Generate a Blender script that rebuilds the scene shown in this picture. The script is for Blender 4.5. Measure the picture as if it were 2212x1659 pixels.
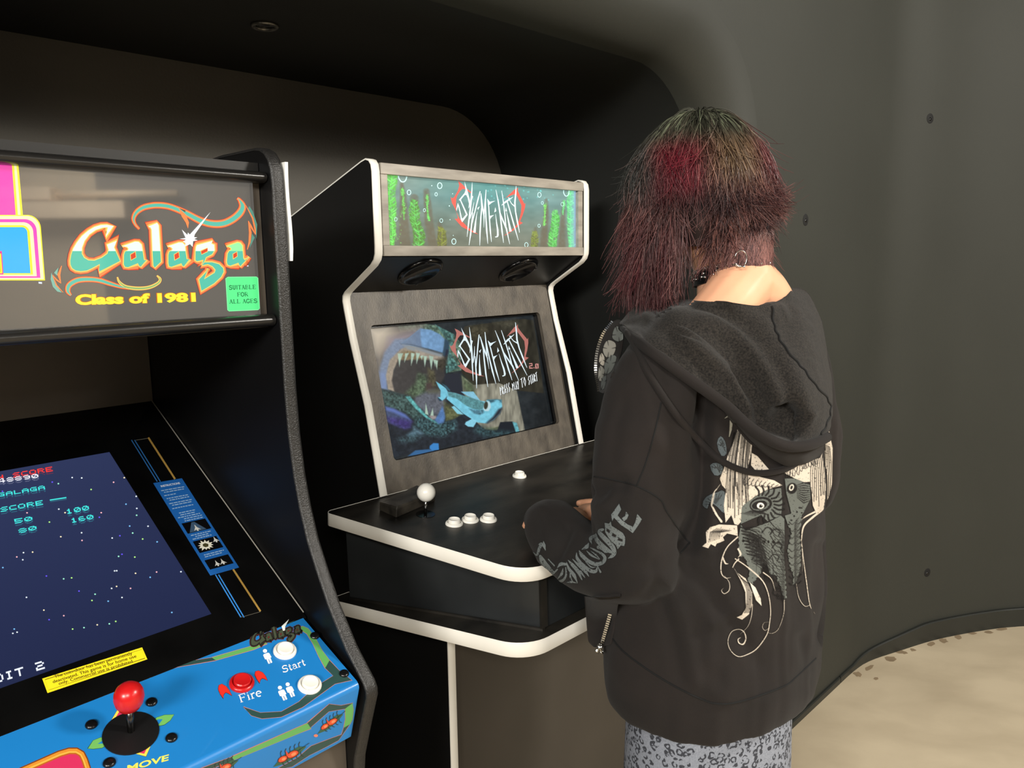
import bpy, bmesh, math, random
import numpy as np
from mathutils import Vector, Matrix
from mathutils.geometry import tessellate_polygon
from mathutils.bvhtree import BVHTree
D = bpy.data
SC = bpy.context.scene
COL = SC.collection
for _o in list(D.objects):
    D.objects.remove(_o)
random.seed(7)
RNG = np.random.default_rng(7)
# ------------------------------------------------------------------ camera
FPX, CX, CY, ROLL, PITCH = 1665.0, 1106.0, 829.5, .0145, math.atan(258 / 1665.0)
CAMP = np.array([0, 0, 1.5])
_fw = np.array([0, math.cos(PITCH), -math.sin(PITCH)])
_r0 = np.array([1.0, 0, 0])
_u0 = np.cross(_r0, _fw)
_rt = math.cos(ROLL) * _r0 - math.sin(ROLL) * _u0
_dn = -math.sin(ROLL) * _r0 - math.cos(ROLL) * _u0
cam = D.cameras.new('camera')
camo = D.objects.new('camera', cam)
COL.objects.link(camo)
_m = Matrix.Identity(4)
for _i in range(3):
    _m[_i][0] = _rt[_i]
    _m[_i][1] = -_dn[_i]
    _m[_i][2] = -_fw[_i]
    _m[_i][3] = CAMP[_i]
camo.matrix_world = _m
cam.sensor_fit = 'HORIZONTAL'
cam.sensor_width = 36
cam.lens = FPX / 2212 * 36
cam.clip_start = .02
SC.camera = camo
# ------------------------------------------------------------------ world and lights
w = D.worlds.new('world')
SC.world = w
w.use_nodes = True
w.node_tree.nodes['Background'].inputs[0].default_value = (1, .95, .88, 1)
w.node_tree.nodes['Background'].inputs[1].default_value = .008
SC.view_settings.view_transform = 'Standard'
SC.view_settings.look = 'None'
SC.view_settings.exposure = 0
SC.view_settings.gamma = 1
SC.view_settings.use_curve_mapping = False


def area(name, loc, target, size, power, col, sy=None):
    l = D.lights.new(name, 'AREA')
    l.energy = power
    l.color = col
    l.shape = 'RECTANGLE'
    l.size = size
    l.size_y = sy or size
    o = D.objects.new(name, l)
    COL.objects.link(o)
    o.location = loc
    d = Vector(target) - Vector(loc)
    o.rotation_euler = d.to_track_quat('-Z', 'Y').to_euler()
    return o


area('room_key_light', (3.0, .75, 2.86), (0.4, 1.6, 1.1), .5, 115, (1, .95, .86), .5)
area('room_fill_light', (.5, -2.3, 2.85), (.3, 1.9, .8), 1.1, 92, (1, .96, .88), .5)
area('far_wall_fill_light', (4.2, -1.4, 2.9), (4.9, -1.2, 0), 1.2, 150, (1, .95, .87), 1.2)  # unseen lamp added to brighten the far wall for the marquee reflection
area('room_left_light', (-1.3, -2.4, 2.5), (.4, 1.7, 1.0), 1.0, 125, (1, .97, .91), .5)


# ------------------------------------------------------------------ pixel maths
def ray(x, y):
    return _fw + _rt * (x - CX) / FPX + _dn * (y - CY) / FPX


def onplane(x, y, P0, n):
    r = ray(x, y)
    return CAMP + r * (((np.asarray(P0) - CAMP) @ n) / (r @ n))


def atz(x, y, Z):
    return CAMP + ray(x, y) * Z


def proj(P):
    d = np.asarray(P, float) - CAMP
    z = d @ _fw
    return CX + FPX * (d @ _rt) / z, CY + FPX * (d @ _dn) / z, z


class Frame:
    def __init__(s, ang, O):
        a = math.radians(ang)
        s.ang = ang
        s.W = np.array([math.sin(a), math.cos(a), 0])
        s.B = np.array([-math.cos(a), math.sin(a), 0])
        s.Z = np.array([0, 0, 1.0])
        s.O = np.array(O, float)

    def loc(s, P):
        d = np.asarray(P) - s.O
        return np.array([d @ s.W, d @ s.B, d[2]])

    def wor(s, u, b, z):
        return s.O + s.W * u + s.B * b + s.Z * z

    def dirw(s, v):
        return s.W * v[0] + s.B * v[1] + s.Z * v[2]

    def plane(s, P, n):
        """function: pixel -> local point on the plane through local P with local normal n"""
        Pw = s.wor(*P)
        nw = s.dirw(n)
        return lambda x, y: s.loc(onplane(x, y, Pw, nw))


F1 = Frame(42.8, (-.491, .883, 0))
F2 = Frame(45.2, (.091, 1.674, 0))


# ------------------------------------------------------------------ materials
def lin(c):
    c = np.asarray(c, float)
    if c.max() > 1.0:
        c = c / 255.0
    return np.where(c <= .04045, c / 12.92, ((c + .055) / 1.055) ** 2.4)


def L4(c):
    c = lin(c)
    return (float(c[0]), float(c[1]), float(c[2]), 1)


def pmat(name, c, rough=.5, metal=0., var=.12, vs=8., bump=0., bs=120., coat=0., spec=.5, c2=None, stretch=None, sheen=0., detail=3.):
    m = D.materials.new(name)
    m.use_nodes = True
    nt = m.node_tree
    N, Lk = nt.nodes, nt.links
    b = N['Principled BSDF']
    b.inputs['Roughness'].default_value = rough
    b.inputs['Metallic'].default_value = metal
    b.inputs['Coat Weight'].default_value = coat
    b.inputs['Specular IOR Level'].default_value = spec
    if sheen:
        b.inputs['Sheen Weight'].default_value = sheen
    tc = N.new('ShaderNodeTexCoord')
    src = tc.outputs['Object']
    if stretch:
        mp = N.new('ShaderNodeMapping')
        mp.inputs['Scale'].default_value = stretch
        Lk.new(src, mp.inputs[0])
        src = mp.outputs[0]
    nz = N.new('ShaderNodeTexNoise')
    nz.inputs['Scale'].default_value = vs
    nz.inputs['Detail'].default_value = detail
    Lk.new(src, nz.inputs['Vector'])
    rp = N.new('ShaderNodeValToRGB')
    a = L4(c)
    if c2 is None:
        lo = [x * (1 - var) for x in a[:3]] + [1]
        hi = [min(1, x * (1 + var)) for x in a[:3]] + [1]
    else:
        lo, hi = a, L4(c2)
    rp.color_ramp.elements[0].position = .3
    rp.color_ramp.elements[1].position = .7
    rp.color_ramp.elements[0].color = lo
    rp.color_ramp.elements[1].color = hi
    Lk.new(nz.outputs[0], rp.inputs[0])
    Lk.new(rp.outputs[0], b.inputs['Base Color'])
    if bump:
        n2 = N.new('ShaderNodeTexNoise')
        n2.inputs['Scale'].default_value = bs
        n2.inputs['Detail'].default_value = 4
        Lk.new(src, n2.inputs['Vector'])
        bp = N.new('ShaderNodeBump')
        bp.inputs['Strength'].default_value = bump
        bp.inputs['Distance'].default_value = .002
        Lk.new(n2.outputs[0], bp.inputs['Height'])
        Lk.new(bp.outputs[0], b.inputs['Normal'])
    return m


def cmat(name, emit=0., rough=.4, coat=0., base=1., alpha=False, spec=.5):
    """print material: colours come from the mesh attribute Col (flat print, posters, screens)"""
    m = D.materials.new(name)
    m.use_nodes = True
    N, Lk = m.node_tree.nodes, m.node_tree.links
    b = N['Principled BSDF']
    a = N.new('ShaderNodeAttribute')
    a.attribute_name = 'Col'
    b.inputs['Roughness'].default_value = rough
    b.inputs['Coat Weight'].default_value = coat
    b.inputs['Specular IOR Level'].default_value = spec
    if base == 1.:
        Lk.new(a.outputs['Color'], b.inputs['Base Color'])
    else:
        mx = N.new('ShaderNodeMix')
        mx.data_type = 'RGBA'
        mx.inputs[0].default_value = base
        mx.inputs[6].default_value = (.0, .0, .0, 1)
        Lk.new(a.outputs['Color'], mx.inputs[7])
        Lk.new(mx.outputs[2], b.inputs['Base Color'])
    if emit:
        Lk.new(a.outputs['Color'], b.inputs['Emission Color'])
        b.inputs['Emission Strength'].default_value = emit
    if alpha:
        Lk.new(a.outputs['Alpha'], b.inputs['Alpha'])
    return m


# ------------------------------------------------------------------ objects
def empty(name, loc=(0, 0, 0), rz=0., label=None, cat=None, group=None):
    o = D.objects.new(name, None)
    o.empty_display_size = .1
    COL.objects.link(o)
    o.location = [float(v) for v in loc]
    o.rotation_euler = (0, 0, rz)
    tag(o, label, cat, group)
    return o


def tag(o, label=None, cat=None, group=None, kind=None):
    if label:
        o['label'] = label
    if cat:
        o['category'] = cat
    if group:
        o['group'] = group
    if kind:
        o['kind'] = kind
    return o


def mesh_np(name, V, T, mat, parent=None, smooth=False, col=None):
    """V (n,3) floats, T list/array of equal-length faces, col (n,3|4) linear colours"""
    V = np.ascontiguousarray(V, dtype=np.float32)
    T = np.ascontiguousarray(T, dtype=np.int32)
    me = D.meshes.new(name)
    k = T.shape[1]
    me.vertices.add(len(V))
    me.vertices.foreach_set('co', V.ravel())
    me.loops.add(T.size)
    me.loops.foreach_set('vertex_index', T.ravel())
    me.polygons.add(len(T))
    me.polygons.foreach_set('loop_start', np.arange(0, T.size, k, dtype=np.int32))
    me.polygons.foreach_set('loop_total', np.full(len(T), k, dtype=np.int32))
    if smooth:
        me.polygons.foreach_set('use_smooth', np.ones(len(T), dtype=bool))
    if col is not None:
        at = me.color_attributes.new('Col', 'FLOAT_COLOR', 'POINT')
        c = np.ones((len(V), 4), dtype=np.float32)
        c[:, :col.shape[1]] = col
        at.data.foreach_set('color', c.ravel())
    me.update(calc_edges=True)
    me.validate()
    if mat:
        me.materials.append(mat)
    o = D.objects.new(name, me)
    COL.objects.link(o)
    if parent:
        o.parent = parent
    return o


class MB:
    """collects shapes; build() links them as ONE mesh object"""

    def __init__(s):
        s.v, s.f = [], []

    def add(s, v, f):
        n = len(s.v)
        s.v += [tuple(float(q) for q in p) for p in v]
        s.f += [tuple(i + n for i in g) for g in f]

    def box(s, x0, x1, y0, y1, z0, z1):
        v = [(x, y, z) for z in (z0, z1) for y in (y0, y1) for x in (x0, x1)]
        s.add(v, [(0, 2, 3, 1), (4, 5, 7, 6), (0, 1, 5, 4), (2, 6, 7, 3), (0, 4, 6, 2), (1, 3, 7, 5)])

    def prism(s, poly, A, Bf, holes=()):
        """poly 2-D; A,Bf map (x,y)->3-D for the two caps"""
        loops = [list(poly)] + [list(h) for h in holes]
        allp = [p for l in loops for p in l]
        tr = tessellate_polygon([[Vector((p[0], p[1], 0)) for p in l] for l in loops])
        n = len(allp)
        v = [A(*p) for p in allp] + [Bf(*p) for p in allp]
        f = [tuple(t) for t in tr] + [tuple(i + n for i in reversed(t)) for t in tr]
        k = 0
        for l in loops:
            m = len(l)
            for i in range(m):
                a, b = k + i, k + (i + 1) % m
                f.append((a, b, b + n, a + n))
            k += m
        s.add(v, f)

    def lathe(s, prof, c=(0, 0, 0), ax=(0, 0, 1), seg=32):
        """prof list of (r,h) along axis ax through c"""
        az = Vector(ax).normalized()
        e1 = az.orthogonal().normalized()
        e2 = az.cross(e1)
        c = Vector([float(q) for q in c])
        v, f = [], []
        for r, h in prof:
            for i in range(seg):
                t = 2 * math.pi * i / seg
                v.append(tuple(c + az * h + (e1 * math.cos(t) + e2 * math.sin(t)) * max(r, 1e-5)))
        for j in range(len(prof) - 1):
            for i in range(seg):
                a, b = j * seg + i, j * seg + (i + 1) % seg
                f.append((a, b, b + seg, a + seg))
        f.append(tuple(range(seg))[::-1])
        f.append(tuple(range((len(prof) - 1) * seg, len(prof) * seg)))
        s.add(v, f)

    def tube(s, pts, r, seg=10, cap=True):
        pts = [Vector([float(q) for q in p]) for p in pts]
        rr = r if hasattr(r, '__len__') else [r] * len(pts)
        v, f = [], []
        prev = None
        for i, p in enumerate(pts):
            t = (pts[min(i + 1, len(pts) - 1)] - pts[max(i - 1, 0)]).normalized()
            if prev is None:
                e1 = t.orthogonal().normalized()
            else:
                e1 = (prev - t * prev.dot(t)).normalized()
            prev = e1
            e2 = t.cross(e1)
            for k in range(seg):
                a = 2 * math.pi * k / seg
                v.append(tuple(p + (e1 * math.cos(a) + e2 * math.sin(a)) * rr[i]))
        for j in range(len(pts) - 1):
            for k in range(seg):
                a, b = j * seg + k, j * seg + (k + 1) % seg
                f.append((a, b, b + seg, a + seg))
        if cap:
            f.append(tuple(range(seg))[::-1])
            f.append(tuple(range((len(pts) - 1) * seg, len(pts) * seg)))
        s.add(v, f)

    def build(s, name, mat, parent=None, smooth=False, bevel=0., seg=2, auto=None):
        me = D.meshes.new(name)
        me.from_pydata(s.v, [], s.f)
        me.validate()
        bm = bmesh.new()
        bm.from_mesh(me)
        bmesh.ops.recalc_face_normals(bm, faces=bm.faces)
        if bevel:
            bmesh.ops.remove_doubles(bm, verts=bm.verts, dist=1e-6)
            ed = [e for e in bm.edges if len(e.link_faces) == 2 and e.calc_face_angle(0) > .6]
            bmesh.ops.bevel(bm, geom=ed, offset=bevel, segments=seg, affect='EDGES', profile=.5, clamp_overlap=True)
        if smooth or auto:
            for g in bm.faces:
                g.smooth = True
            if auto:
                for e in bm.edges:
                    if len(e.link_faces) == 2 and e.calc_face_angle(0) > auto:
                        e.smooth = False
        bm.to_mesh(me)
        bm.free()
        if mat:
            me.materials.append(mat)
        o = D.objects.new(name, me)
        COL.objects.link(o)
        if parent:
            o.parent = parent
        return o


# ------------------------------------------------------------------ 2-D drawing helpers
def crom(pts, closed=False, n=6):
    """Catmull-Rom through pts"""
    p = np.asarray(pts, float)
    m = len(p)
    out = []
    rng = range(m if closed else m - 1)
    for i in rng:
        if closed:
            a, b, c, d = p[(i - 1) % m], p[i], p[(i + 1) % m], p[(i + 2) % m]
        else:
            b, c = p[i], p[i + 1]
            a = p[i - 1] if i > 0 else 2 * b - c
            d = p[i + 2] if i + 2 < m else 2 * c - b
        for k in range(n):
            t = k / n
            out.append(.5 * (2 * b + (c - a) * t + (2 * a - 5 * b + 4 * c - d) * t * t + (3 * b - a - 3 * c + d) * t ** 3))
    if not closed:
        out.append(p[-1])
    return np.array(out)


def stroke(pts, wd, closed=False):
    """outline quads of a polyline with (per point) width; returns list of quads + joints"""
    p = np.asarray(pts, float)
    m = len(p)
    wd = np.broadcast_to(np.asarray(wd, float), (m,)) / 2
    t = np.zeros_like(p)
    for i in range(m):
        a = p[(i - 1) % m] if closed or i > 0 else p[i]
        b = p[(i + 1) % m] if closed or i < m - 1 else p[i]
        d = b - a
        t[i] = d / (np.hypot(*d) + 1e-9)
    nrm = np.stack([-t[:, 1], t[:, 0]], 1)
    sc = np.ones(m)
    for i in range(m):
        if closed or 0 < i < m - 1:
            d = p[i] - p[(i - 1) % m]
            d = d / (np.hypot(*d) + 1e-9)
            c = abs(d @ t[i])
            sc[i] = 1 / max(c, .45)
    Lp = p + nrm * (wd * sc)[:, None]
    Rp = p - nrm * (wd * sc)[:, None]
    q = []
    for i in range(m if closed else m - 1):
        j = (i + 1) % m
        q.append([Lp[i], Lp[j], Rp[j], Rp[i]])
    return q


def circ(cx, cy, rx, ry=None, n=20, rot=0.):
    ry = ry or rx
    t = np.linspace(0, 2 * math.pi, n, endpoint=False)
    x, y = rx * np.cos(t), ry * np.sin(t)
    c, s = math.cos(rot), math.sin(rot)
    return np.stack([cx + x * c - y * s, cy + x * s + y * c], 1)


def rrect(x0, y0, x1, y1, r, n=5):
    out = []
    for cx, cy, a0 in ((x1 - r, y1 - r, 0), (x0 + r, y1 - r, 90), (x0 + r, y0 + r, 180), (x1 - r, y0 + r, 270)):
        for k in range(n + 1):
            a = math.radians(a0 + 90 * k / n)
            out.append((cx + r * math.cos(a), cy + r * math.sin(a)))
    return out


_textcache = {}


def text_mesh(s, off=0., shear=0., spacing=1.):
    key = (s, off, shear, spacing)
    if key in _textcache:
        return _textcache[key]
    cu = D.curves.new('t', 'FONT')
    cu.body = s
    cu.offset = off
    cu.shear = shear
    cu.space_character = spacing
    cu.resolution_u = 4
    o = D.objects.new('t', cu)
    COL.objects.link(o)
    dg = bpy.context.evaluated_depsgraph_get()
    dg.update()
    me = o.evaluated_get(dg).to_mesh()
    V = np.array([v.co[:2] for v in me.vertices])
    T = []
    for p in me.polygons:
        k = list(p.vertices)
        for i in range(1, len(k) - 1):
            T.append((k[0], k[i], k[i + 1]))
    o.evaluated_get(dg).to_mesh_clear()
    D.objects.remove(o)
    D.curves.remove(cu)
    mn, mx = V.min(0), V.max(0)
    V = (V - mn) / (mx - mn)
    _textcache[key] = (V, T)
    return V, T


class Art:
    """flat print: coloured polygons given in photo pixels, laid on a plane (or other surface) in local space"""

    def __init__(s, fn, nrm, eps=.00012):
        s.fn, s.n, s.eps = fn, np.asarray(nrm, float), eps
        s.v, s.t, s.c = [], [], []
        s.L = 1
        s.k = lambda x, y: (x, y)

    def view(s, x0, y0, sc):
        s.k = lambda x, y: (x0 + x / sc, y0 + y / sc)

    def tri(s, P, T, col, L=None, cfn=None):
        L = s.L if L is None else L
        n = len(s.v)
        c = lin(col)
        for p in P:
            q = s.k(p[0], p[1])
            s.v.append(s.fn(*q) + s.n * (L * s.eps))
            s.c.append(lin(cfn(*p)) if cfn else c)
        s.t += [(a + n, b + n, d + n) for a, b, d in T]

    def poly(s, P, col, holes=(), L=None, split=None):
        """split=(y,col2): below y the colour is col2"""
        loops = [[(float(p[0]), float(p[1])) for p in l] for l in [P] + list(holes)]
        tr = tessellate_polygon([[Vector((p[0], p[1], 0)) for p in l] for l in loops])
        pts = [p for l in loops for p in l]
        if not split:
            s.tri(pts, tr, col, L)
            return
        y0, c2 = split
        for t in tr:
            q = [pts[i] for i in t]
            for up in (True, False):
                o = []
                for i in range(3):
                    a, b = q[i], q[(i + 1) % 3]
                    ia, ib = (a[1] <= y0) == up, (b[1] <= y0) == up
                    if ia:
                        o.append(a)
                    if ia != ib:
                        f = (y0 - a[1]) / (b[1] - a[1])
                        o.append((a[0] + f * (b[0] - a[0]), y0))
                if len(o) >= 3:
                    s.tri(o, [(0, i, i + 1) for i in range(1, len(o) - 1)], col if up else c2, L)

    def line(s, P, wd, col, closed=False, L=None):
        for q in stroke(P, wd, closed):
            s.tri(q, [(0, 1, 2), (0, 2, 3)], col, L)

    def text(s, txt, quad, col, off=0., shear=0., L=None, spacing=1.):
        """quad pixel corners bl, br, tr, tl"""
        V, T = text_mesh(txt, off, shear, spacing)
        bl, br, tr, tl = [np.asarray(q, float) for q in quad]
        P = [(1 - y) * ((1 - x) * bl + x * br) + y * ((1 - x) * tl + x * tr) for x, y in V]
        s.tri(P, T, col, L)

    def build(s, name, mat, parent):
        return mesh_np(name, np.array(s.v), s.t, mat, parent, col=np.array(s.c))


PIX = {'A': '0111010001111111000110001', 'C': '0111110000100001000001111', 'D': '1111010001100011000111110', 'E': '1111110000111101000011111',
       'G': '0111110000101111000101111', 'H': '1000110001111111000110001', 'I': '0111000100001000010001110', 'L': '1000010000100001000011111',
       'O': '0111010001100011000101110', 'R': '1111010001111101001010001', 'S': '0111110000011100000111110', 'T': '1111100100001000010000100',
       '0': '0111010011101011100101110', '1': '0010001100001000010001110', '2': '1111000001011101000011111', '4': '0011001010100101111100010',
       '5': '1111110000111100000111110', '6': '0111010000111101000101110', '8': '0111010001011101000101110', '9': '0111010001011110000101110', ' ': '0' * 25}


def pixtext(art, txt, quad, col, L=None):
    """block letters, 5 by 5 dots each"""
    bl, br, tr, tl = [np.asarray(q, float) for q in quad]
    n = len(txt) * 6 - 1
    for i, ch in enumerate(txt):
        bits = PIX[ch]
        for r in range(5):
            c = 0
            while c < 5:
                if bits[r * 5 + c] == '1':
                    e = c
                    while e < 5 and bits[r * 5 + e] == '1':
                        e += 1
                    xa, xb = (i * 6 + c) / n, (i * 6 + e) / n
                    ya, yb = 1 - r / 5, 1 - (r + 1) / 5
                    P = [(1 - y) * ((1 - x) * bl + x * br) + y * ((1 - x) * tl + x * tr) for x, y in ((xa, ya), (xb, ya), (xb, yb), (xa, yb))]
                    art.tri(P, [(0, 1, 2), (0, 2, 3)], col, L)
                    c = e
                else:
                    c += 1


# a small serif alphabet: strokes in a unit box, (points, width class: 1 thick 0 thin)
def _arc(cx, cy, rx, ry, a0, a1, n=9):
    t = np.radians(np.linspace(a0, a1, n))
    return [(cx + rx * math.cos(a), cy + ry * math.sin(a)) for a in t]


SER = {
    'F': [([(.25, 0), (.25, 1)], 1), ([(.1, .98), (.9, .98)], 0), ([(.25, .52), (.7, .52)], 0), ([(.1, .02), (.42, .02)], 0), ([(.88, 1), (.88, .76)], 0), ([(.7, .62), (.7, .42)], 0)],
    'i': [([(.5, 0), (.5, .66)], 1), ([(.2, .02), (.8, .02)], 0), ([(.25, .65), (.5, .65)], 0), ([(.42, .9), (.58, .9)], 1)],
    'r': [([(.3, 0), (.3, .66)], 1), ([(.08, .02), (.6, .02)], 0), ([(.1, .65), (.3, .65)], 0), ([(.3, .42), (.5, .62), (.72, .66), (.88, .58)], 1)],
    'e': [([(.1, .36), (.9, .38)], 0), (_arc(.5, .34, .4, .32, 5, 300, 14), 1)],
    'S': [(_arc(.5, .74, .33, .24, 20, 250, 10) + _arc(.5, .27, .36, .26, 80, -150, 10), 1), ([(.84, .98), (.84, .76)], 0), ([(.12, .02), (.12, .26)], 0)],
    't': [([(.42, .92), (.42, .15), (.55, .02), (.85, .1)], 1), ([(.1, .65), (.8, .65)], 0)],
    'a': [(_arc(.42, .46, .3, .2, 160, 0, 7) + [(.72, .12), (.92, .02)], 1), (_arc(.42, .19, .3, .19, 60, 330, 9), 0)],
    'U': [([(.22, 1), (.22, .3), (.36, .06), (.6, .03), (.74, .2), (.78, 1)], 1), ([(.05, .98), (.4, .98)], 0), ([(.62, .98), (.95, .98)], 0)],
    'I': [([(.5, 0), (.5, 1)], 1), ([(.3, .98), (.7, .98)], 0), ([(.3, .02), (.7, .02)], 0)],
    'T': [([(.5, 0), (.5, 1)], 1), ([(.08, .98), (.92, .98)], 0), ([(.3, .02), (.7, .02)], 0), ([(.08, 1), (.08, .78)], 0), ([(.92, 1), (.92, .78)], 0)],
    'A': [([(.15, 0), (.48, 1)], 0), ([(.48, 1), (.84, 0)], 1), ([(.26, .36), (.72, .36)], 0), ([(.02, .02), (.3, .02)], 0), ([(.68, .02), (.98, .02)], 0)],
    'B': [([(.22, 0), (.22, 1)], 1), ([(.08, .98), (.5, .98)] + _arc(.5, .76, .28, .22, 80, -90, 7) + [(.22, .53)], 0), ([(.5, .53)] + _arc(.52, .27, .34, .25, 80, -90, 7) + [(.08, .02)], 0)],
    'L': [([(.25, 0), (.25, 1)], 1), ([(.1, .98), (.42, .98)], 0), ([(.1, .02), (.88, .02), (.9, .28)], 0)],
    'E': [([(.25, 0), (.25, 1)], 1), ([(.1, .98), (.85, .98), (.86, .76)], 0), ([(.25, .52), (.68, .52)], 0), ([(.1, .02), (.88, .02), (.9, .26)], 0), ([(.68, .63), (.68, .41)], 0)],
    'O': [(_arc(.5, .5, .4, .48, 0, 360, 18), 1)],
    'R': [([(.22, 0), (.22, 1)], 1), ([(.08, .98), (.5, .98)] + _arc(.5, .75, .28, .23, 80, -90, 7) + [(.22, .52)], 0), ([(.5, .52), (.88, .02), (.98, .02)], 1), ([(.08, .02), (.4, .02)], 0)],
    'G': [(_arc(.5, .5, .4, .48, 45, 315, 14), 1), ([(.86, .98), (.86, .72)], 0), ([(.82, .06), (.82, .42)], 1), ([(.62, .42), (.96, .42)], 0)],
}


def sertext(art, txt, quad, col, thick=.17, thin=.08, L=None, adv=None):
    bl, br, tr, tl = [np.asarray(q, float) for q in quad]
    wid = {'i': .45, 'I': .5, 'r': .68, 't': .62, ' ': .55, 'e': .78, 'a': .8}
    ws = [wid.get(c, 1.) for c in txt]
    tot = sum(ws)
    H = np.hypot(*(tl - bl))
    x = 0
    for c, wch in zip(txt, ws):
        for pts, th in SER.get(c, []):
            P = []
            for px, py in pts:
                X, Y = (x + px * wch) / tot, py
                P.append((1 - Y) * ((1 - X) * bl + X * br) + Y * ((1 - X) * tl + X * tr))
            art.line(P, (thick if th else thin) * H, col, L=L)
        x += wch
# ================================================================== setting
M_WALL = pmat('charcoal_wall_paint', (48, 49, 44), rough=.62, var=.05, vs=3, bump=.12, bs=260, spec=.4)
M_LINING_W = pmat('shaded_wall_paint', (29, 30, 28), rough=.6, var=.05, vs=3, bump=.12, bs=260, spec=.4)  # wall paint darkened: the alcove's shade is put into the colour
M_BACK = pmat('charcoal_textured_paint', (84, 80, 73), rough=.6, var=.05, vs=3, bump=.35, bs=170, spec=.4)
M_BASE = pmat('baseboard_paint', (36, 38, 35), rough=.42, var=.08, vs=6, bump=.05)
M_BLACK = pmat('black_laminate', (15, 15, 16), rough=.42, var=.15, vs=5, bump=.03)
M_BLACKG = pmat('black_gloss', (9, 9, 10), rough=.16, var=.1, vs=5)
M_PALE = pmat('pale_room_wall', (205, 190, 165), rough=.8, var=.06, vs=1.5)
M_PALE2 = pmat('grey_room_wall', (120, 116, 110), rough=.8, var=.06, vs=1.5)
M_BEAM = pmat('cream_beam_paint', (238, 216, 186), rough=.6, var=.08, vs=4)
M_ROOMC = pmat('room_ceiling_paint', (60, 59, 57), rough=.9, var=.06, vs=2)


M_HOLE = pmat('black_rubber', (4, 4, 4), rough=.8, var=.1)


def floor_mat():
    m = pmat('tan_concrete', (190, 175, 149), rough=.55, vs=2.2, c2=(203, 188, 161), bump=.15, bs=60, detail=8, spec=.35)
    N, Lk = m.node_tree.nodes, m.node_tree.links
    b = N['Principled BSDF']
    src = b.inputs['Base Color'].links[0].from_socket
    tc = N['Texture Coordinate']
    mp = N.new('ShaderNodeMapping')
    mp.inputs['Rotation'].default_value = (0, 0, .55)
    mp.inputs['Scale'].default_value = (1.5, 2.6, 1)
    Lk.new(tc.outputs['Object'], mp.inputs[0])
    n = N.new('ShaderNodeTexNoise')
    n.inputs['Scale'].default_value = 2.4
    n.inputs['Detail'].default_value = 6
    n.inputs['Distortion'].default_value = .3
    Lk.new(mp.outputs[0], n.inputs['Vector'])
    r = N.new('ShaderNodeValToRGB')
    r.color_ramp.elements[0].position = .34
    r.color_ramp.elements[1].position = .60
    r.color_ramp.elements[0].color = (.86, .85, .84, 1)
    r.color_ramp.elements[1].color = (1, 1, 1, 1)
    Lk.new(n.outputs[0], r.inputs[0])
    mx = N.new('ShaderNodeMix')
    mx.data_type = 'RGBA'
    mx.blend_type = 'MULTIPLY'
    mx.inputs[0].default_value = 1
    Lk.new(src, mx.inputs[6])
    Lk.new(r.outputs[0], mx.inputs[7])
    Lk.new(mx.outputs[2], b.inputs['Base Color'])
    return m


M_FLOOR = floor_mat()
M_SMUDGE = pmat('floor_adhesive_smudge', (140, 121, 95), rough=.7, vs=30)


def struct(o):
    o['kind'] = 'structure'
    return o


fl = MB()
fl.add([(-4, -3.2, 0), (6, -3.2, 0), (6, 5, 0), (-4, 5, 0)], [(0, 1, 2, 3)])
struct(fl.build('floor', M_FLOOR))

WB = -.115                       # plane of the facade
BACKB = .70                      # plane of the alcove back


def profile(ur, ul, top, R, n=14):
    p = [(ur, z) for z in np.linspace(0, top - R, 8)]
    p += [(ur - R + R * math.cos(a), top - R + R * math.sin(a)) for a in np.linspace(0, math.pi / 2, n)[1:]]
    p += [(u, top) for u in np.linspace(ur - R, ul + R, 10)[1:]]
    p += [(ul + R - R * math.sin(a), top - R + R * math.cos(a)) for a in np.linspace(0, math.pi / 2, n)[1:]]
    p += [(ul, z) for z in np.linspace(top - R, 0, 8)[1:]]
    return np.array(p)


RF = .12
PO = profile(.665, -1.86, 2.085, .31)
PI_ = profile(.665 - RF, -1.86 + RF, 2.085 - RF, .255)
NP = len(PO)


def wv(u, b, z):
    return tuple(F2.wor(u, b, z))


# plan of the curved wall to the right
PLAN = crom([(1.3, WB), (1.50, WB - .001), (1.62, -.129), (1.77, -.178), (1.976, -.254), (2.193, -.369), (2.343, -.474), (2.6, -.70), (2.95, -1.02), (3.4, -1.5), (3.8, -2.0)], n=8)
PLAN = np.array([p for p in PLAN if p[0] >= 1.35])
u0r = PLAN[0][0]

fc = MB()
v, f = [], []
# rectangle partner of every profile point
part = []
for u, z in PO:
    if u > .3 and z < 2.0:
        part.append((u0r, min(3.0, z * 3.0 / 2.0)))
    elif u < -1.5 and z < 2.0:
        part.append((-3.6, min(3.0, z * 3.0 / 2.0)))
    else:
        part.append((max(-3.6, min(u0r, -3.6 + (u + 1.77) / (2.32) * (u0r + 3.6))), 3.0))
for (u, z), (pu, pz) in zip(PO, part):
    v += [wv(pu, WB, pz), wv(u, WB, z)]
for i in range(NP - 1):
    f.append((2 * i, 2 * i + 1, 2 * i + 3, 2 * i + 2))
fc.add(v, f)
v, f = [], []
NR = 9
for k in range(NR):
    a = math.pi / 2 * k / (NR - 1)
    s, d = math.sin(a), RF * (1 - math.cos(a))
    for (u, z), (iu, iz) in zip(PO, PI_):
        v.append(wv(u + (iu - u) * s, WB + d, z + (iz - z) * s))
for k in range(NR - 1):
    for i in range(NP - 1):
        f.append((k * NP + i, k * NP + i + 1, (k + 1) * NP + i + 1, (k + 1) * NP + i))
fc.add(v, f)
zs = np.linspace(0, 3, 7)
v, f = [], []
for u, b in PLAN:
    for z in zs:
        v.append(wv(u, b, z))
nz_ = len(zs)
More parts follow.
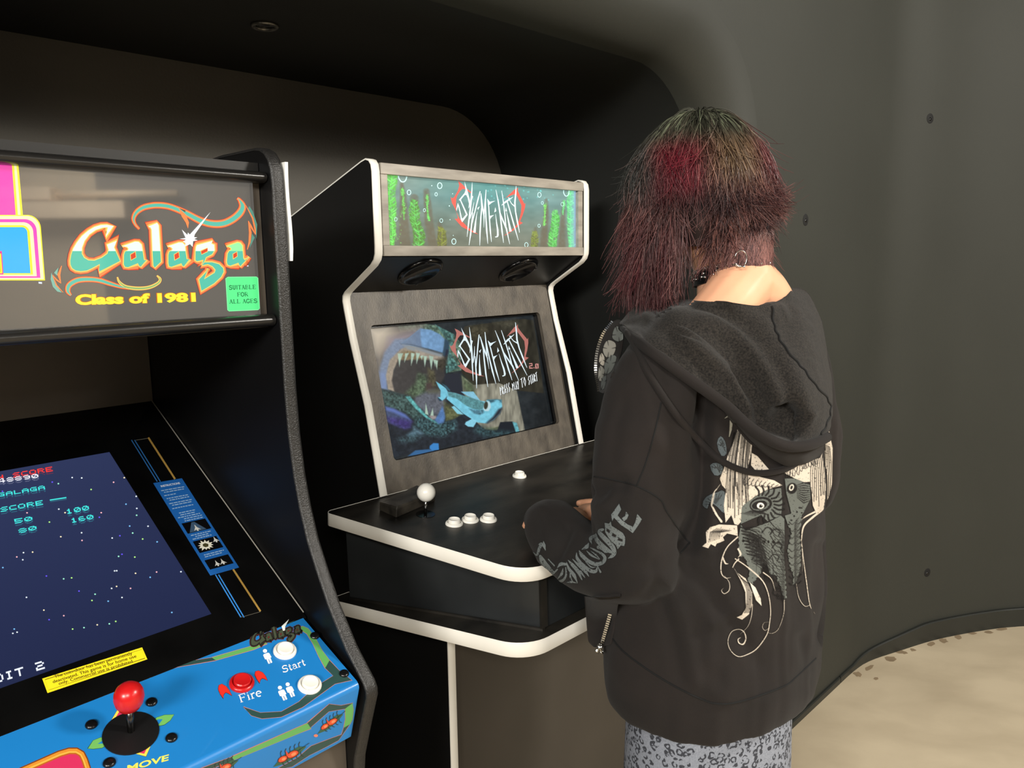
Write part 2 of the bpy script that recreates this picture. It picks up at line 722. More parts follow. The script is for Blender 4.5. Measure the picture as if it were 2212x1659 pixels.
for i in range(len(PLAN) - 1):
    for k in range(nz_ - 1):
        f.append((i * nz_ + k, (i + 1) * nz_ + k, (i + 1) * nz_ + k + 1, i * nz_ + k + 1))
fc.add(v, f)
WALL = struct(fc.build('wall_front', M_WALL, smooth=True))

# alcove lining: right, top, left
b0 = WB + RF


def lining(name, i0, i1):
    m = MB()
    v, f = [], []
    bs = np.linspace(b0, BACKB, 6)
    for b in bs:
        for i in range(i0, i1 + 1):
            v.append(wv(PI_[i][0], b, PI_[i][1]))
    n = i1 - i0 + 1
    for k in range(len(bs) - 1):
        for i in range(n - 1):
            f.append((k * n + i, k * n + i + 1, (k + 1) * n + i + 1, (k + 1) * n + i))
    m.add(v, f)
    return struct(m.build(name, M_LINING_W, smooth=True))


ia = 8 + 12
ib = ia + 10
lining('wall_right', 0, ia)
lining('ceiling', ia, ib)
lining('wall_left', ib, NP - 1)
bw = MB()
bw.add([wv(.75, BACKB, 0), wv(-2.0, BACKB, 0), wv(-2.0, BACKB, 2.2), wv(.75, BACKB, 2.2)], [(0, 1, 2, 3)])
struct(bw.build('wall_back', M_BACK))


# baseboard in two lengths with a small open joint
def plan_at(u):
    if u <= PLAN[0][0]:
        return WB
    return float(np.interp(u, PLAN[:, 0], PLAN[:, 1]))


def board(name, ua, ub, n):
    us = np.linspace(ua, ub, n)
    v, f = [], []
    for u in us:
        b = plan_at(u)
        db = (plan_at(u + .01) - plan_at(u - .01)) / .02
        nn = np.array([db, -1]) / math.hypot(db, 1)
        h = .024 + .054 * float(np.clip((u - 1.5) / .42, 0, 1)) ** .8
        t = .009 + .004 * float(np.clip((u - 1.5) / .4, 0, 1))
        for o, z in ((.0, 0), (t, 0), (t, h - .004), (t - .003, h), (0, h)):
            v.append(wv(u + nn[0] * o, b + nn[1] * o, z))
    for i in range(n - 1):
        for k in range(5):
            a, c = i * 5 + k, i * 5 + (k + 1) % 5
            f.append((a, c, c + 5, a + 5))
    f.append((0, 1, 2, 3, 4))
    f.append(tuple((n - 1) * 5 + k for k in range(5))[::-1])
    m = MB()
    m.add(v, f)
    return struct(m.build(name, M_BASE, smooth=False, auto=.5))


board('baseboard_right', .70, 1.385, 12)
board('baseboard_right', 1.389, 3.6, 60)


# black caps in the wall
def hit_plan(x, y):
    r = ray(x, y)
    best = None
    P = [np.array([.7, WB])] + [np.array(p) for p in PLAN]
    for a, b in zip(P[:-1], P[1:]):
        A, B_ = F2.wor(a[0], a[1], 0), F2.wor(b[0], b[1], 0)
        d = B_ - A
        n = np.array([d[1], -d[0], 0])
        if abs(r @ n) < 1e-9:
            continue
        t = ((A - CAMP) @ n) / (r @ n)
        Q = CAMP + r * t
        s = ((Q - A) @ d) / (d @ d)
        if t > 0 and -.001 <= s <= 1.001 and best is None:
            n = n / np.linalg.norm(n)
            if n @ r > 0:
                n = -n
            best = (Q, n)
    return best


for x, y in ((1740, 475), (2009, 256), (2003, 1237)):
    Q, n = hit_plan(x, y)
    m = MB()
    m.lathe([(.0, -.004), (.0165, -.004), (.0172, .0006), (.0160, .0012), (.0, .0012)], Q, n, 24)
    o = m.build('wall_plug', M_HOLE, WALL, auto=.6)
    m = MB()
    m.lathe([(.0, .001), (.0062, .001), (.0052, .0032), (.0028, .0044), (0, .0046)], np.array(Q) + np.array([-.2, .2, -.6]) * .004, n, 16)
    m.build('glint_dome', M_BLACKG, o, smooth=True)  # small gloss dome added to catch a glint

# adhesive smudges on the floor along the wall
rs = random.Random(3)
for px, py, lx, ly, r in ((1853, 1457, 9, 5, .4), (1878, 1442, 10, 4, -.5), (1925, 1423, 12, 5, .1), (1945, 1408, 14, 4, .2), (2012, 1391, 9, 4, -.2), (2038, 1384, 9, 5, .3),
                          (2070, 1376, 8, 5, .4), (2100, 1368, 9, 3, 0), (2136, 1366, 9, 3, .1), (2165, 1359, 12, 3, 0), (1893, 1466, 5, 3, 0), (1972, 1404, 7, 3, .3)):
    pts = [(px + q[0] * (1 + rs.uniform(-.3, .3)), py + q[1] * (1 + rs.uniform(-.3, .3))) for q in circ(0, 0, lx, ly, 11, r)]
    P = [onplane(x, y, (0, 0, 0), np.array([0, 0, 1.])) for x, y in pts]
    m = MB()
    m.add([(p[0], p[1], .0006) for p in P], [tuple(range(len(P)))])
    m.build('smudge', M_SMUDGE, D.objects['floor'])

# small dead downlight in the alcove ceiling
Q = onplane(572, 54, (0, 0, 2.085 - RF), np.array([0, 0, 1.]))
M_LAMP = pmat('dull_aluminium', (120, 118, 112), rough=.35, metal=.8, vs=20)
t = empty('recessed_light', (Q[0], Q[1], 2.085 - RF), label='small unlit round metal downlight in the shaded alcove ceiling', cat='ceiling light')
m = MB()
m.lathe([(.026, .0), (.027, -.003), (.024, -.006), (.019, -.005), (.018, -.001), (.018, 0)], (0, 0, 0), (0, 0, 1), 28)
m.build('trim_ring', M_LAMP, t, smooth=True)
m = MB()
m.lathe([(.0, -.003), (.016, -.003), (.0175, -.0005), (0, -.0005)], (0, 0, 0), (0, 0, 1), 24)
m.build('lens', M_BLACKG, t, smooth=True)

# the rest of the room behind the camera (seen in reflections, bounces light)
m = MB()
m.add([(5.6, -3.2, 0), (5.6, -1.62, 0), (5.6, -1.62, 3), (5.6, -3.2, 3)], [(0, 1, 2, 3)])
struct(m.build('wall_far', M_PALE))
m = MB()
m.add([(5.6, -1.62, 0), (5.6, 2.2, 0), (5.6, 2.2, 3), (5.6, -1.62, 3)], [(0, 1, 2, 3)])
struct(m.build('wall_far', M_PALE2))
m = MB()
m.box(5.35, 5.6, -3.2, -1.30, 1.94, 2.08)
m.box(5.38, 5.6, -3.2, -1.9, 2.095, 2.2)
struct(m.build('trim_1', M_BEAM, bevel=.004))
m = MB()
m.tube([(5.5, -1.9, 2.15), (5.5, -.9, 2.15)], .03, 10)
struct(m.build('trim_2', M_BEAM, smooth=True))
m = MB()
m.add([(-4, -3.2, 0), (5.6, -3.2, 0), (5.6, -3.2, 3), (-4, -3.2, 3)], [(0, 1, 2, 3)])
struct(m.build('wall_rear', M_PALE2))
m = MB()
m.add([(-4, -3.2, 3), (5.6, -3.2, 3), (5.6, 5, 3), (-4, 5, 3)], [(0, 1, 2, 3)])
struct(m.build('ceiling', M_ROOMC))
# ================================================================== left cabinet
C1 = empty('arcade_cabinet', F1.O, math.radians(90 - F1.ang),
           'black arcade cabinet with blue control panel and red ball joystick, nearest on the left', 'arcade machine')
M_TM = pmat('black_textured_tmolding', (34, 33, 32), rough=.38, var=.2, vs=200, bump=.5, bs=420)
M_SIDE1 = pmat('black_side_laminate', (6, 6, 7), rough=.42, var=.15, vs=6)
M_BAR = pmat('black_retainer_metal', (28, 27, 26), rough=.27, var=.15, vs=20)
M_GLASSB = pmat('smoked_bezel_glass', (9, 9, 9), rough=.12, var=.3, vs=14)
M_DARKW = pmat('black_board', (20, 19, 18), rough=.5, var=.1, vs=9)
M_BROWNB = pmat('grey_front_board', (82, 74, 65), rough=.55, var=.1, vs=9)
M_REDP = pmat('red_plastic', (196, 24, 26), rough=.28, var=.05, vs=10)
M_WHITEP = pmat('white_plastic', (242, 239, 230), rough=.3, var=.03, vs=10)
M_CHROME = pmat('chrome', (210, 210, 208), rough=.14, metal=1, var=.05, vs=30)
M_SCREW = pmat('black_screw', (14, 14, 15), rough=.25, var=.1, vs=30)
M_STEELD = pmat('dark_steel_shaft', (90, 88, 86), rough=.25, metal=1, var=.05)

PR1 = [(-.065, .005), (-.069, .751), (-.072, .775), (-.086, .818), (-.1065, .878), (-.110, .888), (-.1095, .8985), (-.103, .910), (-.064, .948), (-.024, 1.003),
       (.002, 1.050), (.023, 1.092), (.039, 1.140), (.050, 1.188), (.058, 1.250), (.0615, 1.319), (.062, 1.45), (.062, 1.618), (.064, 1.641), (.070, 1.656), (.080, 1.667), (.093, 1.673), (.108, 1.675), (.213, 1.675),
       (.36, 1.665), (.76, 1.59), (.76, .005)]


def inset2(poly, d):
    p = np.asarray(poly, float)
    n = len(p)
    A = 0
    for i in range(n):
        A += p[i][0] * p[(i + 1) % n][1] - p[(i + 1) % n][0] * p[i][1]
    sg = 1 if A > 0 else -1
    out = []
    for i in range(n):
        a, b, c = p[i - 1], p[i], p[(i + 1) % n]
        d1 = (b - a) / np.hypot(*(b - a))
        d2 = (c - b) / np.hypot(*(c - b))
        n1, n2 = sg * np.array([-d1[1], d1[0]]), sg * np.array([-d2[1], d2[0]])
        k = n1 + n2
        k = k / max(k @ n1, .3)
        out.append(b + k * d)
    return np.array(out)


def edge_strip(poly, i0, i1, sect):
    """sweep cross-section sect [(u, inset)] along profile points i0..i1"""
    offs = [inset2(poly, d) for _, d in sect]
    v, f = [], []
    k = len(sect)
    for i in range(i0, i1 + 1):
        for (u, _), o in zip(sect, offs):
            v.append((u, o[i][0], o[i][1]))
    n = i1 - i0 + 1
    for i in range(n - 1):
        for j in range(k - 1):
            f.append((i * k + j, i * k + j + 1, (i + 1) * k + j + 1, (i + 1) * k + j))
    return v, f


for sg in (1, -1):
    m = MB()
    ins = inset2(PR1, .0035)
    m.prism(ins, lambda b, z: (sg * .3095, b, z), lambda b, z: (sg * .2915, b, z))
    m.build('side_panel', M_SIDE1, C1)
    m = MB()
    v, f = edge_strip(PR1, 0, len(PR1) - 3, [(sg * .2905, .0045), (sg * .2910, .0015), (sg * .2935, .0003), (sg * .297, .0), (sg * .3035, .0), (sg * .307, .0003), (sg * .3098, .0015), (sg * .3103, .0045)])
    m.add(v, f)
    m.build('edge_molding', M_TM, C1, smooth=True)
# body boards
m = MB()
m.box(-.2905, .2905, .545, .56, 1.25, 1.425)
m.build('back_board', M_BROWNB, C1)
m = MB()
m.box(-.2905, .2905, .10, .56, 1.412, 1.424)
m.build('marquee_shelf', M_DARKW, C1)
m = MB()
m.box(-.2905, .2905, .10, .56, 1.640, 1.652)
m.build('top_board', M_DARKW, C1)
m = MB()
m.box(-.2905, .2905, .742, .758, .01, 1.58)
m.build('rear_board', M_DARKW, C1)
m = MB()
m.box(-.2905, .2905, -.048, -.032, .02, .84)
m.build('front_board', M_BROWNB, C1)
# marquee retainers
for nm, zc, h in (('marquee_retainer', 1.6300, .0155), ('marquee_retainer', 1.4235, .018)):
    m = MB()
    pr = [(.098, zc - h / 2), (.098, zc + h / 2)] + [(.086 - .012 * math.sin(a), zc + h / 2 * math.cos(a)) for a in np.linspace(0, math.pi, 9)]
    m.prism(pr, lambda b, z: (-.2895, b, z), lambda b, z: (.2895, b, z))
    m.build(nm, M_BAR, C1, auto=.6)

# marquee sheet and its print
M_MQ = pmat('smoked_marquee_sheet', (50, 47, 43), rough=.035, var=.04, vs=3, spec=1., coat=.6)
_b = M_MQ.node_tree.nodes['Principled BSDF']
_b.inputs['Emission Color'].default_value = (1, .95, .87, 1)
_b.inputs['Emission Strength'].default_value = .085
m = MB()
m.box(-.2890, .2780, .0965, .0995, 1.424, 1.632)
m.build('marquee_sheet', M_MQ, C1)
m = MB()
m.box(.2780, .2905, .1010, .104, 1.424, 1.632)
m.build('marquee_end_board', M_BROWNB, C1)
mq = Art(F1.plane((0, .0963, 1.5), (0, -1, 0)), (0, -1, 0))
# magenta panel and rounded window at the left
PINK, YEL, CREAM = (246, 70, 178), (255, 246, 60), (255, 250, 190)
mq.view(0, 340, 5.533)
mq.poly([(-1350, 20), (148, 72), (192, 700), (-1350, 700)], PINK)
mq.poly([(140, 72), (218, 76), (274, 700), (188, 700)], YEL, L=2)
mq.poly([(165, 74), (195, 75), (246, 700), (214, 700)], CREAM, L=3)


def win(x1, y0, y1, r, col, L):
    P = [(-1350, y0), (x1 - r, y0)] + [(x1 - r + r * math.sin(a) + (y0 + r * (1 - math.cos(a)) - y0) * .08, y0 + r * (1 - math.cos(a))) for a in np.linspace(.15, math.pi / 2, 8)] + [(x1 + .08 * (y1 - y0), y1), (-1350, y1)]
    mq.poly(P, col, L=L)


win(475, 688, 1470, 150, YEL, 4)
win(462, 700, 1458, 140, CREAM, 5)
win(425, 738, 1440, 130, (226, 80, 190), 6)
win(385, 776, 1420, 110, CREAM, 7)
win(345, 812, 1400, 85, YEL, 8)
win(318, 834, 1385, 60, (60, 176, 240), 9)
mq.poly([(-1350, 1120), (18, 1120), (38, 1400), (-1350, 1400)], (236, 60, 150), L=10)
mq.poly([(-1350, 1150), (8, 1150), (24, 1385), (-1350, 1385)], YEL, L=11)
mq.poly([(-30, 1180), (-10, 1180), (8, 1370), (-12, 1370)], (240, 190, 40), L=12)
mq.poly([(458, 1487), (500, 1490), (502, 1512), (460, 1508)], (215, 225, 240), L=4)

# the big lettering
GL = {
    'G': ([(1330, 630), (1200, 605), (1080, 610), (950, 650), (830, 720), (700, 830), (600, 960), (530, 1080), (490, 1200), (470, 1320), (475, 1400), (510, 1470), (580, 1515), (680, 1530), (800, 1515), (900, 1470),
           (1058, 1385), (1040, 1540), (1460, 1325), (1340, 1055), (1395, 922), (1200, 1000), (1235, 1100), (1210, 1180), (1100, 1260), (950, 1318), (830, 1312), (745, 1262), (700, 1180), (702, 1060), (755, 920),
           (850, 795), (980, 705), (1120, 660), (1215, 655), (1175, 850)], []),
    'a1': ([(1500, 1034), (1760, 940), (1830, 945), (1888, 1000), (1905, 1100), (1938, 1310), (1990, 1300), (1870, 1442), (1840, 1420), (1815, 1370), (1620, 1450), (1560, 1442), (1535, 1390), (1540, 1200), (1560, 1140), (1620, 1110), (1630, 1078), (1600, 1045)],
           [(1672, 1200), (1762, 1148), (1772, 1250), (1680, 1302)]),
    'l': ([(2020, 640), (2200, 568), (2228, 620), (2262, 1130), (2275, 1340), (2150, 1458), (2125, 1420), (2110, 1200), (2090, 700), (2070, 660)], []),
    'a2': ([(2400, 1036), (2632, 958), (2702, 960), (2752, 1010), (2762, 1120), (2787, 1292), (2840, 1290), (2732, 1432), (2702, 1420), (2682, 1370), (2482, 1442), (2437, 1430), (2422, 1370), (2422, 1200), (2442, 1140), (2497, 1110), (2507, 1080), (2472, 1045)],
           [(2542, 1200), (2622, 1150), (2637, 1250), (2552, 1300)]),
    'g1': ([(2972, 1050), (2990, 1010), (3302, 925), (3277, 980), (3332, 1002), (3342, 1110), (3292, 1190), (3172, 1250), (3136, 1335), (3092, 1400), (3122, 1300), (2992, 1332), (2962, 1310), (2962, 1150)],
           [(3072, 1130), (3202, 1070), (3197, 1132), (3082, 1190)]),
    'g2': ([(3140, 1352), (3292, 1350), (3432, 1390), (3512, 1470), (3522, 1540), (3472, 1640), (3332, 1770), (3082, 1920), (3034, 1692), (3172, 1545), (3212, 1470), (3134, 1690), (3342, 1560), (3362, 1500), (3302, 1430), (3212, 1390), (3092, 1412)], []),
    'a3': ([(3575, 1036), (3802, 958), (3852, 970), (3892, 1020), (3902, 1130), (3914, 1272), (3942, 1312), (4030, 1240), (3852, 1432), (3832, 1400), (3817, 1360), (3652, 1420), (3602, 1400), (3587, 1340), (3602, 1180), (3632, 1130), (3672, 1110), (3677, 1070), (3642, 1045)],
           [(3712, 1190), (3782, 1150), (3787, 1230), (3717, 1275)]),
}


def lettering(A, T, cols, ws, L0):
    """cols: outer, mid, inner line, top fill, bottom fill; T maps logo units to the current view"""
    tt = lambda P: [T(*p) for p in P]
    s = np.hypot(*(np.array(T(1001, 1000)) - np.array(T(1, 1000)))) / 1000
    for k, (P, h) in GL.items():
        for c, wd, L in zip(cols[:3], ws, (0, 1, 2)):
            A.line(tt(P), wd * s, c, True, L0 + L)
            if h:
                A.line(tt(h), wd * .55 * s, c, True, L0 + L + 1.5)
        top = cols[3] if k != 'a3' else cols[5]
        y0 = T(0, 1128)[1]
        if cols[6]:
            A.poly(tt(P), top, [tt(h)] if h else [], L0 + 3, split=(y0, cols[4]))
        else:
            A.poly(tt(P), cols[4], [tt(h)] if h else [], L0 + 3)
        if h:
            A.poly(tt(h), cols[0], L=L0 + 4.5)


mq.view(100, 420, 9.217)
OR0, OR1, OR2, TEAL = (214, 70, 44), (255, 138, 78), (255, 205, 100), (88, 186, 166)


def ribbon(pts, w, L, edge=(OR0, OR1), fill=TEAL, bw=58):
    P = crom(pts, n=5)
    W = np.interp(np.linspace(0, len(pts) - 1, len(P)), np.arange(len(pts)), w)
    mq.line(P, W + bw, edge[0], L=L)
    mq.line(P, W + bw * .62, edge[1], L=L + 1)
    mq.line(P, W * .78, fill, L=L + 2)


def B2(P, dx=2212, dy=0):
    return [(x + dx, y + dy) for x, y in P]


ribbon([(1850, 690), (1765, 590), (1735, 480), (1790, 360), (1920, 265), (2080, 225), (2212, 215), (2360, 225), (2512, 262), (2772, 370), (3062, 520), (3292, 585), (3512, 580), (3700, 500), (3850, 370), (3905, 240), (3850, 120), (3800, 75)],
       [0, 14, 40, 62, 74, 78, 80, 80, 78, 82, 96, 104, 108, 112, 112, 96, 30, 0], 2)
mq.poly(B2([(425, 278), (560, 400), (625, 560), (605, 680), (560, 560), (480, 440)]), OR1, L=5)
mq.poly(B2([(420, 270), (545, 355), (560, 320)]), (90, 78, 66), L=6)
mq.poly(B2([(1830, 230), (1900, 340), (1985, 600), (1972, 890), (1945, 700), (1880, 480), (1790, 290)]), (92, 150, 134), L=2)
mq.line(B2([(1755, 215), (1890, 470), (1938, 680), (1952, 800)]), [8, 30, 30, 10], OR1, L=6)
mq.line(B2([(1952, 800), (1860, 640), (1808, 530)]), [10, 40, 10], OR1, L=6)
mq.line(B2([(1805, 525), (1845, 760), (1830, 950), (1785, 1100)]), [8, 52, 40, 12], OR1, L=6)
mq.poly(B2([(1880, 780), (1935, 860), (1830, 1070), (1862, 900)]), (92, 150, 134), L=5)
dy = 1290
ribbon(B2([(490, 720), (430, 640), (440, 540), (520, 465), (650, 412), (850, 400), (1050, 420), (1250, 480), (1450, 540), (1650, 582)], 0, dy), [10, 60, 80, 84, 80, 74, 68, 60, 40, 16], 2, bw=44)
ribbon(B2([(1412, 355), (1450, 450), (1560, 540), (1700, 572), (1850, 582), (2000, 570), (2130, 530), (2240, 460), (2262, 390), (2200, 325)], 0, dy), [0, 20, 40, 44, 44, 42, 40, 34, 24, 0], 3, edge=((220, 140, 60), (252, 214, 110)), fill=(140, 178, 110), bw=34)
mq.poly(B2([(98, 262), (85, 400), (130, 550), (220, 645), (310, 665), (180, 500), (130, 350)], 0, dy), (126, 180, 164), L=2)
mq.line(B2([(118, 310), (200, 410), (290, 478)], 0, dy), [8, 30, 16], OR1, L=6)
mq.line(B2([(125, 330), (200, 520), (330, 660)], 0, dy), [8, 26, 10], OR1, L=6)
mq.line(B2([(285, 475), (245, 310), (300, 130)], 0, dy), [10, 58, 14], OR1, L=6)
mq.poly(B2([(150, 270), (235, 165), (212, 330)], 0, dy), (126, 180, 164), L=5)
lettering(mq, lambda x, y: (x, y), [OR0, OR1, OR2, (222, 255, 232), (84, 188, 166), (148, 250, 164), True], (122, 98, 40), 8)
mq.poly(B2([(1048, 350), (735, 795), (720, 850), (785, 858), (722, 888), (792, 915), (700, 932), (692, 1045), (640, 990), (545, 1035), (548, 968), (498, 940), (560, 902), (430, 885), (552, 868), (478, 700), (588, 808), (598, 760), (635, 800)]), (250, 253, 255), L=13)
mq.text('Class of 1981', B2([(572, 932), (2985, 858), (2972, 655), (566, 692)], 0, dy), (196, 110, 30), off=.085, L=2)
mq.text('Class of 1981', B2([(580, 922), (2978, 852), (2966, 664), (574, 700)], 0, dy), (255, 240, 62), off=.05, L=3)
mq.poly(B2([(1760, 1410), (1810, 1412), (1812, 1436), (1764, 1432)]), (220, 225, 240), L=3)
st = [(x + 2212, y + dy) for x, y in [(1400, 358), (1970, 352), (1996, 375), (2030, 980), (2005, 1004), (1425, 1032), (1400, 1010), (1360, 385)]]
mq.poly(st, (92, 238, 142), L=2)
mq.line(st, 14, (130, 245, 165), True, L=3)
GD = (20, 96, 58)
sertext(mq, 'SUITABLE', B2([(1420, 606), (1962, 592), (1955, 508), (1416, 522)], 2212, dy), GD, L=4)
sertext(mq, 'FOR', B2([(1582, 742), (1805, 734), (1800, 656), (1578, 662)], 2212, dy), GD, L=4)
sertext(mq, 'ALL AGES', B2([(1430, 884), (1990, 866), (1984, 786), (1424, 802)], 2212, dy), GD, L=4)
mq.build('marquee_print', cmat('backlit_marquee_print', emit=.86, rough=.06, base=.25, coat=.3), C1)

# bezel, screen
T2 = math.radians(29)
BN = np.array([0, -math.sin(T2), math.cos(T2)])
B0 = np.array([0, .045, .9725])


def bez(u, s, h=0.):
    """s: distance up the bezel, h: height above it"""
    return np.array([u, B0[1] + s * math.cos(T2), B0[2] + s * math.sin(T2)]) + BN * h


m = MB()
v = [bez(u, s, h) for h in (0, -.005) for u, s in ((-.2890, -.01), (.2890, -.01), (.2890, .585), (-.2890, .585))]
m.add(v, [(0, 1, 2, 3), (7, 6, 5, 4), (0, 4, 5, 1), (1, 5, 6, 2), (2, 6, 7, 3), (3, 7, 4, 0)])
m.build('bezel', M_GLASSB, C1, bevel=.0012, seg=1)
M_GLINT = pmat('bezel_edge_glint', (150, 146, 136), rough=.3, var=.05)  # pale grey stands in for the glint along the glass edge
m = MB()
m.tube([bez(-.2892, .586, .0005), bez(.2875, .586, .0005)], .0011, 6)
m.tube([bez(.2888, .58, .0005), bez(.2888, 0.0, .0005)], .0009, 6)
m.build('bezel_edge', M_GLINT, C1)

bp = F1.plane(B0, BN)
scr = Art(bp, BN, eps=.00012)
s0, s1 = (.093 - B0[1]) / math.cos(T2), (.436 - B0[1]) / math.cos(T2)
nx, ny = 24, 24
sv, stt, scl = [], [], []
for j in range(ny + 1):
    for i in range(nx + 1):
        fx, fy = i / nx, j / ny
        sv.append(bez(-.166 + .332 * fx, s0 + (s1 - s0) * fy, .0003))
        scl.append(lin(np.array([38, 45, 78]) + np.array([16, 18, 22]) * fy * (1 - .3 * fx)))
for j in range(ny):
    for i in range(nx):
        a = j * (nx + 1) + i
        stt.append((a, a + 1, a + nx + 2, a + nx + 1))
M_SCR = cmat('lit_screen', emit=.92, rough=.1, base=.05)
SCREEN1 = mesh_np('screen', np.array(sv), stt, M_SCR, C1, col=np.array(scl))
scr.view(0, 840, 3.253)
CY_, WH = (70, 232, 226), (240, 244, 255)
rs = random.Random(5)
GH = (58, 92, 120)
for t_, q, c in (('HIGH SCORE', [(-195, 672), (372, 580), (365, 548), (-200, 642)], (255, 62, 56)),
                 ('48890', [(-10, 664), (272, 626), (266, 598), (-14, 634)], (245, 245, 255)),
                 ('GALAGA', [(-15, 762), (318, 708), (311, 680), (-17, 736)], CY_),
                 ('SCORE', [(5, 868), (303, 816), (298, 784), (0, 836)], CY_),
                 ('50', [(106, 950), (230, 926), (224, 897), (98, 918)], CY_),
                 ('100', [(466, 884), (628, 852), (620, 820), (458, 849)], CY_),
                 ('80', [(135, 1018), (260, 990), (252, 962), (126, 988)], CY_),
                 ('160', [(500, 946), (660, 914), (651, 884), (491, 913)], CY_)):
    g = tuple(int(.25 * a + .75 * b) for a, b in zip(c, (44, 52, 88)))
    pixtext(scr, t_, [(x + 3, y + 16) for x, y in q], g, L=4)
    pixtext(scr, t_, q, c, L=6)
scr.line([(350, 784), (466, 766)], 8, CY_, L=6)
scr.line([(352, 794), (468, 776)], 8, (52, 96, 120), L=4)
STARS = [(507, 625), (574, 628), (873, 626), (798, 658), (367, 657), (410, 668), (640, 709), (885, 812), (961, 842), (413, 847), (457, 872), (711, 872), (698, 904), (960, 890), (347, 938), (911, 966), (1040, 967), (573, 1013),
         (427, 1041), (576, 1067), (842, 1034), (932, 1015), (1002, 1057), (1104, 1077), (788, 1050), (165, 1153), (229, 1149), (118, 1183), (857, 1164), (833, 1179), (947, 1184), (20, 1258), (805, 1281), (820, 1280), (952, 1298), (1100, 1289),
         (326, 1317), (447, 1337), (503, 1330), (1055, 1326), (1271, 1287), (784, 1404), (819, 1390), (917, 1404), (555, 1423), (668, 1445), (646, 1489), (760, 1494), (186, 1467), (857, 1468), (308, 1557), (448, 1596), (345, 1624), (768, 1653), (813, 1636),
         (1207, 1573), (160, 1203), (957, 757), (683, 1660), (190, 873), (17, 722), (590, 1680), (510, 1690), (100, 1690), (90, 1720), (120, 1712)]
SCOL = [(235, 245, 255), (170, 255, 220), (255, 240, 200), (130, 200, 255), (110, 90, 255), (240, 250, 255), (190, 255, 140), (255, 190, 200)]
for i, (x, y) in enumerate(STARS):
    scr.poly(circ(x, y, 6.2, 5.2, 8), SCOL[(i * 5) % 8], L=5)
scr.view(0, 1280, 2.633)
pixtext(scr, 'CREDIT 2', [(-200, 572), (256, 434), (246, 388), (-210, 528)], (238, 244, 255), L=6)
scr.build('screen_image', cmat('screen_light', emit=1.0, rough=.1, base=.05), SCREEN1)

# instruction strip and warning label on the bezel
ins = Art(bp, BN)
ins.view(0, 840, 3.253)
BL, GO = (44, 104, 168), (168, 134, 66)
for dx in (0, 22):
    ins.line([(924 + dx, 360), (1105 + dx, 652)], 7, BL)
    ins.line([(1514 + dx, 1306), (1693 + dx, 1606)], 8, (52, 128, 204))
ins.line([(1042, 342), (1230, 634)], 13, GO)
ins.line([(1638, 1268), (1830, 1563)], 13, GO)
ins.line([(955, 361), (1036, 348)], 3, (120, 116, 104))
ins.line([(1690, 1606), (1832, 1566)], 3, (90, 86, 78))
ins.poly([(1076, 663), (1278, 629), (1680, 1256), (1478, 1313)], (30, 94, 168), L=2)


def cardq(a, b, c, d):
    """card coordinates 0..1 across, 0..1 down -> pixels"""
    def q(x, y):
        t = np.array([1076, 663]) * (1 - x) + np.array([1278, 629]) * x
        e = np.array([1478, 1313]) * (1 - x) + np.array([1680, 1256]) * x
        return t * (1 - y) + e * y
    return [q(a, d), q(c, d), q(c, b), q(a, b)]


ins.text('INSTRUCTIONS', cardq(.18, .035, .84, .055), (225, 232, 240), off=.02, L=3)
yy = .085
for n_, x0, x1 in ((2, .1, .9), (1, .1, .5), (2, .12, .86), (2, .1, .88), (1, .1, .85)):
    for k in range(n_):
        a = x0 + (.06 if k else 0)
        while a < x1 - .03:
            wl = rs.uniform(.05, .14)
            ins.poly(cardq(a, yy, min(a + wl, x1), yy + .0085), (150, 178, 208), L=3)
            a += wl + .022
        yy += .021
    yy += .012
for ys in (.335, .357, .379, .401, .423, .575, .595, .615, .79, .81):
    a, x1 = .16 + rs.uniform(-.06, .12), .84 + rs.uniform(-.1, .06)
    while a < x1 - .03:
        wl = rs.uniform(.05, .14)
        ins.poly(cardq(a, ys, min(a + wl, x1), ys + .0085), (150, 178, 208), L=3)
        a += wl + .022
for y0_, y1_ in ((.445, .555), (.64, .765), (.845, .945)):
    ins.poly(cardq(.1, y0_, .92, y1_), (8, 8, 10), L=3)
GR = (205, 205, 200)


def ship(cx, cy, s, L=4):
    def q(x, y):
        return cardq(cx + x * s, 0, cx + x * s + .001, cy - y * s * .32)[0]
    ins.poly([q(0, 1), q(.25, .2), q(1, -.6), q(.3, -.35), q(.2, -.8), q(-.2, -.8), q(-.3, -.35), q(-1, -.6), q(-.25, .2)], GR, L=L)


ins.poly([cardq(.42, 0, .43, .455)[0], cardq(.52, 0, .53, .455)[0], cardq(.76, 0, .78, .55)[0], cardq(.18, 0, .2, .55)[0]], (60, 84, 110), L=4)
ship(.47, .52, .12, 5)
ship(.82, .675, .11)
P = []
for i in range(24):
    r_ = (.27 if i % 2 else .17) * rs.uniform(.85, 1.1)
    a = i / 24 * 2 * math.pi
    P.append(cardq(.42 + r_ * math.cos(a), 0, .9, .705 + r_ * .2 * math.sin(a))[0])
ins.poly(P, (226, 222, 205), L=4)
ins.poly([cardq(.42 + .1 * math.cos(a), 0, .9, .705 + .022 * math.sin(a))[0] for a in np.linspace(0, 6, 7)], (70, 66, 40), L=5)
ship(.42, .905, .11)
ship(.62, .903, .11)
ins.build('instruction_print', cmat('printed_card', rough=.3), C1)
wl_ = Art(bp, BN)
wl_.view(0, 1280, 2.633)
wl_.poly([(240, 490), (808, 312), (838, 380), (270, 572)], (240, 216, 34), L=1)
wl_.line([(256, 496), (806, 324), (824, 374), (276, 556)], 2, (120, 104, 20), True, L=2)
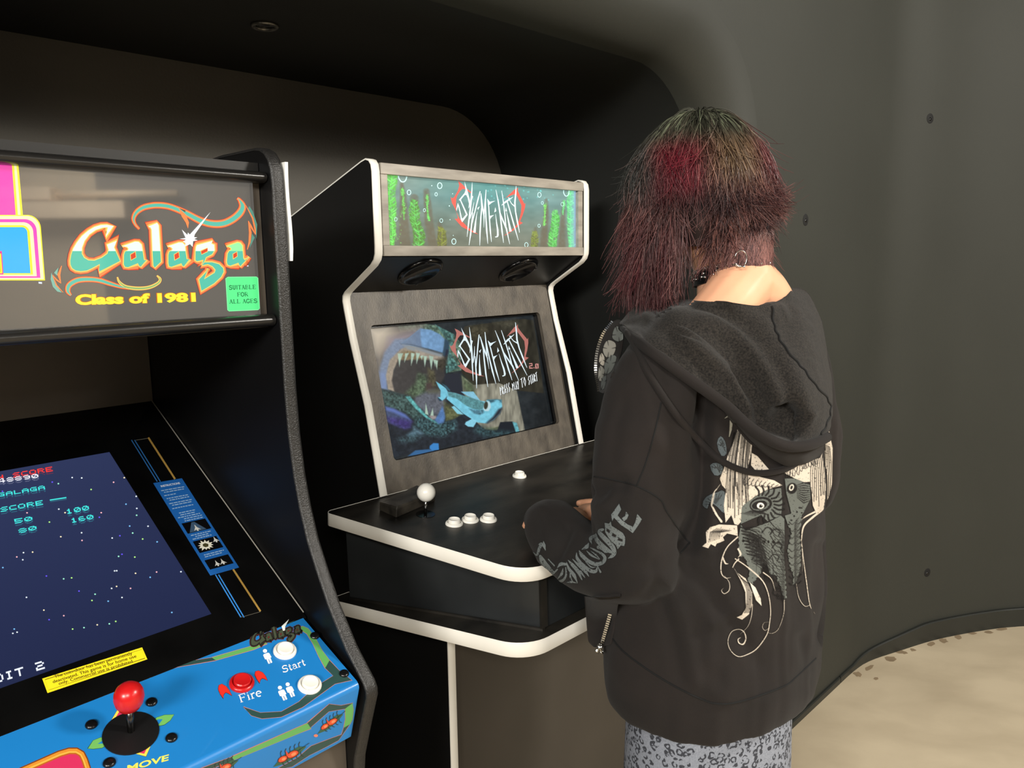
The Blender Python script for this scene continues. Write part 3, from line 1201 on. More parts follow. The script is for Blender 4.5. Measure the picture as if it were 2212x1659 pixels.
for t_, a, b in (('The coin-door has been permanently', (314, 493), (756, 358)), ('deactivated. This game is for home use', (304, 522), (779, 374)), ('only. Commercial use is prohibited.', (338, 532), (764, 402))):
    up = np.array([-7.5, -22])
    wl_.text(t_, [a, b, np.array(b) + up, np.array(a) + up], (52, 46, 10), off=.012, L=2)
wl_.build('warning_label', cmat('yellow_label', rough=.4), C1)

# control panel: folded sheet
T1 = math.radians(22)
PN = np.array([0, -math.sin(T1), math.cos(T1)])
P0 = np.array([.0, .045, .971])
cr = np.array([-.0985, .913])           # crease top
prf = [(.047, .972), (cr[0] + .010, cr[1] + .0042)]
arc0, arc1 = math.radians(90 + 22), math.radians(180 + 16)
cc = np.array([cr[0] + .0061, cr[1] - .0065])
prf = [(.046, .9715), (cr[0] + .0022, cr[1] + .0015)]
for a in np.linspace(arc0, arc1, 7):
    prf.append((cc[0] + .0085 * math.cos(a), cc[1] + .0085 * math.sin(a)))
prf.append((-.0745, .8185))
M_BLUE = pmat('blue_panel_overlay', (27, 121, 192), rough=.36, var=.03, vs=4, coat=.1)
m = MB()
v, f = [], []
for b, z in prf:
    v += [(-.2875, b, z), (.2830, b, z)]
for i in range(len(prf) - 1):
    f.append((2 * i, 2 * i + 1, 2 * i + 3, 2 * i + 2))
k = len(v)
for b, z in inset2(prf + [(.046, .8185)], .0015)[:len(prf)]:
    v += [(-.2875, b, z), (.2830, b, z)]
for i in range(len(prf) - 1):
    f.append((k + 2 * i, k + 2 * i + 2, k + 2 * i + 3, k + 2 * i + 1))
n = len(prf)
for i in range(n - 1):
    f += [(2 * i, 2 * i + 2, k + 2 * i + 2, k + 2 * i), (2 * i + 1, k + 2 * i + 1, k + 2 * i + 3, 2 * i + 3)]
f += [(0, k, k + 1, 1), (2 * n - 2, 2 * n - 1, k + 2 * n - 1, k + 2 * n - 2)]
m.add(v, f)
CP1 = m.build('control_panel', M_BLUE, C1, auto=.7)
_d = np.array(prf[0]) - np.array(prf[1])
_d = _d / np.hypot(*_d)
PN = np.array([0, -_d[1], _d[0]])
pp = F1.plane((0, prf[0][0], prf[0][1]), PN)
FN = np.array([0, -(cc[1] - .0015 - .8185), 0])
fa, fb = np.array(prf[-2]), np.array(prf[-1])
dd = (fb - fa) / np.hypot(*(fb - fa))
FN = np.array([0, dd[1], -dd[0]])
if FN[1] > 0:
    FN = -FN
fp = F1.plane((0, fa[0], fa[1]), FN)
pa = Art(pp, PN)
pa.view(0, 1280, 2.633)
GRN, DKG, PKL = (98, 168, 92), (44, 74, 70), (196, 128, 128)


def band(A, P, col, L=2, ol=4):
    A.line(P, ol, PKL, True, L=1)
    A.poly(P, col, L=L)


band(pa, [(850, 487), (920, 436), (1000, 402), (1205, 371), (1226, 386), (1010, 424), (925, 450)], DKG)
band(pa, [(1205, 371), (1420, 308), (1500, 282), (1520, 290), (1440, 326), (1226, 386)], GRN, 3)
band(pa, [(1690, 205), (1722, 192), (1752, 205), (1795, 262), (1832, 330), (1874, 386), (1850, 430), (1812, 362), (1780, 292), (1745, 235), (1712, 214)], GRN, 3)
band(pa, [(1874, 386), (1925, 440), (2000, 499), (1905, 520), (1822, 580), (1722, 652), (1600, 708), (1490, 718), (1430, 700), (1385, 652), (1480, 684), (1600, 678), (1700, 622), (1790, 540), (1895, 474), (1850, 430)], DKG)
# small lettering top right
qa, qb, qc, qd = np.array([1408, 232.]), np.array([1712, 150.]), np.array([1722, 268.]), np.array([1432, 338.])


def lt(x, y):
    fx, fy = (x - 380) / 3700, (y - 520) / 1420
    return tuple((1 - fy) * ((1 - fx) * qa + fx * qb) + fy * ((1 - fx) * qd + fx * qc))


lettering(pa, lt, [(120, 40, 40), (38, 38, 34), (38, 38, 34), (150, 178, 120), (70, 78, 60), (150, 178, 120), False], (230, 190, 60), 4)
pa.poly([lt(*p) for p in [(3260, 350), (2947, 795), (2900, 1045), (2757, 1035), (2700, 700)]], (235, 240, 235), L=9)
pa.line([lt(*p) for p in [(1860, 690), (1800, 400), (2200, 260), (2800, 370), (3300, 560), (3850, 400)]], 9, (60, 74, 58), L=3)
WHT = (236, 238, 240)


def person_icon(x, y, s=1.):
    pa.poly(circ(x, y, 12 * s, 11 * s), WHT, L=3)
    pa.poly([(x + .94 * a + .42 * b, y - .34 * a + .91 * b) for a, b in ((-15, 15), (11, 15), (17, 20), (19, 46), (12, 47), (11, 76), (1, 77), (0, 52), (-3, 52), (-3, 77), (-13, 76), (-13, 47), (-20, 46), (-20, 20))], WHT, L=3)


person_icon(1507, 333)
person_icon(1592, 542)
person_icon(1636, 523)
for P in ([(1270, 602), (1252, 578), (1241, 550), (1245, 528), (1262, 521), (1286, 535), (1304, 558), (1318, 588), (1300, 575), (1284, 568), (1272, 580)],
          [(1477, 516), (1460, 492), (1449, 468), (1453, 450), (1470, 445), (1494, 456), (1510, 476), (1521, 502), (1505, 492), (1490, 488), (1480, 498)]):
    pa.line(P, 4, (70, 30, 30), True, L=1)
    pa.poly(P, (226, 48, 36), L=3)
sertext(pa, 'Fire', [(1364, 628), (1494, 586), (1480, 542), (1350, 586)], WHT, L=3, thick=.15)
sertext(pa, 'Start', [(1608, 458), (1742, 412), (1730, 376), (1598, 422)], WHT, L=3, thick=.15)
for P in ([(862, 742), (890, 712), (935, 697), (990, 695), (968, 728), (935, 752), (890, 762)], [(500, 888), (530, 842), (570, 826), (622, 820), (625, 858), (580, 884), (530, 890)]):
    pa.line(P, 4, (40, 70, 40), True, L=1)
    pa.poly(P, (110, 178, 92), L=2)
pa.poly([(868, 745), (900, 722), (925, 722), (905, 748)], (27, 121, 192), L=3)
pa.poly([(555, 862), (585, 842), (615, 836), (612, 858)], (27, 121, 192), L=3)
YL, CRM = (238, 214, 84), (206, 48, 92)
for P, Q in (([(634, 726), (676, 655), (720, 650), (730, 735)], [(655, 716), (684, 668), (700, 668), (700, 720)]), ([(722, 904), (868, 848), (830, 933)], [(752, 903), (846, 866), (820, 918)])):
    pa.line(P, 3, (60, 50, 20), True, L=1)
    pa.poly(P, YL, L=2)
    pa.poly(Q, CRM, L=3)
pa.text('MOVE', [(722, 1022), (958, 956), (962, 920), (724, 984)], (232, 222, 96), off=.03, L=3)
sg_ = [(-20, 1055), (330, 900), (390, 882), (440, 882), (480, 905), (500, 945), (530, 1035), (535, 1120), (0, 1330)]
for d, c in ((0, (120, 60, 20)), (7, (216, 140, 46)), (22, (236, 176, 72)), (32, (180, 96, 30)), (40, CRM)):
    pa.poly(inset2(sg_, d), c, L=2 + d / 10)
PCOL = cmat('panel_overlay_print', rough=.36)
pa.build('panel_print', PCOL, CP1)
fa_ = Art(fp, FN)
fa_.view(0, 1280, 2.633)
band(fa_, [(1748, 742), (1872, 634), (1940, 642), (2008, 628), (1965, 660), (1870, 676), (1762, 770)], DKG)
band(fa_, [(1748, 742), (1768, 772), (1700, 800), (1330, 952), (1318, 934)], GRN, 3)
band(fa_, [(1318, 934), (1330, 952), (1140, 1025), (1020, 1075), (1010, 1050)], DKG)
band(fa_, [(2004, 628), (2010, 668), (2004, 722), (1990, 748), (1955, 768), (1964, 720), (1962, 660)], GRN, 3)
band(fa_, [(1990, 748), (1955, 768), (1942, 808), (1880, 830), (1770, 872), (1690, 940), (1560, 1010), (1660, 990), (1760, 925), (1850, 880), (1925, 840), (1960, 790)], DKG)


def bug(cx, cy, s, r):
    def q(x, y):
        a = math.radians(r)
        return (cx + s * (x * math.cos(a) + y * math.sin(a)), cy + s * (-x * math.sin(a) + y * math.cos(a)))
    fa_.poly([q(*p) for p in [(-2.2, .35), (-.6, -.35), (1.6, -.5), (2.4, -.1), (1.2, .35), (-.8, .6)]], (52, 92, 68), L=4)
    for x in (-.9, -.3, .3, .9, 1.5):
        fa_.line([q(x, 0), q(x + .2, -.75), q(x + .45, -.95)], .09 * s, (40, 50, 44), L=4)
        fa_.line([q(x, .1), q(x - .1, .6), q(x + .1, .8)], .09 * s, (40, 50, 44), L=4)
    for x, rx, ry in ((-.75, .62, .32), (.55, .75, .36)):
        P_ = [q(*p) for p in circ(x, 0, rx, ry, 14)]
        fa_.line(P_, .1 * s, (90, 30, 22), True, L=5)
        fa_.poly(P_, (224, 84, 46), L=5)
        fa_.poly([q(*p) for p in circ(x + .1, .02, rx * .45, ry * .5, 10)], (244, 140, 92), L=6)
    fa_.poly([q(*p) for p in [(-.2, -.1), (.0, -.8), (.15, -.1)]], (214, 70, 46), L=6)
    fa_.line([q(1.2, -.1), q(2.9, -.35)], .06 * s, (30, 40, 36), L=6)


bug(1872, 745, 40, 32)
bug(1640, 930, 48, 26)
bug(1262, 1000, 44, 24)
fa_.poly(circ(1795, 812, 12, 8), (232, 130, 100), L=6)
fa_.build('front_print', PCOL, CP1)
# the bits on the panel


def pushbutton(par, P, n, mat, r=.0165, hollow=False, h=.007):
    m = MB()
    m.lathe([(.0, .0), (r, .0), (r * 1.0, .0022), (r * .93, .0042), (r * .80, .0050), (r * .74, .0040), (r * .74, .001), (0, .001)], P, n, 32)
    b = m.build('button', mat, par, smooth=False, auto=.7)
    m = MB()
    if hollow:
        m.lathe([(.0, .0015), (r * .69, .0015), (r * .69, h + .001), (r * .63, h + .0025), (r * .56, h + .0015), (r * .44, h - .0005), (0, h - .001)], P, n, 32)
    else:
        m.lathe([(.0, .0015), (r * .70, .0015), (r * .70, h), (r * .63, h + .0012), (r * .4, h + .0004), (0, h)], P, n, 32)
    m.build('plunger', mat, b, auto=.7)
    return b


def zp(x, y):
    return pp(x / 2.633, 1280 + y / 2.633)


pushbutton(C1, zp(1620, 334), PN, M_WHITEP)
pushbutton(C1, zp(1761, 528), PN, M_WHITEP)
pushbutton(C1, zp(1375, 517), PN, M_REDP)
for q in ((520, 752), (862, 624), (975, 827), (622, 969), (1790, 247), (1957, 462)):
    m = MB()
    m.lathe([(0, 0), (.0072, 0), (.0068, .0018), (.0048, .0032), (.002, .0036), (0, .0034)], zp(*q), PN, 18)
    m.build('screw', M_SCREW, C1, smooth=True)
jw = zp(745, 800)
js = MB()
js.lathe([(0, .0), (.0315, .0), (.0315, .0012), (.012, .0035), (.0, .0035)], jw, PN, 40)
JS = js.build('joystick', M_BLACK, C1, auto=.7)
jd = np.array([.0, -.10, 1.]) / math.hypot(.10, 1.)
m = MB()
m.tube([jw + jd * .002, jw + jd * .035], .0042, 14)
m.build('shaft', M_STEELD, JS, smooth=True)
m = MB()
hb = .049
m.lathe([(0, hb - .0185), (.006, hb - .0180), (.0115, hb - .0145), (.0155, hb - .008), (.0172, hb), (.0164, hb + .0075), (.0135, hb + .0135), (.0085, hb + .0175), (.003, hb + .019), (0, hb + .0192)], jw, jd, 32)
m.build('ball_top', M_REDP, JS, smooth=True)
# white paper sign hung on the outer side, seen edge on
M_PAPER = pmat('white_foam_board', (225, 224, 218), rough=.6, var=.03)
sg = empty('sign_board', F1.wor(.3115, .06, 1.51), math.radians(90 - F1.ang), 'thin white board seen edge on beside the upper right edge of the blue-panelled cabinet', 'sign')
v, f = [], []
for i in range(9):
    z = .0 + .142 * i / 8
    bu = .0035 + .001 * math.sin(i * .8)
    v += [(bu - .0022, .004 + .0, z), (bu + .0022 - .001 * (i == 0), .0025, z), (bu + .0022 - .001 * (i == 0), .30, z), (bu - .0022, .30, z)]
for i in range(8):
    for k in range(4):
        a, b = i * 4 + k, i * 4 + (k + 1) % 4
        f.append((a, b, b + 4, a + 4))
f += [(0, 1, 2, 3), (32, 35, 34, 33)]
m = MB()
m.add(v, f)
m.build('board', M_PAPER, sg)
# ================================================================== middle cabinet
C2 = empty('arcade_cabinet', F2.O, math.radians(90 - F2.ang),
           'black arcade cabinet with white edge trim and green seaweed marquee, the one being played', 'arcade machine')
M_WTM = pmat('white_tmolding', (242, 238, 228), rough=.42, var=.03, vs=12)
M_SIDE2 = pmat('matte_black_side', (9, 9, 9), rough=.55, var=.15, vs=6)
M_PLY = pmat('stained_grey_plywood', (62, 56, 49), rough=.46, vs=16, c2=(100, 92, 81), stretch=(2.2, 2.2, 1.0), bump=.3, bs=160, detail=12)
M_PLYB = pmat('black_stained_plywood', (20, 19, 17), rough=.38, vs=9, c2=(56, 52, 46), bump=.12, bs=60, detail=7)
M_CPTOP = pmat('black_stained_panel', (9, 9, 8), rough=.40, vs=5, c2=(52, 48, 43), stretch=(1.5, 4, 1), bump=.1, bs=60, detail=9)
M_FRAMEG = pmat('brushed_grey_frame', (128, 122, 112), rough=.4, vs=9, c2=(176, 168, 156), stretch=(1, 5, 5), detail=6, bump=.05)
M_FRONT2 = pmat('brown_black_front_board', (64, 58, 51), rough=.5, var=.1, vs=4)
M_BOX = pmat('black_painted_box', (34, 36, 37), rough=.3, vs=7, c2=(44, 46, 47), bump=.06, bs=50)
M_CONE = pmat('black_speaker_cloth', (20, 21, 23), rough=.55, var=.2, vs=200, bump=.3, bs=500)

PR2 = [(-.018, .005), (-.018, .80), (-.018, .90), (.178, .960), (.192, 1.018), (.235, 1.209), (.281, 1.350), (.2965, 1.412), (.3000, 1.428), (.2985, 1.438), (.291, 1.4455), (.280, 1.452),
       (.192, 1.5015), (.180, 1.5125), (.175, 1.525), (.174, 1.54), (.174, 1.686), (.1765, 1.700), (.184, 1.709), (.196, 1.7125), (.212, 1.709), (.499, 1.617), (.66, 1.56), (.66, .005)]
for sg in (-1, 1):
    m = MB()
    m.prism(inset2(PR2, .0025), lambda b, z: (sg * .3335, b, z), lambda b, z: (sg * .3165, b, z))
    m.build('side_panel', M_SIDE2, C2)
    for i0, i1 in ((0, 1), (4, 21)):
        m = MB()
        v, f = edge_strip(PR2, i0, i1, [(sg * .3160, .003), (sg * .3160, .0006), (sg * .3166, .0), (sg * .3336, .0), (sg * .3342, .0006), (sg * .3342, .003)])
        m.add(v, f)
        m.build('edge_trim', M_WTM, C2, auto=.9)
for nm, x in (('rear_board', (.640, .655, .02, 1.56)), ('front_board', (.0, .014, .02, .802))):
    m = MB()
    m.box(-.3165, .3165, *x)
    m.build(nm, M_DARKW if nm == 'rear_board' else M_FRONT2, C2)
m = MB()
m.prism([(.2, 1.704), (.51, 1.606), (.64, 1.558), (.64, 1.546), (.51, 1.594), (.2, 1.692)], lambda b, z: (-.3165, b, z), lambda b, z: (.3165, b, z))
m.build('top_board', M_DARKW, C2)
# marquee box
MB_ = .187
for nm, x in (('frame_rail', (-.3125, .3125, 1.682, 1.704)), ('frame_rail', (-.3125, .3125, 1.5205, 1.5415)), ('frame_stile', (-.3125, -.2955, 1.5415, 1.682)), ('frame_stile', (.2955, .3125, 1.5415, 1.682))):
    m = MB()
    m.box(x[0], x[1], MB_ - (.012 if nm == 'frame_rail' else .010), MB_ + .004, x[2], x[3])
    m.build(nm, M_FRAMEG, C2, bevel=.0012)


# ---- painted canvases -------------------------------------------------
def vnoise(x, y, s, seed=0):
    """value noise on arrays"""
    r = np.random.default_rng(seed)
    t = r.random((64, 64))
    X, Y = x / s, y / s
    i, j = np.floor(X).astype(int), np.floor(Y).astype(int)
    fx, fy = X - i, Y - j
    fx, fy = fx * fx * (3 - 2 * fx), fy * fy * (3 - 2 * fy)
    g = lambda a, b: t[a % 64, b % 64]
    return (g(i, j) * (1 - fx) + g(i + 1, j) * fx) * (1 - fy) + (g(i, j + 1) * (1 - fx) + g(i + 1, j + 1) * fx) * fy


class Canvas:
    """a small raster of colours; becomes a fine mesh with the colours on its vertices"""

    def __init__(s, x0, y0, x1, y1, step):
        s.xs, s.ys = np.arange(x0, x1 + step * .5, step), np.arange(y0, y1 + step * .5, step)
        s.X, s.Y = np.meshgrid(s.xs, s.ys)
        s.C = np.zeros(s.X.shape + (3,))
        s.A = np.zeros(s.X.shape)
        s.soft = step * .7
        s.k = lambda P: P

    def view(s, x0, y0, sc):
        s.k = lambda P: np.array([x0, y0]) + np.asarray(P, float) / sc
        s.sc = sc

    def mask(s, P, soft=None):
        P = s.k(np.asarray(P, float))
        so = soft or s.soft
        x0, y0 = P.min(0) - 2 * so
        x1, y1 = P.max(0) + 2 * so
        a, b = np.searchsorted(s.ys, [y0, y1])
        c, d = np.searchsorted(s.xs, [x0, x1])
        M = np.zeros(s.X.shape)
        if a >= b or c >= d:
            return M
        X, Y = s.X[a:b, c:d], s.Y[a:b, c:d]
        ins = np.zeros(X.shape, bool)
        dist = np.full(X.shape, 1e9)
        n = len(P)
        for i in range(n):
            p, q = P[i], P[(i + 1) % n]
            cond = (p[1] > Y) != (q[1] > Y)
            with np.errstate(divide='ignore', invalid='ignore'):
                xi = (q[0] - p[0]) * (Y - p[1]) / (q[1] - p[1] + 1e-12) + p[0]
            ins ^= cond & (X < xi)
            e = q - p
            t = np.clip(((X - p[0]) * e[0] + (Y - p[1]) * e[1]) / (e @ e + 1e-9), 0, 1)
            dist = np.minimum(dist, np.hypot(X - p[0] - t * e[0], Y - p[1] - t * e[1]))
        sd = np.where(ins, dist, -dist)
        M[a:b, c:d] = np.clip(.5 + sd / (2 * so), 0, 1)
        return M

    def smask(s, P, w, soft=None):
        P = s.k(np.asarray(P, float))
        sc = getattr(s, 'sc', 1.)
        w = np.broadcast_to(np.asarray(w, float), (len(P),)) / sc / 2
        so = soft or s.soft
        M = np.zeros(s.X.shape)
        for i in range(len(P) - 1):
            p, q = P[i], P[i + 1]
            r = max(w[i], w[i + 1]) + 2 * so
            a, b = np.searchsorted(s.ys, [min(p[1], q[1]) - r, max(p[1], q[1]) + r])
            c, d = np.searchsorted(s.xs, [min(p[0], q[0]) - r, max(p[0], q[0]) + r])
            if a >= b or c >= d:
                continue
            X, Y = s.X[a:b, c:d], s.Y[a:b, c:d]
            e = q - p
            t = np.clip(((X - p[0]) * e[0] + (Y - p[1]) * e[1]) / (e @ e + 1e-9), 0, 1)
            ds = np.hypot(X - p[0] - t * e[0], Y - p[1] - t * e[1])
            ww = w[i] + (w[i + 1] - w[i]) * t
            k = np.clip(.5 + (ww - ds) / (2 * so), 0, 1) * np.clip(ww / (.35 * so), 0, 1)
            M[a:b, c:d] = np.maximum(M[a:b, c:d], k)
        return M

    def put(s, M, col, a=1.):
        """col: rgb, or (H,W,3) array"""
        c = np.asarray(col, float)
        M = M * a
        s.C = s.C * (1 - M[..., None]) + c * M[..., None]
        s.A = np.maximum(s.A, M) if True else s.A

    def poly(s, P, col, a=1., soft=None, n1=0., ns=4., seed=1, sx=1., sy=1.):
        M = s.mask(P, soft)
        c = np.asarray(col, float)
        if n1:
            k = vnoise(s.X * sx, s.Y * sy, ns, seed) + .5 * vnoise(s.X * sx, s.Y * sy, ns / 2.3, seed + 1) - .75
            c = np.clip(c * (1 + n1 * .85 * k[..., None]), 0, 255)
        s.put(M, c, a)
        return M

    def line(s, P, w, col, a=1., soft=None):
        M = s.smask(P, w, soft)
        s.put(M, col, a)

    def erase(s, M):
        s.A = s.A * (1 - M)

    def mesh(s, name, fn, mat, parent, alpha=False, smooth=False):
        H, W = s.X.shape
        idx = -np.ones(H * W, int)
        ok = np.zeros((H - 1, W - 1), bool)
        a = s.A
        if alpha:
            ok = (a[:-1, :-1] + a[1:, :-1] + a[:-1, 1:] + a[1:, 1:]) > .02
        else:
            ok[:] = True
        I = np.arange(H * W).reshape(H, W)
        Q = np.stack([I[:-1, :-1], I[1:, :-1], I[1:, 1:], I[:-1, 1:]], -1)[ok]
        used = np.unique(Q)
        V = np.zeros((len(used), 3))
        good = np.ones(len(used), bool)
        fx, fy = s.X.ravel()[used], s.Y.ravel()[used]
        for n in range(len(used)):
            p = fn(fx[n], fy[n])
            if p is None:
                good[n] = False
            else:
                V[n] = p
        idx[used] = np.arange(len(used))
        Q = idx[Q]
        Q = Q[good[Q].all(1)]
        col = lin(np.clip(s.C, 0, 255).reshape(-1, 3)[used] / 255. * .999999)
        cc = np.concatenate([col, a.ravel()[used][:, None] if alpha else np.ones((len(used), 1))], 1)
        return mesh_np(name, V, Q, mat, parent, smooth=smooth, col=cc)


def planefn(P, n, off=0.):
    """fast pixel -> local point for frame 2"""
    Pw, nw = F2.wor(*P), F2.dirw(n)
    k = (Pw - CAMP) @ nw
    R = np.stack([F2.W, F2.B, F2.Z])
    o = np.asarray(n) * off

    def f(x, y):
        r = ray(x, y)
        return R @ (CAMP + r * (k / (r @ nw)) - F2.O) + o
    return f


# ---- marquee picture
mqf = planefn((0, MB_ - .0005, 1.6), (0, -1, 0))
cv = Canvas(822, 368, 1250, 542, 1.25)
gx, gy = (cv.X - 822) / 428, (cv.Y - 368 - (cv.X - 822) * .05) / 165
nb = vnoise(cv.X, cv.Y * 2.2, 38, 3) * .6 + vnoise(cv.X, cv.Y * 2.2, 14, 4) * .4
base = np.stack([np.interp(gy, [0, .3, .6, 1], v) for v in ([136, 128, 120, 112], [148, 146, 130, 116], [138, 142, 120, 102])], -1)
teal = np.clip(1 - np.abs(gx - .55) * 1.9, 0, 1) * np.clip(1.15 - gy * 1.5, 0, 1)
base += np.stack([-30 * teal, 12 * teal, 16 * teal], -1)
base += ((nb - .5) * 26)[..., None]
base += (np.clip(gx - .72, 0, 1) * 30)[..., None] * np.array([.1, .8, .9])
cv.put(np.ones(cv.X.shape), base)
cv.view(820, 370, 9.218)


def darkweed(P, w, v=None):
    k = vnoise(cv.X, cv.Y, 5, 9)
    M = cv.smask(P, w, soft=2.2) * (.55 + .45 * k)
    cv.put(M, (112, 102, 84), .75)


darkweed([(440, 260), (470, 500), (480, 900), (500, 1470)], [70, 130, 170, 230])
darkweed([(930, 400), (960, 700), (980, 1000), (1060, 1480)], [120, 150, 170, 170])
darkweed([(1190, 1040), (1230, 1250), (1240, 1480)], [60, 150, 190])
darkweed([(690, 540), (700, 620)], [170, 150])


def frond(mid, hw, c1, c2, seed, dens=1., xs=None):
    """a seaweed blade: midrib points, half widths; comb of leaf strokes"""
    r = np.random.default_rng(seed)
    mid = crom(mid, n=10)
    W = np.interp(np.linspace(0, len(hw) - 1, len(mid)), np.arange(len(hw)), hw)
    L_, R_ = mid.copy(), mid.copy()
    L_[:, 0] -= W
    R_[:, 0] += W
    M = cv.mask(np.concatenate([L_, R_[::-1]]), 1.0)
    k = vnoise(cv.X, cv.Y, 2.6, seed) * .5 + vnoise(cv.X + cv.Y * .6, cv.Y - cv.X * .5, 4.2, seed + 2) * .5
    cut = np.clip((k - .46 + .1 * dens) * 6, 0, 1)
    cv.put(M * (.35 + .65 * cut), c2, .9)
    for i in range(len(mid)):
        for sgn in (-1, 1):
            if r.random() < .5 * dens:
                p = mid[i] + r.normal(0, 14, 2)
                l = W[i] * r.uniform(.6, 1.05)
                q = p + np.array([sgn * l, -l * r.uniform(.5, .9)])
                cv.line([p, (p + q) / 2 + np.array([0, 8]), q], [8, 16, 4], np.array(c1) * r.uniform(.8, 1.12), .85)
    for _ in range(int(120 * dens)):
        i = r.integers(len(mid))
        p = mid[i] + np.array([r.uniform(-1, 1) * W[i], r.normal(0, 12)])
        q = p + np.array([r.normal(0, 14), -r.uniform(8, 30)])
        cv.line([p, q], [9, 3], np.array(c1) * r.uniform(.75, 1.15), .8)
    cv.line(mid, 12, np.array(c1) * .95, .8)


G1, G1b = (136, 252, 124), (104, 190, 78)
frond([(250, 30), (225, 250), (190, 450), (225, 700), (250, 950), (260, 1200), (240, 1470)], [110, 130, 125, 115, 70, 60, 50], G1, G1b, 11)
for q in range(60):
    r = random.Random(q)
    x, y = r.uniform(140, 440), r.uniform(820, 1460)
    cv.line([(x, y), (x + r.uniform(-12, 12), y - r.uniform(8, 34))], [9, 3], (150, 240, 120), .75)
frond([(690, 570), (690, 750), (700, 950), (760, 1150), (790, 1300), (770, 1480)], [60, 105, 105, 110, 120, 110], (120, 226, 110), (94, 138, 66), 12)
frond([(440, 350), (462, 450), (470, 600), (480, 740), (486, 950)], [26, 30, 20, 30, 6], (128, 232, 112), (110, 120, 72), 13, .6)
frond([(945, 480), (945, 580), (948, 700), (965, 880), (990, 980)], [26, 30, 10, 22, 8], (128, 240, 120), (108, 116, 78), 14, .6)
frond([(1215, 1110), (1240, 1250), (1240, 1480)], [40, 85, 95], (150, 160, 78), (104, 108, 60), 15, .8)
cv.view(1100, 390, 10.37)
darkweed([(830, 440), (830, 800), (780, 1200), (780, 1500)], [70, 110, 150, 180])
darkweed([(1220, 480), (1200, 900), (1180, 1490)], [60, 110, 160])
darkweed([(590, 1080), (570, 1300), (560, 1490)], [60, 150, 170])
frond([(1020, 680), (1040, 850), (1020, 1050), (980, 1250), (970, 1490)], [55, 90, 95, 105, 90], (130, 232, 128), (88, 170, 80), 16)
frond([(1390, 220), (1370, 450), (1380, 700), (1370, 1000), (1380, 1250), (1390, 1500)], [60, 85, 80, 75, 70, 60], (136, 250, 160), (104, 208, 130), 17)
frond([(805, 540), (805, 620), (800, 750), (790, 900), (785, 1000)], [26, 30, 14, 18, 8], (140, 240, 120), (110, 130, 80), 18, .6)
frond([(1235, 460), (1220, 560), (1205, 750)], [26, 24, 8], (130, 240, 150), (100, 150, 110), 19, .6)
frond([(570, 1160), (570, 1280), (565, 1490)], [45, 75, 80], (150, 166, 84), (100, 108, 62), 20, .8)
cv.put(np.clip((cv.X - 1228) / 14, 0, 1) * .55, (150, 190, 240))
r = np.random.default_rng(5)
for _ in range(34):
    x, y = r.uniform(1020, 1195), r.uniform(400, 432)
    cv.put(np.exp(-((cv.X - x) ** 2 + (cv.Y - y) ** 2) / r.uniform(.8, 2.4)), (130, 236, 236), .7)


def mq_ok(x, y):
    p = mqf(x, y)
    return p if abs(p[0]) < .3 and 1.535 < p[2] < 1.688 else None


cv.mesh('marquee_sheet', mq_ok, cmat('backlit_seaweed_marquee', emit=.92, rough=.16, base=.3, coat=.1), C2)
ml = Art(planefn((0, MB_ - .0005, 1.6), (0, -1, 0)), (0, -1, 0))
BUB = (206, 250, 246)
ml.view(820, 370, 9.218)
for x, y, rx, ry, wd in ((585, 420, 36, 48, 14), (1197, 287, 44, 58, 17), (1125, 458, 24, 34, 12), (892, 775, 22, 32, 9), (1228, 982, 28, 38, 10), (1478, 1398, 41, 54, 14), (322, 955, 26, 38, 9)):
    ml.line(circ(x, y, rx, ry, 26), wd, BUB, True, L=1)
ml.line(crom([(372, 72), (380, 130), (420, 195), (465, 212), (510, 190), (536, 130), (536, 85)]), [16, 20, 24, 28, 24, 20, 14] and 22, BUB, L=1)
for x, y, s in ((1038, 287, 12), (1453, 448, 10), (1388, 690, 13), (1402, 963, 10), (1466, 1277, 9)):
    ml.poly(circ(x, y, s, s, 10), (205, 240, 236), L=1)
ml.view(1100, 390, 10.37)
for x, y, rx, ry, wd in ((675, 320, 38, 54, 14), (742, 502, 23, 33, 10), (668, 1012, 26, 36, 10), (383, 1441, 38, 52, 12), (1190, 530, 32, 44, 8)):
    ml.line(circ(x, y, rx, ry, 26), wd, BUB, True, L=1)
ml.line(crom([(1222, 200), (1218, 270), (1250, 335), (1285, 348), (1325, 315), (1340, 240), (1335, 205)]), 20, BUB, L=1)


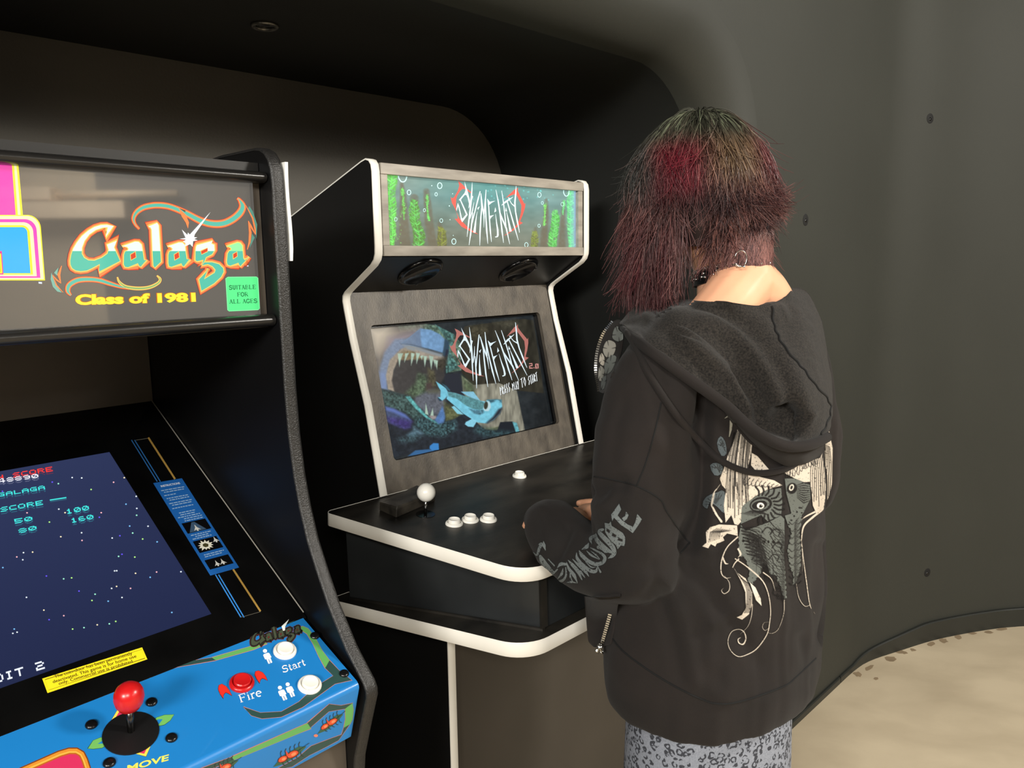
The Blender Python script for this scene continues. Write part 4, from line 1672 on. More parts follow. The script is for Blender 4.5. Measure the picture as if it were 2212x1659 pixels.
def swim(A, T, white, red, L):
    """jagged lettering and its two red brackets, drawn in the marquee's own coordinates"""
    def S(P, w):
        A.line([T(*p) for p in P], np.asarray(w, float) * T.s, white, L=L + 1)

    def P_(P):
        A.poly([T(*p) for p in P], white, L=L + 1)

    def R_(P):
        A.poly([T(*p) for p in P], red, L=L)
    R_([(310, 118), (375, 165), (460, 250), (600, 365), (596, 392), (470, 300), (400, 290), (340, 350), (285, 440), (262, 520), (255, 640), (262, 800), (330, 950), (500, 1130), (600, 1210), (760, 1310), (640, 1270), (380, 1135), (290, 1030),
        (228, 960), (290, 965), (300, 920), (240, 740), (165, 600), (136, 462), (165, 505), (215, 480), (300, 330), (330, 220)])
    R_([(1650, 255), (1640, 330), (1690, 440), (1770, 590), (1795, 635), (1815, 600), (1800, 720), (1750, 880), (1690, 1020), (1755, 1052), (1660, 1110), (1540, 1220), (1400, 1310), (1325, 1345), (1480, 1235), (1600, 1120), (1665, 1010), (1715, 820), (1725, 660), (1640, 480), (1600, 400), (1480, 440), (1370, 495), (1480, 390), (1570, 305), (1620, 290)])
    # S
    P_([(445, 120), (510, 320), (575, 570), (590, 630), (535, 735), (548, 620), (520, 500), (490, 430), (455, 425), (375, 520), (370, 545), (520, 870), (395, 1040), (365, 980), (335, 800), (300, 670), (272, 790), (262, 740), (298, 605), (330, 680), (385, 930), (400, 960), (480, 865),
        (350, 555), (320, 540), (450, 380), (470, 320)])
    # W
    S([(620, 140), (612, 320), (600, 500), (575, 760), (535, 1080), (505, 1365)], [6, 26, 34, 34, 28, 6])
    P_([(600, 420), (642, 465), (605, 560)])
    S([(660, 590), (625, 780), (565, 960)], [6, 24, 22])
    S([(635, 820), (615, 1000), (585, 1300), (548, 1550)], [14, 26, 30, 8])
    S([(798, 345), (740, 560), (660, 880), (615, 1060)], [20, 28, 22, 22])
    # i
    P_([(735, 720), (790, 680), (750, 765)])
    S([(732, 800), (700, 1000), (668, 1270)], [6, 24, 56])
    # M
    S([(812, 390), (835, 700), (815, 900), (795, 1250), (790, 1560)], [16, 28, 28, 32, 8])
    S([(815, 400), (850, 700), (885, 900), (880, 1160)], [14, 30, 26, 4])
    S([(930, 310), (910, 600), (885, 860)], [14, 28, 26])
    S([(918, 560), (925, 900), (945, 1230), (970, 1520)], [20, 26, 34, 8])
    # F
    S([(962, 515), (990, 700), (1005, 950), (1025, 1230), (1052, 1480)], [8, 24, 24, 30, 8])
    P_([(960, 512), (1010, 580), (1140, 558), (1060, 600), (1000, 650), (975, 640)])
    P_([(1000, 900), (1110, 875), (1050, 925), (1010, 985)])
    # i
    P_([(1137, 700), (1160, 790), (1112, 820)])
    S([(1143, 850), (1165, 1050), (1190, 1210), (1195, 1330)], [6, 22, 36, 38])
    P_([(1175, 1300), (1214, 1330), (1195, 1370), (1140, 1380), (1130, 1360), (1170, 1350)])
    # N
    S([(1150, 310), (1200, 560), (1245, 850), (1290, 1250), (1322, 1500)], [8, 26, 30, 32, 8])
    S([(1235, 800), (1300, 980), (1385, 1180), (1460, 1530)], [16, 30, 34, 8])
    S([(1280, 330), (1320, 600), (1350, 860), (1375, 1150)], [10, 24, 24, 26])
    # i
    P_([(1375, 705), (1402, 795), (1362, 790)])
    S([(1388, 800), (1430, 1000), (1480, 1245)], [6, 30, 54])
    # T
    S([(1280, 658), (1370, 580), (1535, 472)], [12, 40, 8])
    P_([(1420, 480), (1470, 500), (1440, 530)])
    S([(1400, 560), (1470, 800), (1550, 1080), (1655, 1445)], [22, 24, 32, 8])
    # Y
    S([(1605, 205), (1595, 380), (1575, 600), (1590, 800), (1630, 1020), (1680, 1270)], [10, 28, 34, 26, 32, 10])
    S([(1450, 530), (1500, 620), (1580, 690)], [14, 18, 26])


class Aff:
    def __init__(s, M, o):
        s.M, s.o = np.array(M, float), np.array(o, float)
        s.s = math.sqrt(abs(np.linalg.det(s.M)))

    def __call__(s, x, y):
        return tuple(s.M @ np.array([x, y]) + s.o)


ml.view(960, 380, 10.37)
swim(ml, Aff([[1, 0], [0, 1]], (0, 0)), (236, 252, 252), (238, 98, 84), 3)
ml.build('marquee_print', cmat('backlit_letters', emit=.9, rough=.3, base=.3), C2)

# ---- speaker board and speakers
sb0, sb1 = np.array([.186, 1.519]), np.array([.2925, 1.455])
sd_ = (sb1 - sb0) / np.hypot(*(sb1 - sb0))
SN = np.array([0, -abs(sd_[1]), -abs(sd_[0])])
m = MB()
th = np.array([-SN[1], -SN[2]]) * .008
m.prism([tuple(sb0), tuple(sb1 + sd_ * .03), tuple(sb1 + sd_ * .03 + th), tuple(sb0 + th)], lambda b, z: (-.3165, b, z), lambda b, z: (.3165, b, z))
m.build('speaker_board', M_BLACK, C2)
spf = planefn((0, sb0[0], sb0[1]), SN)
for px, py in ((908, 587), (1120, 583)):
    c = spf(px, py)
    m = MB()
    m.lathe([(.0405, 0), (.052, 0), (.0535, .0015), (.052, .004), (.0465, .0065), (.043, .0065), (.0405, .003)], c, SN, 40)
    s_ = m.build('speaker', M_BLACKG, C2, smooth=True)
    m = MB()
    m.lathe([(.0, .002), (.012, .0022), (.03, .0012), (.041, .0008), (.041, 0), (0, 0)], c, SN, 32)
    m.build('speaker_cloth', M_CONE, s_, smooth=True)
    e1 = np.array([1., 0, 0])
    e2 = np.cross(SN, e1)
    for k in range(4):
        a = math.radians(20 + 90 * k)
        m = MB()
        m.lathe([(0, 0), (.0042, 0), (.0034, .0016), (0, .002)], c + (e1 * math.cos(a) + e2 * math.sin(a)) * .0475 + SN * .0055, SN, 12)
        m.build('screw', M_SCREW, s_, smooth=True)

# ---- screen bezel
bt = np.array([.2945 + .016, 1.447])
bb_ = np.array([.1915 + .016, 1.0185])
bd = (bt - bb_) / np.hypot(*(bt - bb_))
NB = np.array([0, -bd[1], bd[0]])
NB = NB if NB[1] < 0 else -NB
UPB = np.array([0, bd[0], bd[1]])
Hb = np.hypot(*(bt - bb_))
bzf = planefn((0, bb_[0], bb_[1]), NB)


def bzl(u, s, h=0.):
    return np.array([u, bb_[0], bb_[1]]) + UPB * s + NB * h


def us(x, y):
    p = bzf(x, y)
    return p[0], (p - bzl(0, 0)) @ UPB


hole = [us(*q) for q in ((797, 700), (1166, 677), (1209, 917), (853, 992))]
hu0, hu1 = (hole[0][0] + hole[3][0]) / 2, (hole[1][0] + hole[2][0]) / 2
hs1, hs0 = (hole[0][1] + hole[1][1]) / 2, (hole[2][1] + hole[3][1]) / 2
hp = rrect(hu0, hs0, hu1, hs1, .010, 5)
m = MB()
m.prism([(-.3163, -.045), (.3163, -.045), (.3163, Hb), (-.3163, Hb)], lambda u, s: tuple(bzl(u, s)), lambda u, s: tuple(bzl(u, s, -.010)), [hp])
m.build('screen_bezel', M_PLY, C2)
m = MB()
m.prism(rrect(hu0 - .02, hs0 - .02, hu1 + .02, hs1 + .02, .01), lambda u, s: tuple(bzl(u, s, -.010)), lambda u, s: tuple(bzl(u, s, -.017)), [rrect(hu0 + .002, hs0 + .002, hu1 - .008, hs1 - .005, .004)])
m.build('monitor_rim', M_BLACKG, C2)

# ---- screen picture
SPL = bzl(0, 0, -.0175)
scf = planefn(SPL, NB)
pv = Canvas(786, 672, 1212, 1000, 1.2)
X, Y = pv.X, pv.Y
nz1 = vnoise(X, Y, 12, 31)
nz2 = vnoise(X, Y, 4.5, 32)
nz3 = vnoise(X * .7, Y * .25, 5, 33)
base = np.zeros(X.shape + (3,)) + np.array([40, 46, 50])
base += ((nz1 - .5) * 14 + (nz2 - .5) * 8)[..., None]
rd = np.clip((X - 1130) / 60, 0, 1)
base = base * (1 - .35 * rd[..., None])
pv.put(np.ones(X.shape), base)
pv.view(720, 600, 3.607)
# green-brown rocks at the top and the mossy pillar
pv.poly([(500, 370), (720, 360), (800, 372), (940, 440), (1000, 520), (1000, 720), (900, 740), (860, 600), (780, 420), (520, 420)], (84, 106, 92), n1=.9, ns=5, seed=41)
pv.poly([(790, 362), (940, 440), (930, 520), (900, 560), (980, 700), (880, 745), (870, 620), (900, 500), (830, 410)], (78, 118, 114), n1=.9, ns=4, seed=42)
pv.poly([(1020, 380), (1300, 340), (1480, 320), (1560, 330), (1600, 600), (1640, 900), (1440, 880), (1090, 840), (1000, 740), (990, 520)], (50, 48, 40), n1=.5, ns=9, seed=43, sy=.4)
pv.poly([(1060, 380), (1160, 360), (1220, 400), (1190, 470), (1080, 480)], (78, 74, 58), a=.7, soft=6, n1=.7)
pv.poly([(1240, 345), (1420, 325), (1460, 370), (1330, 400)], (84, 82, 68), a=.6, soft=6, n1=.7)
pv.poly([(860, 750), (1000, 745), (1020, 960), (880, 880)], (42, 46, 56))
# stone pillar
pv.poly([(1000, 760), (1090, 835), (1290, 820), (1430, 880), (1495, 1195), (1440, 1215), (1400, 1120), (1310, 1125), (1290, 1160), (1180, 1190), (1120, 1130), (1060, 960), (1010, 900)], (138, 136, 122), n1=.55, ns=7, seed=44, sy=.28)
pv.poly([(1000, 760), (1090, 835), (1120, 960), (1040, 930), (1010, 850)], (74, 92, 64), a=.75, soft=5, n1=.6)
pv.poly([(1180, 1170), (1300, 1160), (1290, 1180), (1210, 1200)], (112, 120, 88), a=.8, soft=3)
pv.poly([(1300, 1125), (1395, 1120), (1420, 1215), (1270, 1215)], (30, 36, 44))
pv.poly([(1395, 1122), (1430, 1130), (1450, 1195), (1425, 1212)], (104, 176, 188), n1=.4)
# monster: haze at the upper left, ring of the jaw, blue head
pv.poly([(270, 395), (700, 362), (640, 420), (480, 500), (400, 620), (370, 880), (345, 760)], (140, 130, 120), soft=14)
pv.poly([(262, 390), (440, 380), (420, 460), (330, 560), (310, 500)], (222, 208, 184), a=.9, soft=22)
pv.poly([(430, 470), (620, 420), (680, 400), (600, 470), (480, 520), (400, 600)], (150, 138, 146), soft=8)
pv.poly([(480, 480), (600, 470), (640, 520), (520, 570), (460, 640), (420, 760), (420, 870), (365, 865), (362, 700), (400, 580)], (122, 138, 164), soft=3, n1=.15)
pv.poly([(362, 740), (412, 740), (425, 875), (370, 865)], (120, 146, 200), a=.7, soft=8)
pv.poly([(520, 560), (600, 520), (880, 620), (850, 660), (720, 610), (600, 585), (530, 600), (470, 720), (465, 800), (480, 890), (425, 870), (410, 760), (440, 640)], (160, 148, 132), soft=2, n1=.2)
pv.poly([(535, 575), (600, 560), (690, 590), (740, 640), (600, 640), (500, 720), (500, 650)], (130, 112, 84), soft=4, n1=.4)
pv.poly([(505, 640), (850, 650), (870, 760), (800, 900), (690, 960), (480, 895), (455, 800), (470, 740)], (62, 60, 60), soft=2, n1=.18, ns=6)
pv.poly([(660, 740), (720, 760), (760, 900), (640, 940), (560, 900), (640, 820)], (82, 100, 78), a=.9, soft=5, n1=.8)
pv.poly([(735, 700), (790, 730), (800, 840), (760, 860), (740, 800)], (88, 84, 62), a=.8, soft=4, n1=.7)
pv.poly([(720, 820), (770, 820), (770, 900), (720, 880)], (78, 62, 62), a=.8, soft=3)
pv.poly([(640, 930), (760, 870), (880, 880), (870, 1080), (730, 1060), (620, 980)], (98, 102, 112), soft=4, n1=.3)
pv.poly([(730, 880), (830, 860), (830, 900), (740, 900)], (92, 92, 72), a=.7, soft=4)
pv.poly([(530, 515), (680, 395), (760, 405), (830, 440), (870, 480), (860, 580), (850, 585), (760, 560), (600, 530)], (118, 158, 200), soft=1.5, n1=.18, ns=7)
pv.poly([(530, 515), (680, 395), (680, 470), (690, 545), (600, 530)], (112, 132, 160), soft=2, n1=.1)
pv.poly([(870, 470), (905, 500), (895, 590), (880, 640), (850, 590), (862, 530)], (52, 74, 92), soft=2)
pv.poly([(880, 560), (898, 560), (885, 640), (862, 640)], (40, 44, 60), soft=2)
pv.line([(520, 515), (600, 520), (760, 560), (850, 590)], [2, 5, 7, 4], (70, 80, 92), .8)
pv.poly([(540, 522), (700, 552), (850, 594), (852, 620), (700, 590), (580, 560)], (142, 150, 156), soft=3)
pv.poly([(640, 560), (830, 620), (860, 650), (820, 660), (700, 620), (640, 600)], (164, 152, 138), soft=3, n1=.2)
pv.poly([(800, 640), (890, 610), (880, 680), (850, 730), (800, 690)], (62, 58, 50), soft=4, n1=.5)
TOOTH = (176, 204, 186)
for a, b, c in (((502, 590), (535, 590), (514, 695)), ((560, 590), (590, 585), (553, 660)), ((605, 585), (635, 590), (606, 685)), ((645, 585), (675, 590), (648, 672)), ((676, 610), (700, 605), (690, 640)),
                ((702, 608), (730, 612), (712, 697)), ((745, 605), (780, 615), (763, 715)), ((788, 640), (815, 645), (808, 718)), ((520, 590), (545, 588), (524, 640)), ((780, 640), (796, 640), (792, 690))):
    pv.poly([a, b, c], TOOTH, soft=.9, n1=.15)
# lower jaw and mossy bank
pv.poly([(370, 865), (480, 895), (590, 925), (640, 990), (740, 1080), (830, 1135), (960, 1060), (1050, 1080), (1180, 1180), (1420, 1215), (1290, 1240), (470, 1400), (440, 1280), (400, 1100)], (38, 44, 52), soft=2, n1=.4, ns=6)
pv.poly([(372, 870), (580, 920), (630, 1000), (700, 1080), (640, 1110), (560, 1050), (400, 1000)], (62, 84, 82), soft=4, n1=.9, ns=4, seed=46)
pv.poly([(560, 925), (600, 925), (660, 1000), (740, 1085), (830, 1135), (820, 1148), (730, 1100), (640, 1020)], (96, 172, 172), soft=1.5, n1=.5)
pv.poly([(640, 1080), (830, 1130), (960, 1110), (960, 1180), (860, 1240), (720, 1230), (640, 1160)], (64, 96, 100), a=.75, soft=5, n1=1.3, ns=3, seed=47)
pv.poly([(720, 975), (742, 1070), (715, 1060)], TOOTH)
pv.poly([(775, 1015), (782, 1080), (755, 1075)], TOOTH)
pv.poly([(740, 1075), (800, 1075), (810, 1100), (770, 1105)], (160, 150, 150), soft=2)
pv.poly([(850, 1000), (875, 1080), (860, 1130), (820, 1140), (790, 1110), (820, 1060)], (86, 124, 178), soft=2, n1=.2)
pv.poly([(870, 1000), (1000, 1060), (940, 1100), (880, 1115)], (92, 98, 66), soft=2, n1=.5)
pv.poly([(860, 960), (930, 1000), (1000, 1062), (880, 1110), (872, 1060)], (96, 100, 70), a=.8, soft=3, n1=.5)
pv.poly([(408, 1005), (470, 1020), (560, 1065), (612, 1120), (600, 1165), (560, 1180), (480, 1150), (420, 1120)], (70, 82, 116), soft=2, n1=.2)
pv.poly([(408, 1005), (470, 1020), (560, 1065), (606, 1112), (560, 1090), (470, 1050), (412, 1032)], (96, 118, 186), soft=3)
pv.poly([(420, 1090), (540, 1100), (612, 1120), (600, 1165), (560, 1180), (440, 1130)], (66, 52, 120), a=.85, soft=5, n1=.5)
pv.poly([(620, 1150), (700, 1215), (600, 1250), (570, 1225), (620, 1190)], (84, 112, 126), soft=3, n1=.5)
pv.poly([(500, 1250), (640, 1225), (700, 1235), (620, 1280), (520, 1290)], (66, 92, 98), a=.6, soft=5, n1=1.2, ns=3)
pv.poly([(1120, 1150), (1260, 1190), (1400, 1200), (1360, 1230), (1180, 1240), (1100, 1200)], (58, 92, 96), a=.6, soft=6, n1=1.2, ns=4)
pv.poly([(580, 1390), (640, 1345), (760, 1335), (800, 1350), (690, 1375)], (58, 106, 156), soft=1.2)
pv.poly([(752, 1310), (780, 1288), (820, 1290), (824, 1342), (770, 1345), (750, 1330)], (62, 136, 206), soft=1)
# the fish
pv.view(930, 800, 10.37)
FB, FD = (124, 204, 228), (92, 146, 152)
pv.poly([(250, 290), (360, 350), (440, 440), (430, 470), (380, 440)], (58, 100, 116), soft=1)
pv.poly([(120, 245), (250, 330), (340, 400), (385, 470), (380, 560), (340, 620), (260, 680), (165, 600), (220, 600), (225, 450), (170, 360)], FB, soft=.8, n1=.12)
pv.poly([(160, 600), (260, 680), (210, 690), (165, 640)], (40, 70, 90), soft=.8)
pv.poly([(390, 480), (560, 510), (740, 570), (900, 610), (1110, 680), (1240, 700), (1270, 660), (1470, 650), (1590, 660), (1605, 820), (1560, 960), (1420, 1110), (1260, 1190), (1060, 1170), (920, 1090), (720, 960), (560, 810), (360, 640)], FB, soft=.8, n1=.14, ns=5)
pv.poly([(390, 480), (560, 510), (740, 570), (900, 610), (1110, 680), (1200, 720), (1180, 850), (1100, 890), (940, 860), (780, 780), (600, 640), (400, 580)], FD, soft=1, n1=.3, ns=3)
pv.poly([(860, 860), (1000, 890), (1110, 890), (1190, 870), (1200, 950), (1110, 1000), (980, 970)], (84, 132, 150), soft=2, n1=.5, ns=2.5)
pv.poly([(1600, 830), (1605, 870), (1560, 970), (1420, 1110), (1280, 1190), (1240, 1180), (1400, 1040), (1520, 870)], (46, 50, 58), soft=2.5)
pv.poly([(1270, 660), (1470, 650), (1590, 660), (1590, 720), (1480, 680), (1350, 730)], (58, 96, 110), soft=2)
pv.poly([(1420, 680), (1500, 660), (1560, 690), (1510, 720)], (120, 196, 220), soft=1)
pv.poly([(1180, 850), (1200, 900), (1240, 915), (1300, 910), (1350, 830), (1340, 740), (1310, 690), (1270, 690), (1210, 720)], (190, 222, 230), soft=1)
pv.poly(circ(1240, 785, 46, 88, 20, .12), (58, 58, 48), soft=1)
pv.poly([(680, 480), (960, 475), (1110, 675), (940, 620), (820, 570)], (138, 200, 226), soft=.8, n1=.1)
pv.poly([(470, 820), (530, 795), (740, 990), (600, 975)], (138, 210, 230), soft=.8)
pv.poly([(930, 1085), (1040, 1140), (960, 1270), (840, 1260), (770, 1210), (790, 1160)], (140, 212, 236), soft=.8, n1=.1)
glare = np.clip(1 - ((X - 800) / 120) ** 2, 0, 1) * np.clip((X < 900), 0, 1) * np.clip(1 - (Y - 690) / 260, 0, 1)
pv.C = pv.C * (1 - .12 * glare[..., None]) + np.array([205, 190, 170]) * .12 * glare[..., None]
sc_su = [us(*q) for q in ((797, 700), (853, 992))]


def scr_ok(x, y):
    p = scf(x, y)
    s = (p - bzl(0, 0)) @ UPB
    if hu0 - .03 < p[0] < hu1 + .012 and hs0 - .012 < s < hs1 + .012:
        return p
    return None


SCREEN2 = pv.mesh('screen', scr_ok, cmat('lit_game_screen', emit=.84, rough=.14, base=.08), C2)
sl = Art(planefn(SPL, NB), NB)
sl.view(970, 680, 9.217)
# the same lettering, sheared as it stands on the screen: fit three anchor points
A0 = np.array([[445, 120, 1], [505, 1365, 1], [1680, 1270, 1], [1605, 205, 1], [548, 1550, 1], [1150, 310, 1]], float)
A1 = np.array([[238, 248], [480, 1315], [1550, 1045], [1318, 155], [548, 1470], [915, 318]], float)
Mf = np.linalg.lstsq(A0, A1, rcond=None)[0].T
swim(sl, Aff(Mf[:, :2], Mf[:, 2]), (222, 240, 248), (178, 110, 102), 2)
PK = (202, 140, 134)
for seg_ in ([(1592, 975), (1650, 970), (1652, 1010), (1600, 1020), (1602, 1060), (1666, 1062)], [(1722, 980), (1765, 982), (1772, 1062), (1730, 1064), (1722, 980)]):
    sl.line(seg_, 17, PK, L=3)
sl.poly([(1680, 1045), (1697, 1045), (1698, 1066), (1682, 1066)], PK, L=3)
# jagged small line of words
STK = {'P': [[(.2, -.05), (.25, 1.05)], [(.2, 1), (.8, .75), (.3, .45)]], 'R': [[(.15, 0), (.25, 1.05)], [(.2, 1), (.85, .75), (.3, .5), (.9, -.1)]], 'E': [[(.9, 1.1), (.2, .6), (.8, .5), (.15, -.05), (.9, .1)]],
       'S': [[(.8, 1.1), (.2, .65), (.85, .4), (.25, -.1)]], 'L': [[(.3, 1.1), (.2, 0), (.85, .1)]], 'A': [[(.05, -.1), (.5, 1.1), (.95, -.1)], [(.2, .4), (.8, .4)]], 'Y': [[(.1, 1.05), (.5, .5)], [(.9, 1.1), (.45, -.15)]],
       'T': [[(.0, .95), (1., 1.1)], [(.5, 1.05), (.5, -.15)]], 'O': [[(.5, 1.1), (.1, .5), (.5, -.05), (.9, .5), (.5, 1.1)]]}


def jag(txt, bl, br, hgt, lean, col, w, L):
    bl, br = np.array(bl, float), np.array(br, float)
    n = len(txt)
    for i, ch in enumerate(txt):
        for st_ in STK.get(ch, []):
            P = []
            for x, y in st_:
                b = bl + (br - bl) * ((i + x * .82) / n)
                P.append(b + np.array([lean * y, -hgt * y]))
            sl.line(P, w, col, L=L)


for off_, c_, L_, w_ in ((6, (10, 10, 14), 4, 20), (0, (232, 238, 240), 5, 13)):
    jag('PRESS', (1020 + off_, 1600 + off_), (1225 + off_, 1510 + off_), 150, -18, c_, w_, L_)
    jag('PLAY', (1265 + off_, 1505 + off_), (1400 + off_, 1455 + off_), 130, -18, c_, w_, L_)
    jag('TO', (1435 + off_, 1435 + off_), (1545 + off_, 1395 + off_), 150, -18, c_, w_, L_)
    jag('START', (1580 + off_, 1385 + off_), (1770 + off_, 1290 + off_), 140, -18, c_, w_, L_)
sl.build('screen_lettering', cmat('screen_letters', emit=.95, rough=.2, base=.1), SCREEN2)

# ---- control deck
TP = math.radians(6)
CN = np.array([0, -math.sin(TP), math.cos(TP)])


def cpl(u, b, h=0.):
    return np.array([u, b, 1.016 + (b - .195) * math.tan(TP)]) + CN * h


def rounded(P, R, n=7):
    """round the corners of polygon P with radii R"""
    out = []
    m_ = len(P)
    for i in range(m_):
        a, b, c = np.array(P[i - 1], float), np.array(P[i], float), np.array(P[(i + 1) % m_], float)
        d1, d2 = (a - b) / np.hypot(*(a - b)), (c - b) / np.hypot(*(c - b))
        ang = math.acos(np.clip(d1 @ d2, -1, 1))
        t = R[i] / math.tan(ang / 2)
        p, q = b + d1 * t, b + d2 * t
        bis = (d1 + d2) / np.hypot(*(d1 + d2))
        o = b + bis * R[i] / math.sin(ang / 2)
        a0, a1 = math.atan2(*(p - o)[::-1]), math.atan2(*(q - o)[::-1])
        da = (a1 - a0 + math.pi) % (2 * math.pi) - math.pi
        for k in range(n + 1):
            al = a0 + da * k / n
            out.append((o[0] + R[i] * math.cos(al), o[1] + R[i] * math.sin(al)))
    return out


FOOT = rounded([(-.468, .198), (-.334, -.236), (.334, -.236), (.468, .198)], [.012, .075, .075, .012], 9)


def slab(name, top, th, matt, trim):
    """top(u,b,h) gives points; board with a pale band round its edge"""
    m = MB()
    ins = inset2(FOOT, .0016)
    m.prism([tuple(p) for p in ins], lambda u, b: tuple(top(u, b, 0.)), lambda u, b: tuple(top(u, b, -th)))
    o = m.build(name, matt, C2)
    m = MB()
    v, f = [], []
    sec = [(.0016, .0002), (.0006, .0007), (0, 0.0), (0, -th), (.0006, -th - .0007), (.0016, -th - .0002)]
    rings = [inset2(FOOT, d) for d, _ in sec]
    n = len(FOOT)
    for i in range(n):
        for r_, (d, h) in zip(rings, sec):
            v.append(tuple(top(r_[i][0], r_[i][1], h)))
    k = len(sec)
    for i in range(n):
        for j in range(k - 1):
            a, b = i * k + j, ((i + 1) % n) * k + j
            f.append((a, a + 1, b + 1, b))
    m.add(v, f)
    m.build('edge_band', M_WTM, o, auto=.8)
    return o


CP2 = slab('control_panel', cpl, .026, M_CPTOP, None)
slab('lower_shelf', lambda u, b, h: np.array([u, b, .832 + h]), .027, M_PLYB, None)
BX = inset2(FOOT, .026)
BX = [(-.436, .170), (-.262, -.208), (.262, -.208), (.436, .170)]
m = MB()
v = [(u, b, .832) for u, b in BX] + [tuple(cpl(u, b, -.026)) for u, b in BX]
m.add(v, [(0, 1, 2, 3), (7, 6, 5, 4), (0, 1, 5, 4), (1, 2, 6, 5), (2, 3, 7, 6), (3, 0, 4, 7)])
m.build('control_box', M_BOX, C2, bevel=.002)
m = MB()
m.prism([(-.4365, .168), (-.4395, .166), (-.270, -.2135), (-.2618, -.2125), (-.2618, -.205), (-.268, -.2055)], lambda u, b: (u, b, .832), lambda u, b: (u, b, .8365))
m.build('box_foot_strip', M_PLYB, C2)
m = MB()
v = []
for (u, b) in ((-.2705, -.212), (-.2545, -.2125), (-.2545, -.206), (-.2680, -.205)):
    v.append((u, b, .8365))
for (u, b) in ((-.2705, -.212), (-.2545, -.2125), (-.2545, -.206), (-.2680, -.205)):
    v.append(tuple(cpl(u, b, -.026)))
m.add(v, [(0, 1, 2, 3), (7, 6, 5, 4), (0, 1, 5, 4), (1, 2, 6, 5), (2, 3, 7, 6), (3, 0, 4, 7)])
m.build('corner_strip', M_PLYB, C2)

cpf = planefn(tuple(cpl(0, 0)), CN)
for px, py in ((981, 1132), (1015.5, 1124), (1055, 1123)):
    pushbutton(C2, cpf(px, py), CN, M_WHITEP, .0175, hollow=True, h=.0085)
pushbutton(C2, cpf(1122, 1029), CN, M_WHITEP, .0165, hollow=True, h=.0085)
jw = cpf(919, 1111)
m = MB()
m.lathe([(0, 0), (.0195, 0), (.0195, .0009), (.006, .0014), (0, .0014)], jw, CN, 32)
JS2 = m.build('joystick', M_BLACKG, C2, auto=.7)
m = MB()
m.tube([jw + CN * .001, jw + CN * .034], .0034, 14)
m.build('shaft', M_CHROME, JS2, smooth=True)
m = MB()
R_b = .0188
m.lathe([(R_b * math.sin(a), .047 - R_b * math.cos(a)) for a in np.linspace(0.001, math.pi - .001, 20)], jw, CN, 36)
m.build('ball_top', M_WHITEP, JS2, smooth=True)
# dark wooden block lying along the back of the deck
q0, q1, q2, q3 = cpf(819, 1103), cpf(856, 1119), cpf(940, 1083), cpf(901, 1068)
bl_ = [q0, q1, q2, q3]
v = []
for h, ins_ in ((0, 0), (.018, .0), (.0225, .004)):
    c_ = sum(bl_) / 4
    for k, p in enumerate(bl_):
        d_ = (p - c_) / np.linalg.norm(p - c_)
        v.append(p - d_ * ins_ + CN * (h + .0003 - (.004 if (k == 0 and h > .02) else 0)))
m = MB()
m.add(v, [(3, 2, 1, 0), (8, 9, 10, 11)] + [(a * 4 + k, a * 4 + (k + 1) % 4, a * 4 + 4 + (k + 1) % 4, a * 4 + 4 + k) for a in (0, 1) for k in range(4)])
m.build('wood_block', pmat('worn_black_wood', (30, 28, 25), rough=.42, vs=30, c2=(74, 69, 61), bump=.2, bs=120, detail=8), C2, bevel=.003, seg=3)
# ================================================================== the player
FP = Frame(45.2, F2.wor(-.052, -.449, 0))
PER = empty('person', FP.O, math.radians(90 - 45.2),
            'person with dark red layered hair, black hooded sweatshirt and grey leopard-print skirt, playing', 'person')
M_SKIN = pmat('skin', (236, 176, 140), rough=.5, var=.05, vs=14, spec=.35)
_b = M_SKIN.node_tree.nodes['Principled BSDF']
_b.inputs['Subsurface Weight'].default_value = .12
_b.inputs['Subsurface Radius'].default_value = (.012, .005, .003)
_b.inputs['Subsurface Scale'].default_value = .6
M_HOOD = pmat('black_cotton_fleece', (31, 29, 28), rough=.9, vs=5, c2=(40, 35, 33), bump=.25, bs=900, spec=.2, sheen=.04)
M_LINING = pmat('fuzzy_black_lining', (25, 24, 23), rough=.95, vs=330, c2=(52, 48, 44), bump=.5, bs=520, spec=.15, sheen=.08)
M_RIB = pmat('black_ribbed_cotton', (31, 29, 28), rough=.9, vs=6, c2=(40, 35, 33), bump=.2, bs=700, spec=.2, sheen=.03)
M_SEAM = pmat('black_seam_thread', (6, 6, 6), rough=.9, var=.1)
M_SILVER = pmat('silver_metal', (205, 203, 198), rough=.22, metal=1, var=.08, vs=60)
M_BOOT = pmat('black_boot_leather', (16, 15, 15), rough=.4, var=.1)
M_LEATHER = pmat('black_choker_leather', (12, 12, 12), rough=.4, var=.1, vs=30)


